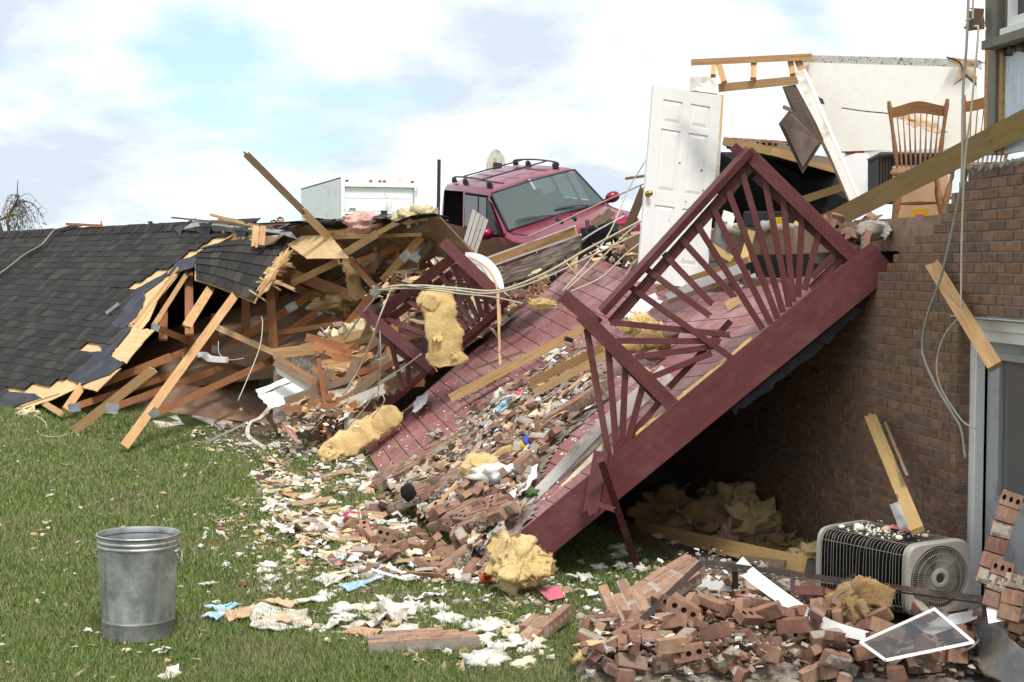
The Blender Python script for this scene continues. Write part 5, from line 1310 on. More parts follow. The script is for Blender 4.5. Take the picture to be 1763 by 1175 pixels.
# row of cored bricks along the ridge of the cavity
BR = {}
def brick_mesh(kind, mats):
    "local x length, y height, z depth; kind: solid, cored, half, crusted"
    L, H, D = .194, .057, .09; mb = MB(); e = .003; rr = random.Random(hash(kind) % 97 if False else sum(map(ord, kind)))
    if kind.startswith('half'): L *= .55
    x0, x1 = -L / 2, L / 2
    if 'cored' in kind:
        n_h = 3; cw = L / n_h
        for sy in (1, -1):
            yy = sy * H / 2
            for k in range(n_h):
                a0, a1 = x0 + k * cw, x0 + (k + 1) * cw; cx_ = (a0 + a1) / 2; r = .0185
                out_ = [(a0, -D / 2), (cx_, -D / 2), (a1, -D / 2), (a1, 0), (a1, D / 2), (cx_, D / 2), (a0, D / 2), (a0, 0)]
                inn = [(cx_ + r * math.cos(R(225 + 45 * q)), r * math.sin(R(225 + 45 * q))) for q in range(8)]
                vs = [(x, yy, z) for x, z in out_] + [(x, yy, z) for x, z in inn] + [(x, yy - sy * .022, z) for x, z in inn]
                fs = [(q, (q + 1) % 8, 8 + (q + 1) % 8, 8 + q) for q in range(8)]; mb.add(vs, fs, 0)
                mb.add(vs[8:], [(q, (q + 1) % 8, 8 + (q + 1) % 8, 8 + q) for q in range(8)] + [tuple(range(8, 16))], 1)
        mb.add([(x0, -H / 2, -D / 2), (x1, -H / 2, -D / 2), (x1, H / 2, -D / 2), (x0, H / 2, -D / 2), (x0, -H / 2, D / 2), (x1, -H / 2, D / 2), (x1, H / 2, D / 2), (x0, H / 2, D / 2)], [(0, 3, 2, 1), (4, 5, 6, 7), (0, 4, 7, 3), (1, 2, 6, 5)], 0)
        return mb
    jit = lambda s_=.0025: rr.uniform(-s_, s_)
    nx = 4; vs = []
    for i in range(nx + 1):
        xx = x0 + (x1 - x0) * i / nx
        end = i in (0, nx); sh = e * 1.5 if end else 0
        if kind.startswith('half') and i == nx: xo = [rr.uniform(-.025, .02) for _ in range(8)]
        else: xo = [0] * 8
        ring = [(-H / 2 + sh, -D / 2 + e), (-H / 2 + e, -D / 2 + sh), (H / 2 - e, -D / 2 + sh), (H / 2 - sh, -D / 2 + e), (H / 2 - sh, D / 2 - e), (H / 2 - e, D / 2 - sh), (-H / 2 + e, D / 2 - sh), (-H / 2 + sh, D / 2 - e)]
        vs += [(xx + xo[q] + jit(.001), y + jit(.001), z + jit(.001)) for q, (y, z) in enumerate(ring)]
    fs = [(i * 8 + j, (i + 1) * 8 + j, (i + 1) * 8 + (j + 1) % 8, i * 8 + (j + 1) % 8) for i in range(nx) for j in range(8)] + [tuple(range(8)), tuple(nx * 8 + 7 - k for k in range(8))]
    mb.add(vs, fs, 0)
    if 'crust' in kind:      # mortar sticking to the bed face
        N1, N2 = 7, 4; vs = []
        for i in range(N1 + 1):
            for j in range(N2 + 1):
                edge_ = i in (0, N1) or j in (0, N2)
                vs.append((x0 + .004 + (x1 - x0 - .008) * i / N1 + jit(.004), H / 2 - .002 + (0 if edge_ else rr.uniform(.004, .016)), -D / 2 + .004 + (D - .008) * j / N2 + jit(.004)))
        mb.add(vs, [(i * (N2 + 1) + j, i * (N2 + 1) + j + 1, (i + 1) * (N2 + 1) + j + 1, (i + 1) * (N2 + 1) + j) for i in range(N1) for j in range(N2) if not (kind.endswith('2') and rr.random() < .25)], 2)
    return mb
def fixm(me):
    bm = bmesh.new(); bm.from_mesh(me); bmesh.ops.recalc_face_normals(bm, faces=bm.faces); bm.to_mesh(me); bm.free(); return me
BMATS = [K['brick_red'], K['brick_hole'], K['mortar_pale']]
FMATS = [K['brick_face'], K['brick_hole'], K['mortar_pale']]
for kd in ('solid', 'cored', 'half', 'crust1', 'crust2', 'half_crust'): BR[kd] = fixm(brick_mesh(kd, BMATS).mesh('brick', BMATS)); BR['f_' + kd] = fixm(brick_mesh(kd, FMATS).mesh('brick', FMATS))
for i in range(5):
    c = P(1262 + i * 21, 245 + i * 1.4, 15.9 - .06 * i); n_ = (CAM - c).normalized()
    Mx = frame((.97, -.2, -.05), (0, .1, 1), c) @ Matrix.Identity(4)
    put('brick', BR['cored'], Mx, cav)
# plank rim and foundation below the cavity, seen through the railing
for i in range(3):
    a_, b_ = 1060 + i * 126, 1060 + (i + 1) * 126
    zA, zB = 18.6 - i * 1.35, 18.6 - (i + 1) * 1.35
    if i == 0: a_ = 1072
    sheet('rim_board', [P(a_ + 1, 404 - 4 * i, zA), P(b_ - 1, 398 - i, zB), P(b_ - 1, 446, zB), P(a_ + 1, 448 - i, zA)], .04, 'board_tan' if 'board_tan' in K else 'tan_rim', cav) if False else None
K['rim'] = wood('rim_plywood', (.34, .22, .13), (.22, .13, .075), gscale=.6, rvar=.06)
rim_pts = [(1072, 408, 19.0), (1130, 404, 17.8), (1215, 400, 16.6), (1310, 396, 15.2), (1400, 392, 14.0), (1440, 405, 12.6)]
for (a_, b_) in zip(rim_pts, rim_pts[1:]):
    sheet('rim_board', [P(a_[0] + .6, a_[1], a_[2]), P(b_[0] - .6, b_[1], b_[2]), P(b_[0] - .6, 448, b_[2]), P(a_[0] + .6, 450, a_[2])], .04, 'rim', cav)
    sheet('foundation_block', [P(a_[0] + .6, 450.6, a_[2] + .05), P(b_[0] - .6, 448.6, b_[2] + .05), P(b_[0] - .6, 500, b_[2] + .05), P(a_[0] + .6, 500, a_[2] + .05)], .1, 'concrete', cav)
mb = MB(); mb.prism([P(1072, 405, 19.2), P(1215, 398, 16.8), P(1400, 390, 14.2), P(1445, 392, 14.6), P(1400, 388, 17.6), P(1225, 390, 19.5), P(1080, 400, 21.5)], (0, 0, -.05)); mb.build('floor_deck', K['board_brown'], cav)
# hanging cabinet with its arched door
cab = empty('kitchen_cabinet', P(1381, 299, 14.3), 'dark brown kitchen cabinet door with an arched panel hanging from the fallen wall', 'cabinet')
sheet('side_board', [P(1348, 149, 14.4), P(1370, 146, 14.4), P(1419, 238, 14.3), P(1404, 262, 14.3), P(1362, 184, 14.4)], .04, 'cabinet', cab)
sheet('door_board', [P(1341, 213, 14.3), P(1362, 186, 14.3), P(1418, 242, 14.25), P(1382, 299, 14.2)], .03, 'cabinet', cab)
K['cabinet_light'] = wood('cabinet_panel', (.16, .11, .085), (.10, .065, .05), rough=.5, knots=False)
sheet('arched_panel', [P(1347, 213, 14.25), P(1350, 203, 14.25), P(1358, 196, 14.25), P(1366, 198, 14.25), P(1411, 243, 14.2), P(1382, 288, 14.15)], .012, 'cabinet_light', cab)
beam('wood_splinter', P(1348, 184, 14.3), P(1362, 190, 14.3), .04, .02, 'lumber_old', cab, jag=.02)
# chairs: solved from the photograph, seat about .44 above the floor
def make_chair(loc, rot, label):
    t = empty('windsor_chair', loc, label, 'chair', 'wooden spindle back chairs left on the upper floor', rot=rot); T = WM[t.name]
    def cp(name, mb, smooth=True, m='chair_wood'):
        o = put(name, fixm(mb.mesh(name, K[m])), T, t)
        return shade(o, 50) if smooth else o
    # seat
    pts = []; 
    for k in range(28):
        a = 2 * math.pi * k / 28; x = .225 * math.copysign(abs(math.cos(a)) ** .7, math.cos(a)); y = .21 * math.copysign(abs(math.sin(a)) ** .7, math.sin(a)); pts.append((x * (1 + .08 * (y < 0)), y, .44))
    mb = MB(); v0 = [(x * .93, y * .93, .415) for x, y, z in pts]; v1 = [(x, y, .435) for x, y, z in pts]; v2 = [(x * .97, y * .97, .452) for x, y, z in pts]; v3 = [(x * .6, y * .6, .444) for x, y, z in pts]
    mb.add(v0 + v1 + v2 + v3, [(i * 28 + k, i * 28 + (k + 1) % 28, (i + 1) * 28 + (k + 1) % 28, (i + 1) * 28 + k) for i in range(3) for k in range(28)] + [tuple(range(27, -1, -1)), tuple(range(84, 112))]); cp('seat', mb)
    for sx in (-1, 1):
        a, b = Vector((sx * .17, .17, .44)), Vector((sx * .245, .30, 1.02)); ps = [a.lerp(b, q) for q in np.linspace(0, 1, 12)]
        cp('back_post', MB().tube(ps, .02, 10, radii=[.012, .014, .019, .022, .021, .018, .016, .016, .017, .019, .022, .015]))
        for sy, yy in ((-1, -.15), (1, .14)):
            a, b = Vector((sx * .14, yy, .42)), Vector((sx * .205, yy + sy * .07, 0)); ps = [a.lerp(b, q) for q in np.linspace(0, 1, 12)]
            cp('leg', MB().tube(ps, .02, 10, radii=[.013, .014, .02, .014, .022, .027, .029, .028, .024, .02, .017, .014]))
        cp('stretcher', MB().tube([Vector((sx * .185, -.195, .16)), Vector((sx * .19, 0, .16)), Vector((sx * .185, .19, .16))], .012, 8, radii=[.008, .016, .008]))
    cp('stretcher', MB().tube([Vector((-.185, 0, .16)), Vector((0, 0, .16)), Vector((.185, 0, .16))], .012, 8, radii=[.008, .017, .008]))
    # crest rail
    mb = MB(); n = 20; vs = []
    for k in range(n + 1):
        q = -1 + 2 * k / n; x = .235 * q; y = .285 + .045 * (1 - q * q); zt = .975 + .035 * (.5 + .5 * math.cos(q * math.pi)) - .012 * abs(q); zb_ = .875 + .03 * (.5 + .5 * math.cos(q * math.pi))
        vs += [(x, y - .011, zb_), (x, y + .011, zb_), (x, y + .016, zt), (x, y - .006, zt)]
    mb.add(vs, [(k * 4 + j, k * 4 + (j + 1) % 4, (k + 1) * 4 + (j + 1) % 4, (k + 1) * 4 + j) for k in range(n) for j in range(4)] + [(0, 1, 2, 3), (n * 4 + 3, n * 4 + 2, n * 4 + 1, n * 4)]); cp('crest_rail', mb)
    for k in range(8):
        q = -.78 + 1.56 * k / 7; a, b = Vector((q * .17, .175, .44)), Vector((q * .225, .285 + .045 * (1 - q * q), .90)); ps = [a.lerp(b, w) for w in np.linspace(0, 1, 8)]
        cp('spindle', MB().tube(ps, .008, 7, radii=[.006, .009, .011, .008, .006, .0052, .005, .005]))
    return t
make_chair((3.51, 12.33, 2.865), (R(10), R(-.6), R(-14)), 'brown wooden spindle back chair standing on the open upper floor before a cardboard box')
make_chair((3.93, 12.1, 2.90), (R(6), R(3), R(-38)), 'brown wooden spindle back chair half hidden behind the corner stud and hanging cables')
# things behind and beside the chairs
arm = empty('dark_cabinet', P(1520, 360, 13.4), 'black painted cabinet with a fluted corner standing behind the wooden chair', 'cabinet')
sheet('side', [P(1494, 276, 13.2), P(1513, 266, 13.0), P(1513, 350, 13.0), P(1494, 352, 13.2)], .02, 'metal_dark', arm); sheet('front', [P(1513.5, 266, 13.0), P(1560, 265, 12.95), P(1560, 352, 12.95), P(1513.5, 352, 13.0)], .02, 'black', arm)
sheet('top', [P(1492, 275, 13.2), P(1516, 262, 13.0), P(1640, 264, 12.9), P(1640, 267, 12.9), P(1516, 266.5, 12.95), P(1494, 277, 13.15)], .03, 'metal_dark', arm)
sheet('front', [P(1560.5, 265, 12.95), P(1640, 267, 12.9), P(1640, 300, 12.9), P(1560.5, 300, 12.95)], .02, 'black', arm)
for k in range(4): beam('flute', P(1517 + k * 5, 272, 12.98), P(1517 + k * 5, 345, 12.98), .010, .01, 'cabinet', arm)
bx = empty('cardboard_box', P(1570, 374, 12.9), 'plain brown cardboard box standing on the upper floor behind the chair legs', 'box')
sheet('front', [P(1536, 289, 12.85), P(1633, 287, 12.8), P(1633, 376, 12.75), P(1540, 377, 12.8)], .01, 'cardboard', bx); sheet('flap', [P(1536, 289, 12.84), P(1633, 287, 12.79), P(1633, 283, 12.95), P(1540, 284, 13.0)], .01, 'cardboard', bx)
pk = empty('food_package', P(1584, 378, 12.3), 'small yellow package with a purple print lying under the wooden chair', 'package'); fr = frame((.97, -.2, 0), CAM - P(1584, 366, 12.3), P(1584, 367, 12.25))
mb = MB(); mb.box((-.075, -.035, -.05), (.075, .035, 0)); put('carton', mb.mesh('carton', K['yellow_plastic']), fr, pk); mb = MB(); mb.box((-.04, -.034, .001), (.03, -.012, .003)); put('print', mb.mesh('print', K['pink_plastic']), fr, pk)
# big diagonal joist lying on the broken wall top
o = beam('floor_joist', P(1448, 372, 12.0), P(1775, 206, 8.6), .155, .04, 'joist'); tag(o, 'long yellowish joist lying diagonally over the stepped top of the brick wall', 'joist')
# clutter on the floor edge behind the near railing
def BX(name, c, size, m, rot, label, cat, par=None):
    mb = MB(); mb.box(tuple(-s_ / 2 for s_ in size), tuple(s_ / 2 for s_ in size)); o = put(name, mb.mesh(name, K[m]), Matrix.Translation(c) @ Euler(rot).to_matrix().to_4x4(), par)
    md = o.modifiers.new('b', 'BEVEL'); md.width = min(size) * .08; md.segments = 2
    if par is None: tag(o, label, cat)
    return o
BX('grey_appliance', P(1330, 377, 15.2), (.6, .35, .16), 'metal_dark', (.05, 0, -.2), 'dark grey electronic appliance lying in the hollow behind the near railing', 'appliance')
BX('grey_box', P(1240, 408, 15.6), (.12, .12, .34), 'concrete', (0, .05, .1), 'upright grey box beside the white door behind the near railing', 'box')
BX('picture_frame', P(1252, 382, 15.6), (.14, .03, .22), 'white', (-.2, .3, .2), 'small tilted white picture frame by the upright grey box', 'picture frame')
BX('yellow_bottle', P(1343, 383, 14.8), (.12, .1, .1), 'yellow_plastic', (0, 0, .3), 'bright yellow plastic bottle lying on the rim boards behind the railing', 'bottle')
BX('yellow_lump', P(1372, 386, 14.4), (.05, .05, .05), 'yellow_plastic', (0, .4, .3), 'small bright yellow plastic piece right of the yellow bottle', 'plastic')
for i, (px, py, Z, s_, m_, lb) in enumerate(((1275, 394, 15.5, (.18, .05, .06), 'foam', 'white crumpled foam lump on the rim boards left of the yellow bottle'), (1300, 392, 15.3, (.2, .06, .05), 'foam_yellow', 'cream foam scrap on the rim boards below the grey appliance'), (1318, 391, 15.0, (.06, .05, .06), 'drywall', 'pale drywall crumb between the foam scrap and yellow bottle'), (1355, 391, 14.6, (.18, .05, .04), 'tan', 'tan wood scrap on the rim boards under the yellow bottle'), (1412, 432, 13.0, (.09, .06, .10), 'foam', 'white torn foam cup shape behind the right balusters'), (1392, 394, 14.2, (.15, .05, .05), 'white_dirty', 'dirty white scrap on the floor edge near the right balusters'))):
    o = lump('debris_scrap', P(px, py, Z), s_, m_, i, 2, .5); tag(o, lb, 'debris')
for i, (a_, b_, w_, m_, lb) in enumerate((((1215, 418, 15.0), (1262, 448, 14.6), .07, 'lumber_yellow', 'short yellow stud slanting down beside the upright grey box'), ((1294, 400, 15.0), (1279, 452, 14.4), .08, 'lumber_yellow', 'short yellow stud standing up behind the near railing balusters'), ((1132, 498, 15.2), (1290, 447, 14.2), .06, 'lumber', 'light framing stick with white edge lying on the deck behind the balusters'), ((1150, 512, 14.9), (1275, 462, 14.2), .10, 'white', 'broad white trim board lying on the deck below the standing door'), ((1152, 520, 14.7), (1290, 470, 14.0), .05, 'lumber_old', 'brown stick lying under the broad white trim board'), ((1250, 528, 13.2), (1278, 512, 13.2), .09, 'lumber_pale', 'short pale wood block lying on the deck behind the balusters'))):
    o = beam('wood_stick', P(*a_), P(*b_), w_, .04, m_); tag(o, lb, 'wood')
o = sheet('concrete_shard', [P(1262, 488, 14.2), P(1300, 470, 14.2), P(1303, 484, 14.0), P(1275, 495, 14.0)], .05, 'concrete'); tag(o, 'dark grey concrete shard lying on the deck under the short studs', 'concrete')
# floating stick and rubble between vehicle and door
o = beam('wood_stick', P(1077, 308, 18.5), P(1112, 303, 18.4), .035, .03, 'lumber_old'); tag(o, 'thin grey stick caught beside the upper left edge of the white door', 'wood')
o = beam('broken_plank', P(1078, 402, 18.0), P(1110, 322, 17.8), .11, .04, 'lumber_old', jag=.05); tag(o, 'rough broken plank leaning left of the white door above the deck', 'plank')
o = beam('broken_plank', P(1072, 405, 18.2), P(1086, 380, 18.1), .09, .05, 'lumber_yellow', jag=.03); tag(o, 'short yellow broken plank end at the foot of the rough plank', 'plank')
# ================================================================ FOREGROUND THINGS
# trash can
cb = G(237, 1093); can = empty('trash_can', cb, 'dented galvanized steel trash can standing open and without lid on the lawn', 'trash can', rot=(R(-1), R(1.2), R(20)))
CMx = WM[can.name]
def flute(r, z, a): return (-.010 * math.exp(-((z - .42) / .09) ** 2 - ((a - 4.3) / .35) ** 2) - .008 * math.exp(-((z - .25) / .07) ** 2 - ((a - 5.1) / .3) ** 2)) + (-.0035 * (1 if math.sin(a * 15) > .1 else 0) if .14 < z < .58 else 0) + .0025 * math.sin(3 * a + z * 9) + .0015 * math.sin(7 * a + z * 23)
prof = [(0.0, .028), (.222, .028), (.226, .0), (.2315, .0), (.233, .02), (.236, .10), (.240, .108), (.241, .114), (.238, .122), (.239, .135), (.240, .145), (.2475, .30), (.253, .42), (.259, .57), (.260, .585), (.2615, .60), (.2665, .607), (.2665, .615), (.262, .622), (.263, .632), (.2685, .640), (.2685, .648), (.264, .655), (.266, .672), (.272, .678), (.276, .686), (.272, .693), (.266, .690), (.262, .680), (.258, .655), (.262, .645), (.257, .620), (.254, .57), (.242, .30), (.234, .14), (.228, .03), (0.0, .031)]
mb = MB().lathe(prof, 120, 0, None, flute); o = put('can_body', fixm(mb.mesh('can_body', K['galv'])), CMx, can); shade(o, 30)
for s_ in (1, -1):
    a0 = R(160) if s_ == 1 else R(-20)
    hp = lambda dx, z, rr: Vector((rr * math.cos(a0 + dx), rr * math.sin(a0 + dx), z))
    b = MB(); b.tube([hp(-.2, .56, .262), hp(-.2, .56, .285), hp(-.17, .50, .29), hp(.17, .50, .29), hp(.2, .56, .285), hp(.2, .56, .262)], .005, 6); put('handle', b.mesh('handle', K['galv'], True), CMx, can)
    b = MB().tube([hp(-.19, .575, .266), hp(0, .58, .270), hp(.19, .575, .266)], .011, 6); put('handle_bracket', b.mesh('handle_bracket', K['galv'], True), CMx, can)
b = MB(); b.box((-.004, -.262, .12), (.004, -.256, .60)); put('seam', b.mesh('seam', K['galv']), CMx @ Matrix.Rotation(R(-62), 4, 'Z') @ Matrix.Shear('YZ', 4, (0, 0)) if False else CMx @ Matrix.Rotation(R(-62), 4, 'Z') @ Matrix.Rotation(R(2.6), 4, 'X') @ Matrix.Translation((0, .012, 0)), can)

# ---- air conditioner knocked over on its side: eight corners, cage of bent wires
c = {}
c['fTL'], c['fTR'], c['fBR'], c['fBL'] = P(1563, 941, 8.72), P(1668, 927, 8.92), P(1674, 1051, 8.92), P(1560, 1062, 8.72)
c['bTL'], c['bTR'], c['bBR'], c['bBL'] = P(1407, 908, 9.25), P(1502, 893, 9.65), P(1502, 1020, 9.65), P(1404, 1037, 9.25)
ac = empty('air_conditioner', Vector((c['fBL'] + c['bBR']) / 2) * 1, 'grey air conditioner knocked on its side with round fan grille and wire cage', 'air conditioner')
def acp(s, a, b):   # s along from base to fan; a across (0 left,1 right); b down
    f = c['fTL'].lerp(c['fTR'], a).lerp(c['fBL'].lerp(c['fBR'], a), b); k = c['bTL'].lerp(c['bTR'], a).lerp(c['bBL'].lerp(c['bBR'], a), b); return k.lerp(f, s)
def ringpt(s, th, sc_=1.0):   # rounded square section
    e = .32; x = math.copysign(abs(math.cos(th)) ** e, math.cos(th)); y = math.copysign(abs(math.sin(th)) ** e, math.sin(th))
    return acp(s, .5 + .5 * x * sc_, .5 + .5 * y * sc_)
NA = 64; ths = [2 * math.pi * (k + .5) / NA for k in range(NA)]
def acloft(stations, name, m, caps=(True, True), smooth=True):
    mb = MB(); vs = [ringpt(s, t_, k) for s, k in stations for t_ in ths]; n = len(stations)
    fs = [(i * NA + j, i * NA + (j + 1) % NA, (i + 1) * NA + (j + 1) % NA, (i + 1) * NA + j) for i in range(n - 1) for j in range(NA)]
    if caps[0]: fs.append(tuple(range(NA - 1, -1, -1)))
    if caps[1]: fs.append(tuple((n - 1) * NA + j for j in range(NA)))
    mb.add(vs, fs); o = mb.build(name, K[m], ac); return shade(o, 35)
K['coil'] = mat('coil_black', (.008, .008, .009), .95, .3, 20, 0, spec=.1)
acloft([(.03, .93), (.5, .93), (.86, .93)], 'coil', 'coil')
acloft([(.0, .97), (.0, 1.01), (.035, 1.01), (.035, .9)], 'base_pan', 'foam_yellow' if False else 'beige_metal')
pad = MB(); q_ = [P(1395, 1037, 9.22), P(1562, 1063, 8.68), P(1682, 1052, 8.88), P(1510, 1020, 9.7)]; pad.prism([Vector((p.x, p.y, .0)) for p in q_], (0, 0, min(p.z for p in q_) - .004)); tag(pad.build('equipment_pad', K['concrete_dark']), 'raised dark concrete pad under the fallen air conditioner', 'concrete pad')
# cage wires
wmb = MB(); rs = random.Random(77)
for k in range(26):
    s = .05 + .9 * k / 25 + rs.uniform(-.004, .004); bend = .012 * math.sin(k * .7)
    wmb.tube([ringpt(s + bend * math.sin(t_ * 2) + (.02 * math.exp(-((k - 3) / 3) ** 2) * math.sin(t_)), t_, .985 + .012 * math.sin(t_ * 3 + k)) for t_ in ths[:] + [ths[0]]], .0014, 4, cap=False)
for t_ in list(np.linspace(0, 2 * math.pi, 9)[:-1] + .35):
    wmb.tube([ringpt(s, t_, 1.0 + .006 * math.sin(s * 9 + t_)) for s in np.linspace(.02, .97, 14)], .0018, 5)
wmb.build('wire_cage', K['wire_metal'], ac)
K['steel_grey'] = mat('steel_grey', (.13, .125, .12), .5, .1, rvar=0)
# fan cover: plate with a round hole, fine radial grille, hub, blades
fn = (c['fTR'] - c['fTL']).cross(c['fBL'] - c['fTL']).normalized(); fn = fn if fn.dot(CAM - c['fTL']) > 0 else -fn
def fp(x, y, out=0.0): return acp(1.0, .5 + x / 2, .5 + y / 2) + fn * out
mb = MB(); RH = .88; vs = []; hole = []
for k, t_ in enumerate(ths):
    e = .32; x = math.copysign(abs(math.cos(t_)) ** e, math.cos(t_)); y = math.copysign(abs(math.sin(t_)) ** e, math.sin(t_))
    vs.append((fp(x * 1.02, y * 1.02, -.045), fp(x * 1.02, y * 1.02, -.008), fp(x * .97, y * .97, .008), fp(RH * 1.03 * math.cos(t_), RH * 1.03 * math.sin(t_), .008), fp(RH * math.cos(t_), RH * math.sin(t_), -.004), fp(RH * math.cos(t_), RH * math.sin(t_), -.03)))
flat_ = [p for r_ in vs for p in r_]; mb.add(flat_, [(k * 6 + j, k * 6 + j + 1, ((k + 1) % NA) * 6 + j + 1, ((k + 1) % NA) * 6 + j) for k in range(NA) for j in range(5)])
o = mb.build('fan_cover', K['beige_metal'], ac); shade(o, 30)
mb = MB()
for k in range(84):
    t_ = 2 * math.pi * k / 84; mb.tube([fp(.26 * math.cos(t_), .26 * math.sin(t_), .004), fp(.5 * math.cos(t_ + .03), .5 * math.sin(t_ + .03), .012), fp(RH * math.cos(t_ + .06), RH * math.sin(t_ + .06), .0)], .0016, 4)
for rr_ in (.5, .68, .85): mb.tube([fp(rr_ * math.cos(t_), rr_ * math.sin(t_), .007) for t_ in np.linspace(0, 6.284, 50)], .002, 4)
mb.build('fan_grille', K['beige_metal'], ac)
mb = MB(); q = [[fp(r_ * math.cos(t_), r_ * math.sin(t_), o_) for t_ in np.linspace(0, 2 * math.pi, 33)[:-1]] for r_, o_ in ((.27, .0), (.27, .012), (.235, .016), (.16, .016), (.15, .008), (.001, .008))]
mb.add([p for r_ in q for p in r_], [(i * 32 + j, i * 32 + (j + 1) % 32, (i + 1) * 32 + (j + 1) % 32, (i + 1) * 32 + j) for i in range(5) for j in range(32)]); o = mb.build('fan_hub', K['beige_metal'], ac); shade(o, 30)
mb = MB(); q = [fp(.12 * math.cos(t_), .12 * math.sin(t_), .0085) for t_ in np.linspace(0, 2 * math.pi, 21)[:-1]]; mb.prism(q, fn * .002); mb.build('fan_badge', K['metal_dark'], ac)
for k in range(4):
    a_ = k * math.pi / 2 + .6; mb = MB(); vs = []
    for i in range(8):
        for j in range(3):
            r_ = .2 + .6 * j / 2; t_ = a_ + (i / 7 - .5) * (.5 + .35 * j / 2); vs.append(fp(r_ * math.cos(t_), r_ * math.sin(t_), -.055 + .03 * (i / 7)))
    mb.add(vs, [(i * 3 + j, i * 3 + j + 1, (i + 1) * 3 + j + 1, (i + 1) * 3 + j) for i in range(7) for j in range(2)]); mb.build('fan_blade', K['steel_grey'], ac, smooth=True)
mb = MB(); q = [fp(.9 * math.cos(t_), .9 * math.sin(t_), -.07) for t_ in np.linspace(0, 2 * math.pi, 33)[:-1]]; mb.prism(q, -fn * .005); mb.build('fan_well', K['black'], ac)
# crumbs and a pink card on top of it
mb = MB()
for k in range(95):
    s = min(.93, max(.12, rs.gauss(.42, .2))); a_ = min(.9, max(.1, rs.gauss(.45, .2))); p = acp(s, a_, -.01); z_ = rs.uniform(.002, .008)
    mb.box((-z_, -z_, -z_ * .5), (z_, z_ * 1.3, z_ * .6), 0, Matrix.Translation(p) @ Euler((rs.random(), rs.random(), rs.random() * 6)).to_matrix().to_4x4())
tag(mb.build('plaster_crumbs', K['foam']), 'white plaster crumbs scattered over the top of the fallen air conditioner', 'crumbs', kind='stuff')
for i, (s, a_, z_, m_, lb) in enumerate(((.25, .35, .035, 'foam', 'white foam lump on the air conditioner by its left end'), (.15, .2, .02, 'foam', 'small round white crumb at the left top edge of the air conditioner'), (.45, .5, .03, 'tan', 'tan crumb in the middle of the air conditioner top'), (.75, .25, .022, 'foam', 'white crumb on the air conditioner top near the fan'), (.5, .7, .02, 'foam', 'white crumb toward the back of the air conditioner top'), (.8, .6, .02, 'tan', 'small tan crumb at the back right of the air conditioner top'))):
    tag(lump('debris_crumb', acp(s, a_, -.02), (z_, z_, z_ * .7), m_, i + 40, 2, .4), lb, 'debris')
o = sheet('pink_card', [acp(.35, .62, -.03), acp(.62, .62, -.03), acp(.60, .85, -.03), acp(.38, .85, -.03)], .002, 'pink_card' if 'pink_card' in K else 'pink_paper'); tag(o, 'small pink and white card lying on top of the air conditioner', 'card')
# ---- brown angle-iron rail (bed frame) lying across the rubble
bf = empty('metal_rail_frame', P(1480, 1010, 9.6), 'rusty brown metal rail frame lying across the brick rubble before the air conditioner', 'metal frame')
def sbar(a_, b_, w_=.035, t_=.03, n='rail_bar'): return beam(n, P(*a_), P(*b_), w_, t_, 'steel_brown', bf)
sbar((1216, 969, 9.5), (1698, 1032, 8.3), .034); sbar((1213, 965, 9.52), (1042, 1128, 8.75), .042, .035); sbar((1365, 985, 9.1), (1364, 1058, 9.0), .03); sbar((1265, 976, 9.4), (1266, 1014, 9.4), .04); sbar((1695, 1032, 8.28), (1695, 1062, 8.25), .03)
sbar((1216, 976, 9.48), (1698, 1040, 8.32), .012, .04)
# ---- screen window frame
sf = empty('window_screen', P(1590, 1125, 9.0), 'white framed insect screen lying tilted on the brick rubble', 'window screen')
q = [P(1482, 1106, 8.15), P(1609, 1049, 8.35), P(1676, 1106, 7.95), P(1525, 1137, 7.85)]
for a_, b_ in zip(q, q[1:] + q[:1]): beam('frame_bar', a_, b_, .018, .018, 'white', sf)
m, n, b = M_('screen_mesh'); b.inputs['Base Color'].default_value = (.12, .12, .13, 1); b.inputs['Alpha'].default_value = .38; b.inputs['Roughness'].default_value = .5; K['screen'] = m
sheet('screen_mesh', q, .003, 'screen', sf)
# ---- bent white metal strips and sheets
def ribbon(name, pts, w_, m_, label, cat, across=None, t_=.004, wf=None):
    path = smooth_path([P(*p) for p in pts], 6); mb = MB(); vs = []
    for i, p in enumerate(path):
        t = (path[min(i + 1, len(path) - 1)] - path[max(i - 1, 0)]).normalized(); wv = Vector(across) if across is not None else t.cross(CAM - p); wv = (wv - t * wv.dot(t)).normalized() * (w_ / 2) * (wf(i / (len(path) - 1)) if wf else 1); nn = t.cross(wv).normalized() * t_
        vs += [p - wv, p + wv, p + wv + nn, p - wv + nn]
    L = len(path); mb.add(vs, [(k * 4 + j, k * 4 + (j + 1) % 4, (k + 1) * 4 + (j + 1) % 4, (k + 1) * 4 + j) for k in range(L - 1) for j in range(4)] + [(3, 2, 1, 0), (L * 4 - 4, L * 4 - 3, L * 4 - 2, L * 4 - 1)])
    o = mb.build(name, K[m_], smooth=False); return tag(o, label, cat)
ribbon('metal_strip', [(1270, 968, 9.5), (1300, 995, 9.15), (1370, 1045, 8.75), (1430, 1078, 8.48), (1500, 1098, 8.3)], .085, 'white', 'long bent white metal strip running from the rail frame to the insect screen', 'metal strip', wf=lambda q: 1.2 - .5 * q)
o = sheet('white_sheet', [P(1565, 1070, 8.8), P(1675, 1051, 8.8), P(1690, 1062, 8.5), P(1600, 1095, 8.5)], .004, 'white'); tag(o, 'white metal sheet lying flat behind the insect screen', 'metal sheet')
o = sheet('white_card', [P(1698, 1046, 8.2), P(1726, 1042, 8.2), P(1732, 1068, 8.1), P(1702, 1074, 8.1)], .003, 'white'); tag(o, 'small square white card near the right end of the rail frame', 'card')
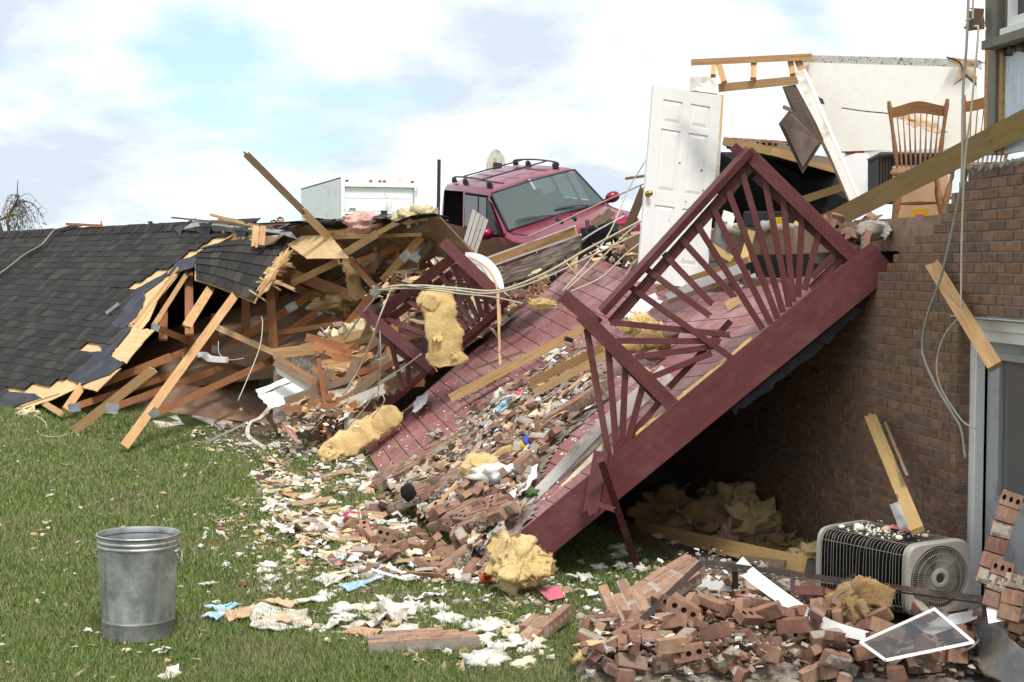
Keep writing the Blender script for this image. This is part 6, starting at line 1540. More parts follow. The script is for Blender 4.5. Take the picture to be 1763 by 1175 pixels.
ribbon('metal_strip', [(1180, 1000, 10.2), (1225, 1008, 10.0), (1262, 1012, 9.9)], .06, 'white', 'short white metal strip under the left end of the rail frame', 'metal strip')
ribbon('paper_scrap', [(1030, 1172, 8.75), (1050, 1132, 8.8), (1085, 1160, 8.65)], .09, 'white', 'upright folded white paper at the bottom edge by the rail end', 'paper')
o = beam('white_board', G(1090, 1166), G(1200, 1168), .07, .02, 'white_dirty'); tag(o, 'flat dirty white board at the very bottom of the brick rubble', 'board')
K['foil'] = mat('foil_back', (.20, .20, .20), .45, .3, 3, .5, 8, .02, metal=.3, dirt=(.40, .30, .18), dirt_amt=.45)
o = batt('foil_sheet', [P(1650, 1128, 8.3), P(1685, 1108, 8.35), P(1725, 1132, 8.15), P(1775, 1172, 7.95)], .24, .018, 'foil', 8, 16, wide=(.5, -.5, .55), amp=1.2); tag(o, 'torn grey foil backed sheet at the lower right corner of the rubble', 'foil sheet')
# ---- loose lumber with labels
def LB(name, a_, b_, w_, m_, label, cat='board', jag=0, t_=.038, roll=0, jag0=0, g=(0, 0)):
    A = P(*a_) if len(a_) == 3 else G(*a_, .02); B = P(*b_) if len(b_) == 3 else G(*b_, .02)
    return tag(beam(name, A, B, w_, t_, m_, jag=jag, roll=roll, jag0=jag0), label, cat)
def Wp(px, py, off): p = W(px, py, off); return p
o = beam('leaning_board', Wp(1606, 457, .09), Wp(1714, 632, .14), .092, .038, 'lumber', jag0=.02); tag(o, 'short new board hanging slanted before the brick wall beside the door, caught in a cable', 'board')
K['cut_mark'] = K['metal_dark']
o = beam('leaning_stud', Wp(1499, 718, .12), Wp(1580, 914, .55), .085, .038, 'lumber_yellow', jag0=.03); tag(o, 'split yellow stud leaning on the brick wall behind the air conditioner', 'stud')
o = beam('leaning_splinter', Wp(1524, 728, .10), Wp(1563, 822, .40), .02, .02, 'lumber_old', jag=.03); tag(o, 'thin weathered splinter along the back of the leaning stud', 'splinter')
o = beam('downspout_piece', Wp(1545, 872, .3), Wp(1562, 912, .45), .09, .06, 'metal_light'); tag(o, 'short crushed grey downspout piece beside the foot of the leaning stud', 'downspout')
LB('yellow_board', (1095, 908, 13.2), (1384, 972, 10.9), .13, 'lumber_yellow', 'long yellow board lying level in front of the shaded space under the deck', t_=.04)
LB('short_board', (1275, 962, 11.2), (1352, 972, 10.9), .06, 'lumber_old', 'short brown board tucked under the long yellow board')
LB('shade_board', (1030, 885, 13.6), (1180, 975, 11.6), .16, 'lumber_old', 'broad grey brown board lying in the shade under the deck beam')
o = beam('ridge_pole', P(423, 265, 20.0), P(600, 442, 21.3), .10, .06, 'lumber_old', jag0=.05); 
tag(o, 'long broken rafter sticking up slanted against the sky above the fallen roof', 'rafter')
o = beam('split_face', P(522, 365, 20.65), P(600, 443, 21.25), .115, .03, 'lumber_pale', jag=.03, jag0=.06); tag(o, 'pale freshly split plank running along the lower half of the slanted rafter', 'plank')
LB('deck_stick', (776, 686, 15.9), (1005, 566, 15.6), .10, 'lumber', 'long light two by four lying along the deck above the brick rubble', t_=.06)
LB('deck_stick', (914, 660, 14.8), (1040, 598, 14.2), .09, 'lumber', 'shorter light two by four lying on the rubble, second from the beam', t_=.05)
LB('deck_stick', (922, 676, 14.7), (1140, 560, 13.6), .08, 'lumber_pale', 'pale two by four lying just below the shorter light one', t_=.05)
o = BX('junction_block', P(979, 585, 15.3), (.09, .05, .05), 'black', (.1, .3, .5), 'small black electrical block on the long light two by four', 'block')
LB('thin_stick', (814, 636, 17.4), (900, 606, 17.2), .03, 'lumber_old', 'thin grey stick lying on the deck left of the long two by four', jag=.02)
LB('thin_lath', (861, 628, 16.8), (857, 505, 17.0), .03, 'lumber_pale', 'thin upright lath standing before the far railing', t_=.01)
ribbon('bent_trim', [(800, 440, 17.6), (830, 452, 17.4), (855, 480, 17.3), (868, 524, 17.2)], .16, 'white', 'curved white plastic trim arching over the far railing post', 'trim', wf=lambda q: math.sin(min(1, q + .1) * 3) * .8 + .25)
ribbon('bent_lath', [(806, 443, 17.5), (838, 462, 17.3), (857, 500, 17.1), (861, 560, 16.9)], .025, 'lumber_pale', 'thin bent lath curving beside the white trim over the far railing', 'lath')
# fascia boards in front of the vehicle
LB('fascia_board', (832, 454, 19.6), (992, 397, 19.0), .14, 'lumber', 'tan fascia board with metal edges lying right in front of the red vehicle')
LB('gutter_strip', (822, 450, 19.5), (990, 389, 18.95), .02, 'metal_light', 'thin light metal drip edge along the top of the tan fascia board')
LB('gutter_strip', (836, 462, 19.5), (1000, 404, 18.9), .025, 'metal_light', 'thin light metal strip along the bottom of the tan fascia board')
o = sheet('charred_plank', [P(850, 466, 19.3), P(998, 405, 18.8), P(996, 428, 18.7), P(950, 455, 18.5), P(912, 478, 18.5), P(858, 492, 18.9)], .06, 'char'); tag(o, 'dark weathered plywood plank hanging below the tan fascia board', 'plank')
o = beam('gutter_strip', P(743, 476, 19.6), P(828, 444, 19.5), .05, .04, 'metal_light'); tag(o, 'grey metal gutter strip crossing behind the top of the far railing', 'gutter')
o = beam('tan_board', P(742, 486, 19.5), P(812, 462, 19.4), .10, .03, 'lumber'); tag(o, 'tan board under the grey gutter strip behind the far railing', 'board')
cs = empty('corrugated_siding', P(806, 440, 19.8), 'grey ribbed siding sheet leaning against the side of the red vehicle', 'siding')
for k in range(4):
    a0, a1 = P(814 + k * 7, 360 + k * 5, 20.3), P(814 + (k + 1) * 7 - 1.2, 360 + (k + 1) * 5 - 1, 20.3 - (.02 if k % 2 else 0)); b0, b1 = P(792 + k * 7, 437 + k * 1, 19.9), P(792 + (k + 1) * 7 - 1.2, 437 + (k + 1) * 1, 19.9)
    sheet('siding_rib', [a0, a1, b1, b0], .02, 'siding', cs)
ribbon('bent_flashing', [(745, 395, 20.2), (738, 415, 20.1), (722, 432, 20.0), (712, 450, 20.0)], .13, 'metal_light', 'bent light grey flashing strip hanging left of the red vehicle', 'flashing')
# smashed engine parts between vehicle and wires
eg = empty('wrecked_front', P(1030, 420, 19.9), 'tangle of smashed black engine and grille parts at the nose of the red vehicle', 'car wreckage')
rs = random.Random(51)
for k in range(34):
    c_ = P(rs.uniform(1000, 1068), rs.uniform(385, 432), 19.9 + rs.uniform(-.3, .3)); s_ = rs.uniform(.04, .14); mb = MB(); mb.box((-s_, -s_ * .5, -s_ * .35), (s_, s_ * .5, s_ * .35))
    put('wreck_part', mb.mesh('wreck_part', K[rs.choice(('black', 'black', 'metal_dark', 'rubber', 'char'))]), Matrix.Translation(c_) @ Euler((rs.random() * 3, rs.random() * 3, rs.random() * 3)).to_matrix().to_4x4(), eg)
for k in range(7): beam('grille_bar', P(1008 + k * 2, 398 + k * 4, 19.6), P(1062 - k * 2, 378 + k * 5, 19.5), .02, .015, 'black', eg)
MB().tube(smooth_path([P(1000, 415, 19.6), P(1030, 396, 19.5), P(1075, 372, 19.4)]), .012, 5).build('hood_latch_bar', K['metal_light'], eg)
for a_, b_, lb in (((1036, 385, 19.6), (1052, 364, 19.6), 'weathered wood block standing on the hood of the red vehicle'), ((1022, 388, 19.6), (1036, 376, 19.6), 'smaller brown wood block on the left side of the hood block')): LB('wood_block', a_, b_, .13, 'lumber_old', lb, jag=.03, t_=.09)
for a_, b_ in (((958, 378), (968, 384)), ((983, 372), (991, 379))): LB('black_clip', (*a_, 20.2), (*b_, 20.1), .05, 'black', 'small black plastic clip on the hood edge, %s of the pair' % ('left' if a_[0] < 970 else 'right'), 'clip')
# ---- brown lumber, siding and boards in the middle pile
LB('stacked_board', (471, 612, 20.3), (592, 598, 20.2), .11, 'lumber', 'lower board of the stacked lumber end left of the far railing', t_=.05)
LB('stacked_board', (470, 604, 20.4), (576, 592, 20.4), .06, 'lumber_yellow', 'yellow topped board lying on the stacked lumber end', t_=.05)
LB('yellow_lath', (575, 592, 20.1), (626, 577, 20.1), .045, 'yellow_plastic', 'bright yellow strip crossing behind the far railing post', t_=.02)
LB('thick_plank', (478, 622, 19.9), (560, 672, 19.3), .17, 'lumber_old', 'thick brown laminated plank end lying over the white siding', t_=.09)
LB('plank_edge', (484, 619, 19.85), (566, 668, 19.25), .03, 'lumber_orange', 'reddish edge strip on top of the thick brown plank')
o = sheet('white_siding', [P(474, 632, 19.85), P(560, 684, 19.3), P(552, 690, 19.3), P(476, 642, 19.85)], .01, 'white'); tag(o, 'white underside strip below the thick brown plank', 'siding')
for q_, lb in (([(439, 672), (492, 650), (506, 656), (444, 681)], 'upper white siding panel in the pile on the grass edge'), ([(444, 682), (507, 657), (539, 673), (509, 692), (464, 705)], 'lower white siding panel with a torn edge by the grass')):
    o = sheet('siding_panel', [P(x, y, 20.3 - (y - 650) * .012) for x, y in q_], .015, 'white', None, .03, 4); tag(o, lb, 'siding')
o = sheet('grey_sheet', [P(520, 690, 19.4), P(560, 674, 19.3), P(558, 688, 19.2), P(530, 702, 19.3)], .01, 'galv'); tag(o, 'grey metal sheet scrap under the thick brown plank end', 'metal sheet')
LB('long_fascia', (541, 741, 18.7), (722, 636, 18.9), .16, 'lumber_old', 'long dark brown fascia board lying low along the edge of the deck', t_=.06)
LB('metal_edge', (530, 729, 18.7), (715, 626, 18.9), .035, 'metal_light', 'light metal edging along the top of the long dark fascia board')
LB('metal_edge', (528, 722, 18.8), (700, 625, 19.0), .03, 'char', 'dark strip above the light metal edging of the long fascia board')
LB('yellow_stick', (455, 741), (580, 690, 19.3), .055, 'lumber_yellow', 'yellow stick lying below the white siding panels')
LB('white_stick', (458, 713, 19.4), (482, 749), .07, 'white_dirty', 'white board piece slanting down to the grass below the siding', t_=.02)
o = sheet('white_sheet', [G(330, 716), G(384, 740), G(402, 727), G(360, 716)], .01, 'white_dirty'); tag(o, 'dirty white sheet lying on the grass at the edge of the brown boards', 'sheet')
o = sheet('grey_flake', [G(262, 724), G(304, 714), G(318, 731), G(272, 737)], .015, 'white_dirty', None, .03, 9); tag(o, 'speckled pale board flake on the grass below the gang plate', 'board')
ds = MB(); o = ds.tube(smooth_path([P(338, 612, 21.0), P(352, 611, 20.9), P(362, 618, 20.8), P(391, 620, 20.7)], 4), .055, 4).build('duct_piece', K['white']); tag(o, 'white bent square duct piece lying inside the opened attic', 'duct')
o = MB().tube(smooth_path([P(464, 703, 19.6), P(448, 720, 19.2), P(430, 730, 19.1), P(428, 752, 18.6), P(455, 771, 17.6)], 5), .03, 5).build('plastic_gutter', K['white_dirty']); tag(o, 'curved white plastic gutter strip snaking from the boards onto the grass', 'gutter')
LB('white_tube', (358, 760), (425, 728, 19.0), .03, 'white', 'straight thin white tube lying on the grass', t_=.03)
LB('white_tube', (405, 766), (440, 764), .05, 'white', 'short white tube end lying on the grass near the curved gutter', t_=.03)
LB('scrap_board', (370, 727), (415, 705, 20.2), .04, 'lumber', 'thin broken lath on the corner of the brown boards')
o = BX('paper_packet', P(604, 730, 18.6), (.17, .02, .22), 'paper', (-.3, .1, .3), 'white paper packet standing beside the long fascia board', 'packet')
o = lump('white_plate', G(497, 751, .04), (.11, .08, .02), 'paper', 5, 3, .02); tag(o, 'round white plate lying on the grass edge near the siding', 'plate')
LB('small_post', (637, 770, 18.8), (628, 800, 18.2), .06, 'lumber_old', 'short brown stake standing at the low corner of the deck', jag0=.02)
# ---- insulation
def IN(o, label): return tag(o, label, 'insulation')
IN(batt('insulation_batt', [P(750, 498, 17.8), P(757, 540, 17.72), P(765, 590, 17.70), P(768, 631, 17.75)], .40, .10, 'fluff', 3, 22), 'yellow glass wool batt hanging over the far railing')
IN(batt('insulation_scrap', [P(722, 512, 17.75), P(738, 520, 17.7), P(752, 530, 17.7)], .17, .07, 'fluff', 4, 8), 'side flap of the yellow batt hanging over the far railing')
IN(batt('insulation_batt', [P(556, 792, 17.9), P(600, 762, 18.0), P(640, 738, 18.1), P(684, 712, 18.3)], .30, .16, 'fluff', 5, 24), 'long yellow glass wool batt lying against the low corner of the deck')
IN(lump('insulation_clump', P(572, 785, 17.9), (.15, .12, .10), 'fluff', 3, 4, .5, fuzz=.10), 'yellow glass wool clump at the lower end of the long batt')
IN(lump('insulation_clump', P(828, 808, 13.1), (.17, .14, .13), 'fluff', 14, 4, .35, fuzz=.07), 'fat yellow insulation ball on the brick rubble of the deck')
IN(batt('insulation_strip', [P(848, 800, 13.5), P(872, 782, 13.4), P(900, 772, 13.3), P(928, 778, 13.2)], .13, .07, 'fluff', 9, 14), 'curled yellow insulation strip right of the fat ball on the deck')
def wad(c, r, n, label, m='fluff', seed=0, squash=.8):
    "crumpled wad of torn glass-wool layers folded over each other"
    rr = random.Random(seed); t = empty('insulation_wad', c - Vector((0, 0, r * squash)), label, 'insulation')
    lump('core', c, (r * .62, r * .55, r * .55 * squash), m, seed, 4, .5, 1.6, parent=t, fuzz=.08)
    for k in range(n):
        a = rr.uniform(0, 6.28); e = rr.uniform(-.5, 1.1); d = Vector((math.cos(a) * math.cos(e), math.sin(a) * math.cos(e) - .25, math.sin(e) * squash)).normalized(); s_ = d.orthogonal().normalized(); s_ = (s_ * math.cos(a * 3) + d.cross(s_) * math.sin(a * 3)); q = c + d * r * .55
        pts = [q - s_ * r * rr.uniform(.4, .8) - d * r * .12, q + d * r * .12, q + s_ * r * rr.uniform(.3, .6) + d * r * rr.uniform(-.1, .2), q + s_ * r * rr.uniform(.6, 1.0) + d * r * rr.uniform(-.3, .45)]
        batt('torn_layer', pts, r * rr.uniform(.4, .8), r * rr.uniform(.10, .22), m, seed + k * 3, 12, wide=s_.cross(d) + d * rr.uniform(-.4, .4), amp=.7, parent=t)
    return t
wad(P(900, 975, 10.7), .26, 13, 'big ragged yellow insulation wad at the low end of the deck beam', seed=23)
wad(P(1103, 560, 13.7), .19, 7, 'yellow insulation wad behind the broken lower railing', seed=15)
IN(lump('insulation_clump', P(1122, 590, 13.4), (.16, .12, .12), 'fluff_tan_shaded', 16, 4, .4, fuzz=.06), 'tan insulation lump just below the ball behind the railing')
IN(lump('insulation_clump', P(935, 524, 16.6), (.15, .06, .055), 'fluff', 18, 4, .5, fuzz=.06), 'small yellow insulation wad caught in the cables over the deck')
IN(lump('insulation_clump', P(928, 478, 18.6), (.12, .08, .09), 'fluff_pale', 19, 3, .5, fuzz=.06), 'pale insulation wisp hanging on the upper edge of the deck')
IN(batt('insulation_strip', [P(598, 448, 20.9), P(606, 470, 20.7), P(612, 495, 20.6), P(626, 520, 20.5)], .19, .12, 'fluff_tan_shaded', 6, 16), 'tan insulation roll hanging below the slanted rafter')
IN(lump('insulation_clump', P(576, 525, 21.4), (.32, .2, .12), 'fluff_tan_shaded', 21, 4, .4, fuzz=.05), 'olive insulation heap inside the opened attic')
IN(lump('insulation_clump', P(626, 384, 20.0), (.26, .2, .14), 'pink_fluff', 22, 4, .4, fuzz=.08), 'pink insulation clump on the ridge before the box truck')
IN(lump('insulation_clump', P(702, 373, 19.5), (.18, .12, .09), 'fluff_pale', 24, 4, .5, fuzz=.08), 'pale insulation clump on the ridge, left of two')
IN(lump('insulation_clump', P(728, 368, 19.5), (.16, .12, .10), 'fluff_pale', 25, 4, .5, fuzz=.08), 'pale insulation clump on the ridge next to the steel pole')
IN(lump('insulation_clump', P(618, 590, 20.0), (.24, .2, .26), 'fluff_pale', 28, 4, .6, fuzz=.08), 'pale torn insulation mass left of the far railing post')
IN(lump('insulation_clump', P(640, 612, 19.8), (.17, .15, .14), 'fluff_pale', 29, 4, .6, fuzz=.08), 'smaller pale insulation wad under the torn mass by the railing')
wad(P(1475, 1048, 8.7), .17, 8, m='fluff_tan_shaded', seed=31, squash=.5, label='brown folded insulation before the air conditioner cage')
IN(batt('insulation_strip', [P(1424, 1044, 8.8), P(1460, 1038, 8.7), P(1500, 1024, 8.6), P(1536, 1032, 8.6)], .13, .06, 'fluff_tan_shaded', 32, 14), 'upper fold of brown insulation under the metal rail')
IN(batt('insulation_strip', [P(1240, 1062, 9.9), P(1268, 1045, 9.8), P(1290, 1022, 9.8), P(1320, 1028, 9.7)], .085, .06, 'fluff', 34, 14), 'curled yellow insulation strip on the bricks under the rail frame')
wad(P(1155, 1066, 9.3), .10, 6, seed=35, label='ragged yellow insulation tuft in the middle of the brick rubble')
wad(P(1008, 1150, 8.75), .10, 6, seed=36, label='small yellow insulation tuft at the bottom by the rail end')
IN(lump('insulation_clump', P(1115, 1108, 9.2), (.08, .06, .06), 'foam_yellow', 37, 3, .6, fuzz=.1), 'cream foam tuft at the diagonal end of the rail frame')
rs = random.Random(88)
for i, (px, py, sx, sz, m_, lb) in enumerate(((1150, 880, .30, .22, 'fluff_tan_shaded', 'insulation heap coloured darker for the shade under the deck, leftmost'), (1210, 905, .32, .20, 'fluff_tan_shaded', 'insulation heap coloured darker for the shade right behind the yellow board'), (1265, 880, .28, .22, 'fluff', 'yellow insulation heap in the shade under the deck'), (1300, 905, .30, .20, 'fluff', 'yellow insulation heap in the shade nearest the brick wall'), (1235, 870, .22, .2, 'fluff_tan_shaded', 'insulation heap coloured darker for the deepest shade under the deck'), (1330, 935, .30, .08, 'fluff_tan_shaded', 'flat insulation mat coloured darker for shade, behind the right end of the yellow board'), (1395, 955, .20, .10, 'fluff', 'yellow insulation wad left of the air conditioner'), (1248, 935, .10, .16, 'board_brown', 'brown crumpled paper standing behind the yellow board'))):  # darker insulation colour on some heaps here stands in for deeper shade
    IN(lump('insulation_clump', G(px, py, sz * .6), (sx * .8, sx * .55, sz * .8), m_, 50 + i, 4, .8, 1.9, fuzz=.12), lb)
# ---- cables
def CBL(pts, r, m_, lb): cable('cable', [P(*p) for p in pts], r * .8, m_, lb, 'cable')
Wc = lambda pts, off: [tuple((px, py, W(px, py, off).y)) for px, py in pts]
CBL(Wc([(1668, -20), (1664, 80), (1658, 160), (1656, 300), (1651, 340), (1622, 470), (1596, 545), (1588, 590), (1592, 620), (1612, 665), (1640, 712), (1655, 740), (1662, 790)], .16), .0105, 'cord_grey', 'grey cable hanging before the brick wall, the left one of two')
CBL(Wc([(1676, -20), (1675, 40), (1681, 46), (1684, 60), (1672, 190), (1662, 270), (1656, 400), (1654, 540), (1650, 548)], .12), .0085, 'cord', 'tan cable hanging before the brick wall, the right one of two')
CBL(Wc([(1650, 548), (1628, 575), (1616, 605), (1613, 640), (1622, 672), (1642, 705), (1660, 728), (1680, 738)], .12), .0085, 'cord', 'tan cable looping from the slanted board to the door frame')
for i, (pts, r, m_, lb) in enumerate((
    ([(592, 585, 19.4), (640, 520, 18.6), (664, 496, 18.0), (720, 492, 17.2), (790, 497, 17.0), (860, 500, 16.6), (940, 470, 16.4), (1010, 430, 16.4), (1105, 380, 16.2)], .017, 'cord', 'tan cable sweeping from the left pile over both railing tops to the door'),
    ([(700, 492, 17.3), (780, 500, 16.9), (850, 505, 16.6), (930, 482, 16.4), (1020, 440, 16.2), (1105, 400, 16)], .013, 'cord', 'second tan cable running just under the sweeping one to the door'),
    ([(650, 500, 18), (712, 497, 17.3), (790, 506, 16.8), (850, 512, 16.5), (900, 523, 16.4)], .012, 'cord', 'tan cable ending at the yellow wad over the deck'),
    ([(676, 492, 18), (656, 540, 17.7), (640, 585, 17.9), (616, 640, 18.2), (590, 680, 18.3)], .013, 'cord', 'pale cable dropping from the far railing post into the pile'),
    ([(968, 502, 15.8), (1010, 455, 16.2), (1050, 400, 16.6), (1080, 330, 17), (1112, 276, 17)], .010, 'cord', 'cable rising steeply from the deck past the vehicle to the sky'),
    ([(975, 500, 15.8), (1040, 440, 16.2), (1075, 405, 16.4), (1104, 382, 16.4)], .012, 'cord', 'cable slanting from the near post to the door edge, upper'),
    ([(983, 502, 15.6), (1035, 478, 15.9), (1075, 440, 16.1), (1100, 420, 16.2)], .012, 'cord', 'cable slanting from the near post to the door edge, lower'),
    ([(905, 410, 19), (960, 385, 18.8), (1030, 352, 18.6), (1110, 316, 18)], .012, 'cord', 'thin cable crossing over the hood of the red vehicle'),
    ([(640, 640, 18.1), (652, 600, 18.0), (654, 570, 17.9), (655, 620, 17.8), (650, 690, 18)], .009, 'cord_grey', 'thin grey wire loop hanging below the far railing post'),
    ([(600, 735, 18.2), (630, 700, 18), (648, 676, 17.9), (662, 690, 17.8), (640, 720, 18)], .009, 'cord', 'tan wire loop touching the long fascia board'),
    ([(725, 610, 17.3), (690, 636, 17.6), (650, 660, 18)], .010, 'cord', 'short tan wire below the hanging batt'),
    ([(410, 690, 20.2), (445, 605, 21), (452, 560, 21.3), (450, 545, 21.4)], .010, 'cord', 'thin white wire hanging inside the opened attic'),
    ([(376, 588, 21), (378, 610, 20.9), (395, 620, 20.8), (420, 617, 20.9)], .009, 'cord', 'thin wire beside the white duct piece'))):
    CBL(pts, r, m_, lb)
gp = lambda px, py: (lambda q: (px, py, q.y))(G(px, py, .015))
CBL([gp(50, 706), gp(65, 718), gp(78, 728), gp(80, 738)], .014, 'cord', 'pale cord end lying on the grass at the far left')
CBL([gp(64, 742), gp(72, 750), gp(100, 752), gp(128, 744)], .009, 'cord', 'thin pale cord lying on the grass below the cord end')
CBL([gp(295, 770), gp(330, 762), gp(370, 762), gp(410, 757), gp(440, 775)], .009, 'cord', 'tan cord lying on the grass in front of the fallen rafters')
IN(lump('insulation_clump', G(50, 712, .04), (.14, .1, .06), 'fluff_pale', 44, 3, .7, fuzz=.1), 'pale insulation wad on the grass beside the fallen roof')
# bow of white gutter on the deck with torn stucco piece
ribbon('white_gutter', [(893, 890, 11.75), (960, 822, 11.8), (1038, 738, 11.9), (1110, 676, 12.0), (1150, 640, 12.1)], .15, 'white_dirty', 'long white gutter lying on the deck parallel to the front beam', 'gutter', t_=.03)
ribbon('gutter_lip', [(900, 880, 11.72), (962, 818, 11.77), (1036, 740, 11.87)], .04, 'metal_light', 'raised grey lip on the long white gutter', 'gutter', t_=.012)
o = sheet('torn_board', [P(905, 893, 11.55), P(990, 812, 11.6), P(1038, 762, 11.65), P(1036, 790, 11.5), P(1010, 812, 11.5), P(990, 838, 11.45), P(975, 840, 11.45), P(985, 822, 11.5), P(950, 852, 11.5)], .02, 'foam_yellow', None, .03, 12); tag(o, 'ragged cream coloured board beside the white gutter on the deck', 'board')
# ---- two people, only their heads show over the ridge
def person(head, feet_z, label, shirt, face_dir, seed):
    hx, hy, hz = head; t = empty('person', (hx, hy, feet_z), label, 'person'); H = hz + .12 - feet_z
    me = bpy.data.meshes.new('body'); J = [(0, 0, .52), (0, 0, .62), (0, 0, .74), (0, .0, .83), (0, 0, .87), (.055, 0, .50), (.06, .01, .28), (.06, 0, .03), (.065, -.07, .012), (-.055, 0, .50), (-.06, .01, .28), (-.06, 0, .03), (-.065, -.07, .012), (.11, 0, .80), (.14, .02, .64), (.13, -.05, .50), (.13, -.07, .45), (-.11, 0, .80), (-.14, .02, .64), (-.13, -.05, .50), (-.13, -.07, .45)]
    Rr = [.085, .08, .09, .08, .033, .055, .036, .027, .02, .055, .036, .027, .02, .04, .028, .02, .018, .04, .028, .02, .018]
    E = [(0, 1), (1, 2), (2, 3), (3, 4), (0, 5), (5, 6), (6, 7), (7, 8), (0, 9), (9, 10), (10, 11), (11, 12), (3, 13), (13, 14), (14, 15), (15, 16), (3, 17), (17, 18), (18, 19), (19, 20)]
    me.from_pydata([Vector(j) * H for j in J], E, []); me.materials.append(K[shirt]); b = put('body', me, Matrix.Translation((hx, hy, feet_z)) @ Matrix.Rotation(face_dir, 4, 'Z'), t)
    md = b.modifiers.new('skin', 'SKIN')
    for i, sv_ in enumerate(me.skin_vertices[0].data): sv_.radius = (Rr[i] * H * .8, Rr[i] * H * .8); sv_.use_root = i == 0
    b.modifiers.new('sub', 'SUBSURF').levels = 1
    HM = Matrix.Translation((hx, hy, hz)) @ Matrix.Rotation(face_dir, 4, 'Z')
    bm = bmesh.new(); bmesh.ops.create_icosphere(bm, subdivisions=3, radius=1)
    for v in bm.verts:
        x, y, z = v.co; f = 1 - .25 * max(0, -z); q = Vector((x * .078 * f, y * .098 * (1 - .1 * max(0, -z)), z * .118))
        if y < -.8 and abs(x) < .25 and -.3 < z < .15: q.y -= .022 * (1 - abs(x) / .25)
        if y < -.6 and .2 < abs(x) < .5 and .05 < z < .3: q.y += .008
        v.co = q
    m2 = bpy.data.meshes.new('head'); bm.to_mesh(m2); bm.free(); m2.materials.append(K['skin']); m2.polygons.foreach_set('use_smooth', [True] * len(m2.polygons)); hd = put('head', m2, HM, t)
    for s_ in (-1, 1):
        e = MB(); e.lathe([(0, .012), (.010, .006), (.012, 0), (.008, -.008)], 8, 0, Matrix.Translation((s_ * .03, -.088, .012)) @ Matrix.Rotation(R(90), 4, 'X')); put('eye', e.mesh('eye', K['hair']), HM, hd)
        e = MB(); e.box((s_ * .078 - .008, -.012, -.03), (s_ * .078 + .008, .018, .03)); put('ear', e.mesh('ear', K['skin']), HM, hd)
    e = MB(); e.box((-.022, -.094, -.052), (.022, -.084, -.045)); put('mouth', e.mesh('mouth', K['red_cloth']), HM, hd)
    hr = lump('hair', Vector((0, 0, 0)), (.088, .10, .10), 'hair', seed, 3, .12); me3 = hr.data; bpy.data.objects.remove(hr)
    for v in me3.vertices:
        if v.co.y < .0 and v.co.z < .05: v.co *= .8
    put('hair', me3, HM @ Matrix.Translation((0, .018, .032)), t)
hp_ = P(483, 383, 34.0); person((hp_.x, hp_.y, hp_.z), hp_.z - 1.56, 'dark haired person looking over the rubble ridge, only the head showing', 'cloth_dark', R(20), 3)
hp_ = P(471, 388, 34.3); person((hp_.x, hp_.y, hp_.z), hp_.z - 1.56, 'person just left of the dark haired one, half hidden behind the ridge', 'cloth_tan', R(-10), 5)
# ---- storm-stripped tree at the far left
tree = empty('bare_tree', P(14, 455, 60), 'storm stripped willow tree with drooping twigs behind the roof at the far left', 'tree')
K['bark'] = mat('bark', (.12, .085, .05), .9, .3, 6); K['bark_yellow'] = mat('torn_bark', (.38, .22, .08), .9, .2, 6); K['dry_leaf'] = mat('dry_leaf', (.10, .11, .06), .9, .3)
tp = lambda px, py, dz=0: P(px, py, 60 + dz)
MB().tube(smooth_path([tp(17, 450), tp(16, 400), tp(13, 385), tp(14, 372), tp(22, 358), tp(27, 349), tp(32, 338), tp(30, 333), tp(30, 320), tp(31, 310)], 4), .1, 7, radii=list(np.linspace(.075, .01, 37))).build('trunk', K['bark'], tree, smooth=True)
MB().tube(smooth_path([tp(8, 455, 1), tp(4, 405, 1), tp(-4, 380, 1), tp(-16, 360, 1)], 4), .1, 7, radii=list(np.linspace(.11, .05, 13))).build('trunk', K['bark'], tree, smooth=True)
MB().tube([tp(-8, 385, .5), tp(2, 378), tp(13, 373)], .05, 6).build('limb', K['bark'], tree); MB().tube([tp(15, 380, -.1), tp(14.5, 366, -.1)], .06, 6, radii=[.07, .02]).build('torn_wood', K['bark_yellow'], tree)
rs = random.Random(6); tw = MB(); lf = MB()
for k in range(46):
    q = rs.random(); sx_, sy_ = (13 + 19 * q, 378 - 40 * q); L_ = rs.uniform(8, 60) * (1 if rs.random() < .75 else -.6); d_ = rs.uniform(-1, 1)
    pts = [tp(sx_, sy_, 0), tp(sx_ + L_ * .35, sy_ - rs.uniform(0, 9), d_), tp(sx_ + L_ * .7, sy_ + rs.uniform(2, 18), d_ * 1.6), tp(sx_ + L_ * .9, sy_ + rs.uniform(15, 50), d_ * 2)]
    sp_ = smooth_path(pts, 4); tw.tube(sp_, .012, 3, radii=list(np.linspace(.016, .005, len(sp_))))
    for p in sp_[3:]:
        for _ in range(rs.randint(0, 2)):
            a = Vector((rs.uniform(-.2, .2), rs.uniform(-.2, .2), rs.uniform(-.35, .05))); b = Vector((rs.uniform(-.05, .05), rs.uniform(-.03, .03), rs.uniform(-.12, -.04))); c_ = Vector((rs.uniform(.015, .035), 0, 0)); lf.add([p + a - c_, p + a + c_, p + a + b], [(0, 1, 2)])
for k in range(18):
    p = tp(rs.gauss(24, 6), rs.uniform(362, 400), rs.uniform(-.5, .5))
    for _ in range(5): a = Vector((rs.uniform(-.15, .15), 0, rs.uniform(-.2, .2))); lf.add([p + a, p + a + Vector((.05, 0, -.02)), p + a + Vector((.0, 0, -.12))], [(0, 1, 2)])
tag(tw.build('twigs', K['bark'], tree, fixn=False), kind='stuff'); tag(lf.build('leaves', K['dry_leaf'], tree, fixn=False), kind='stuff')
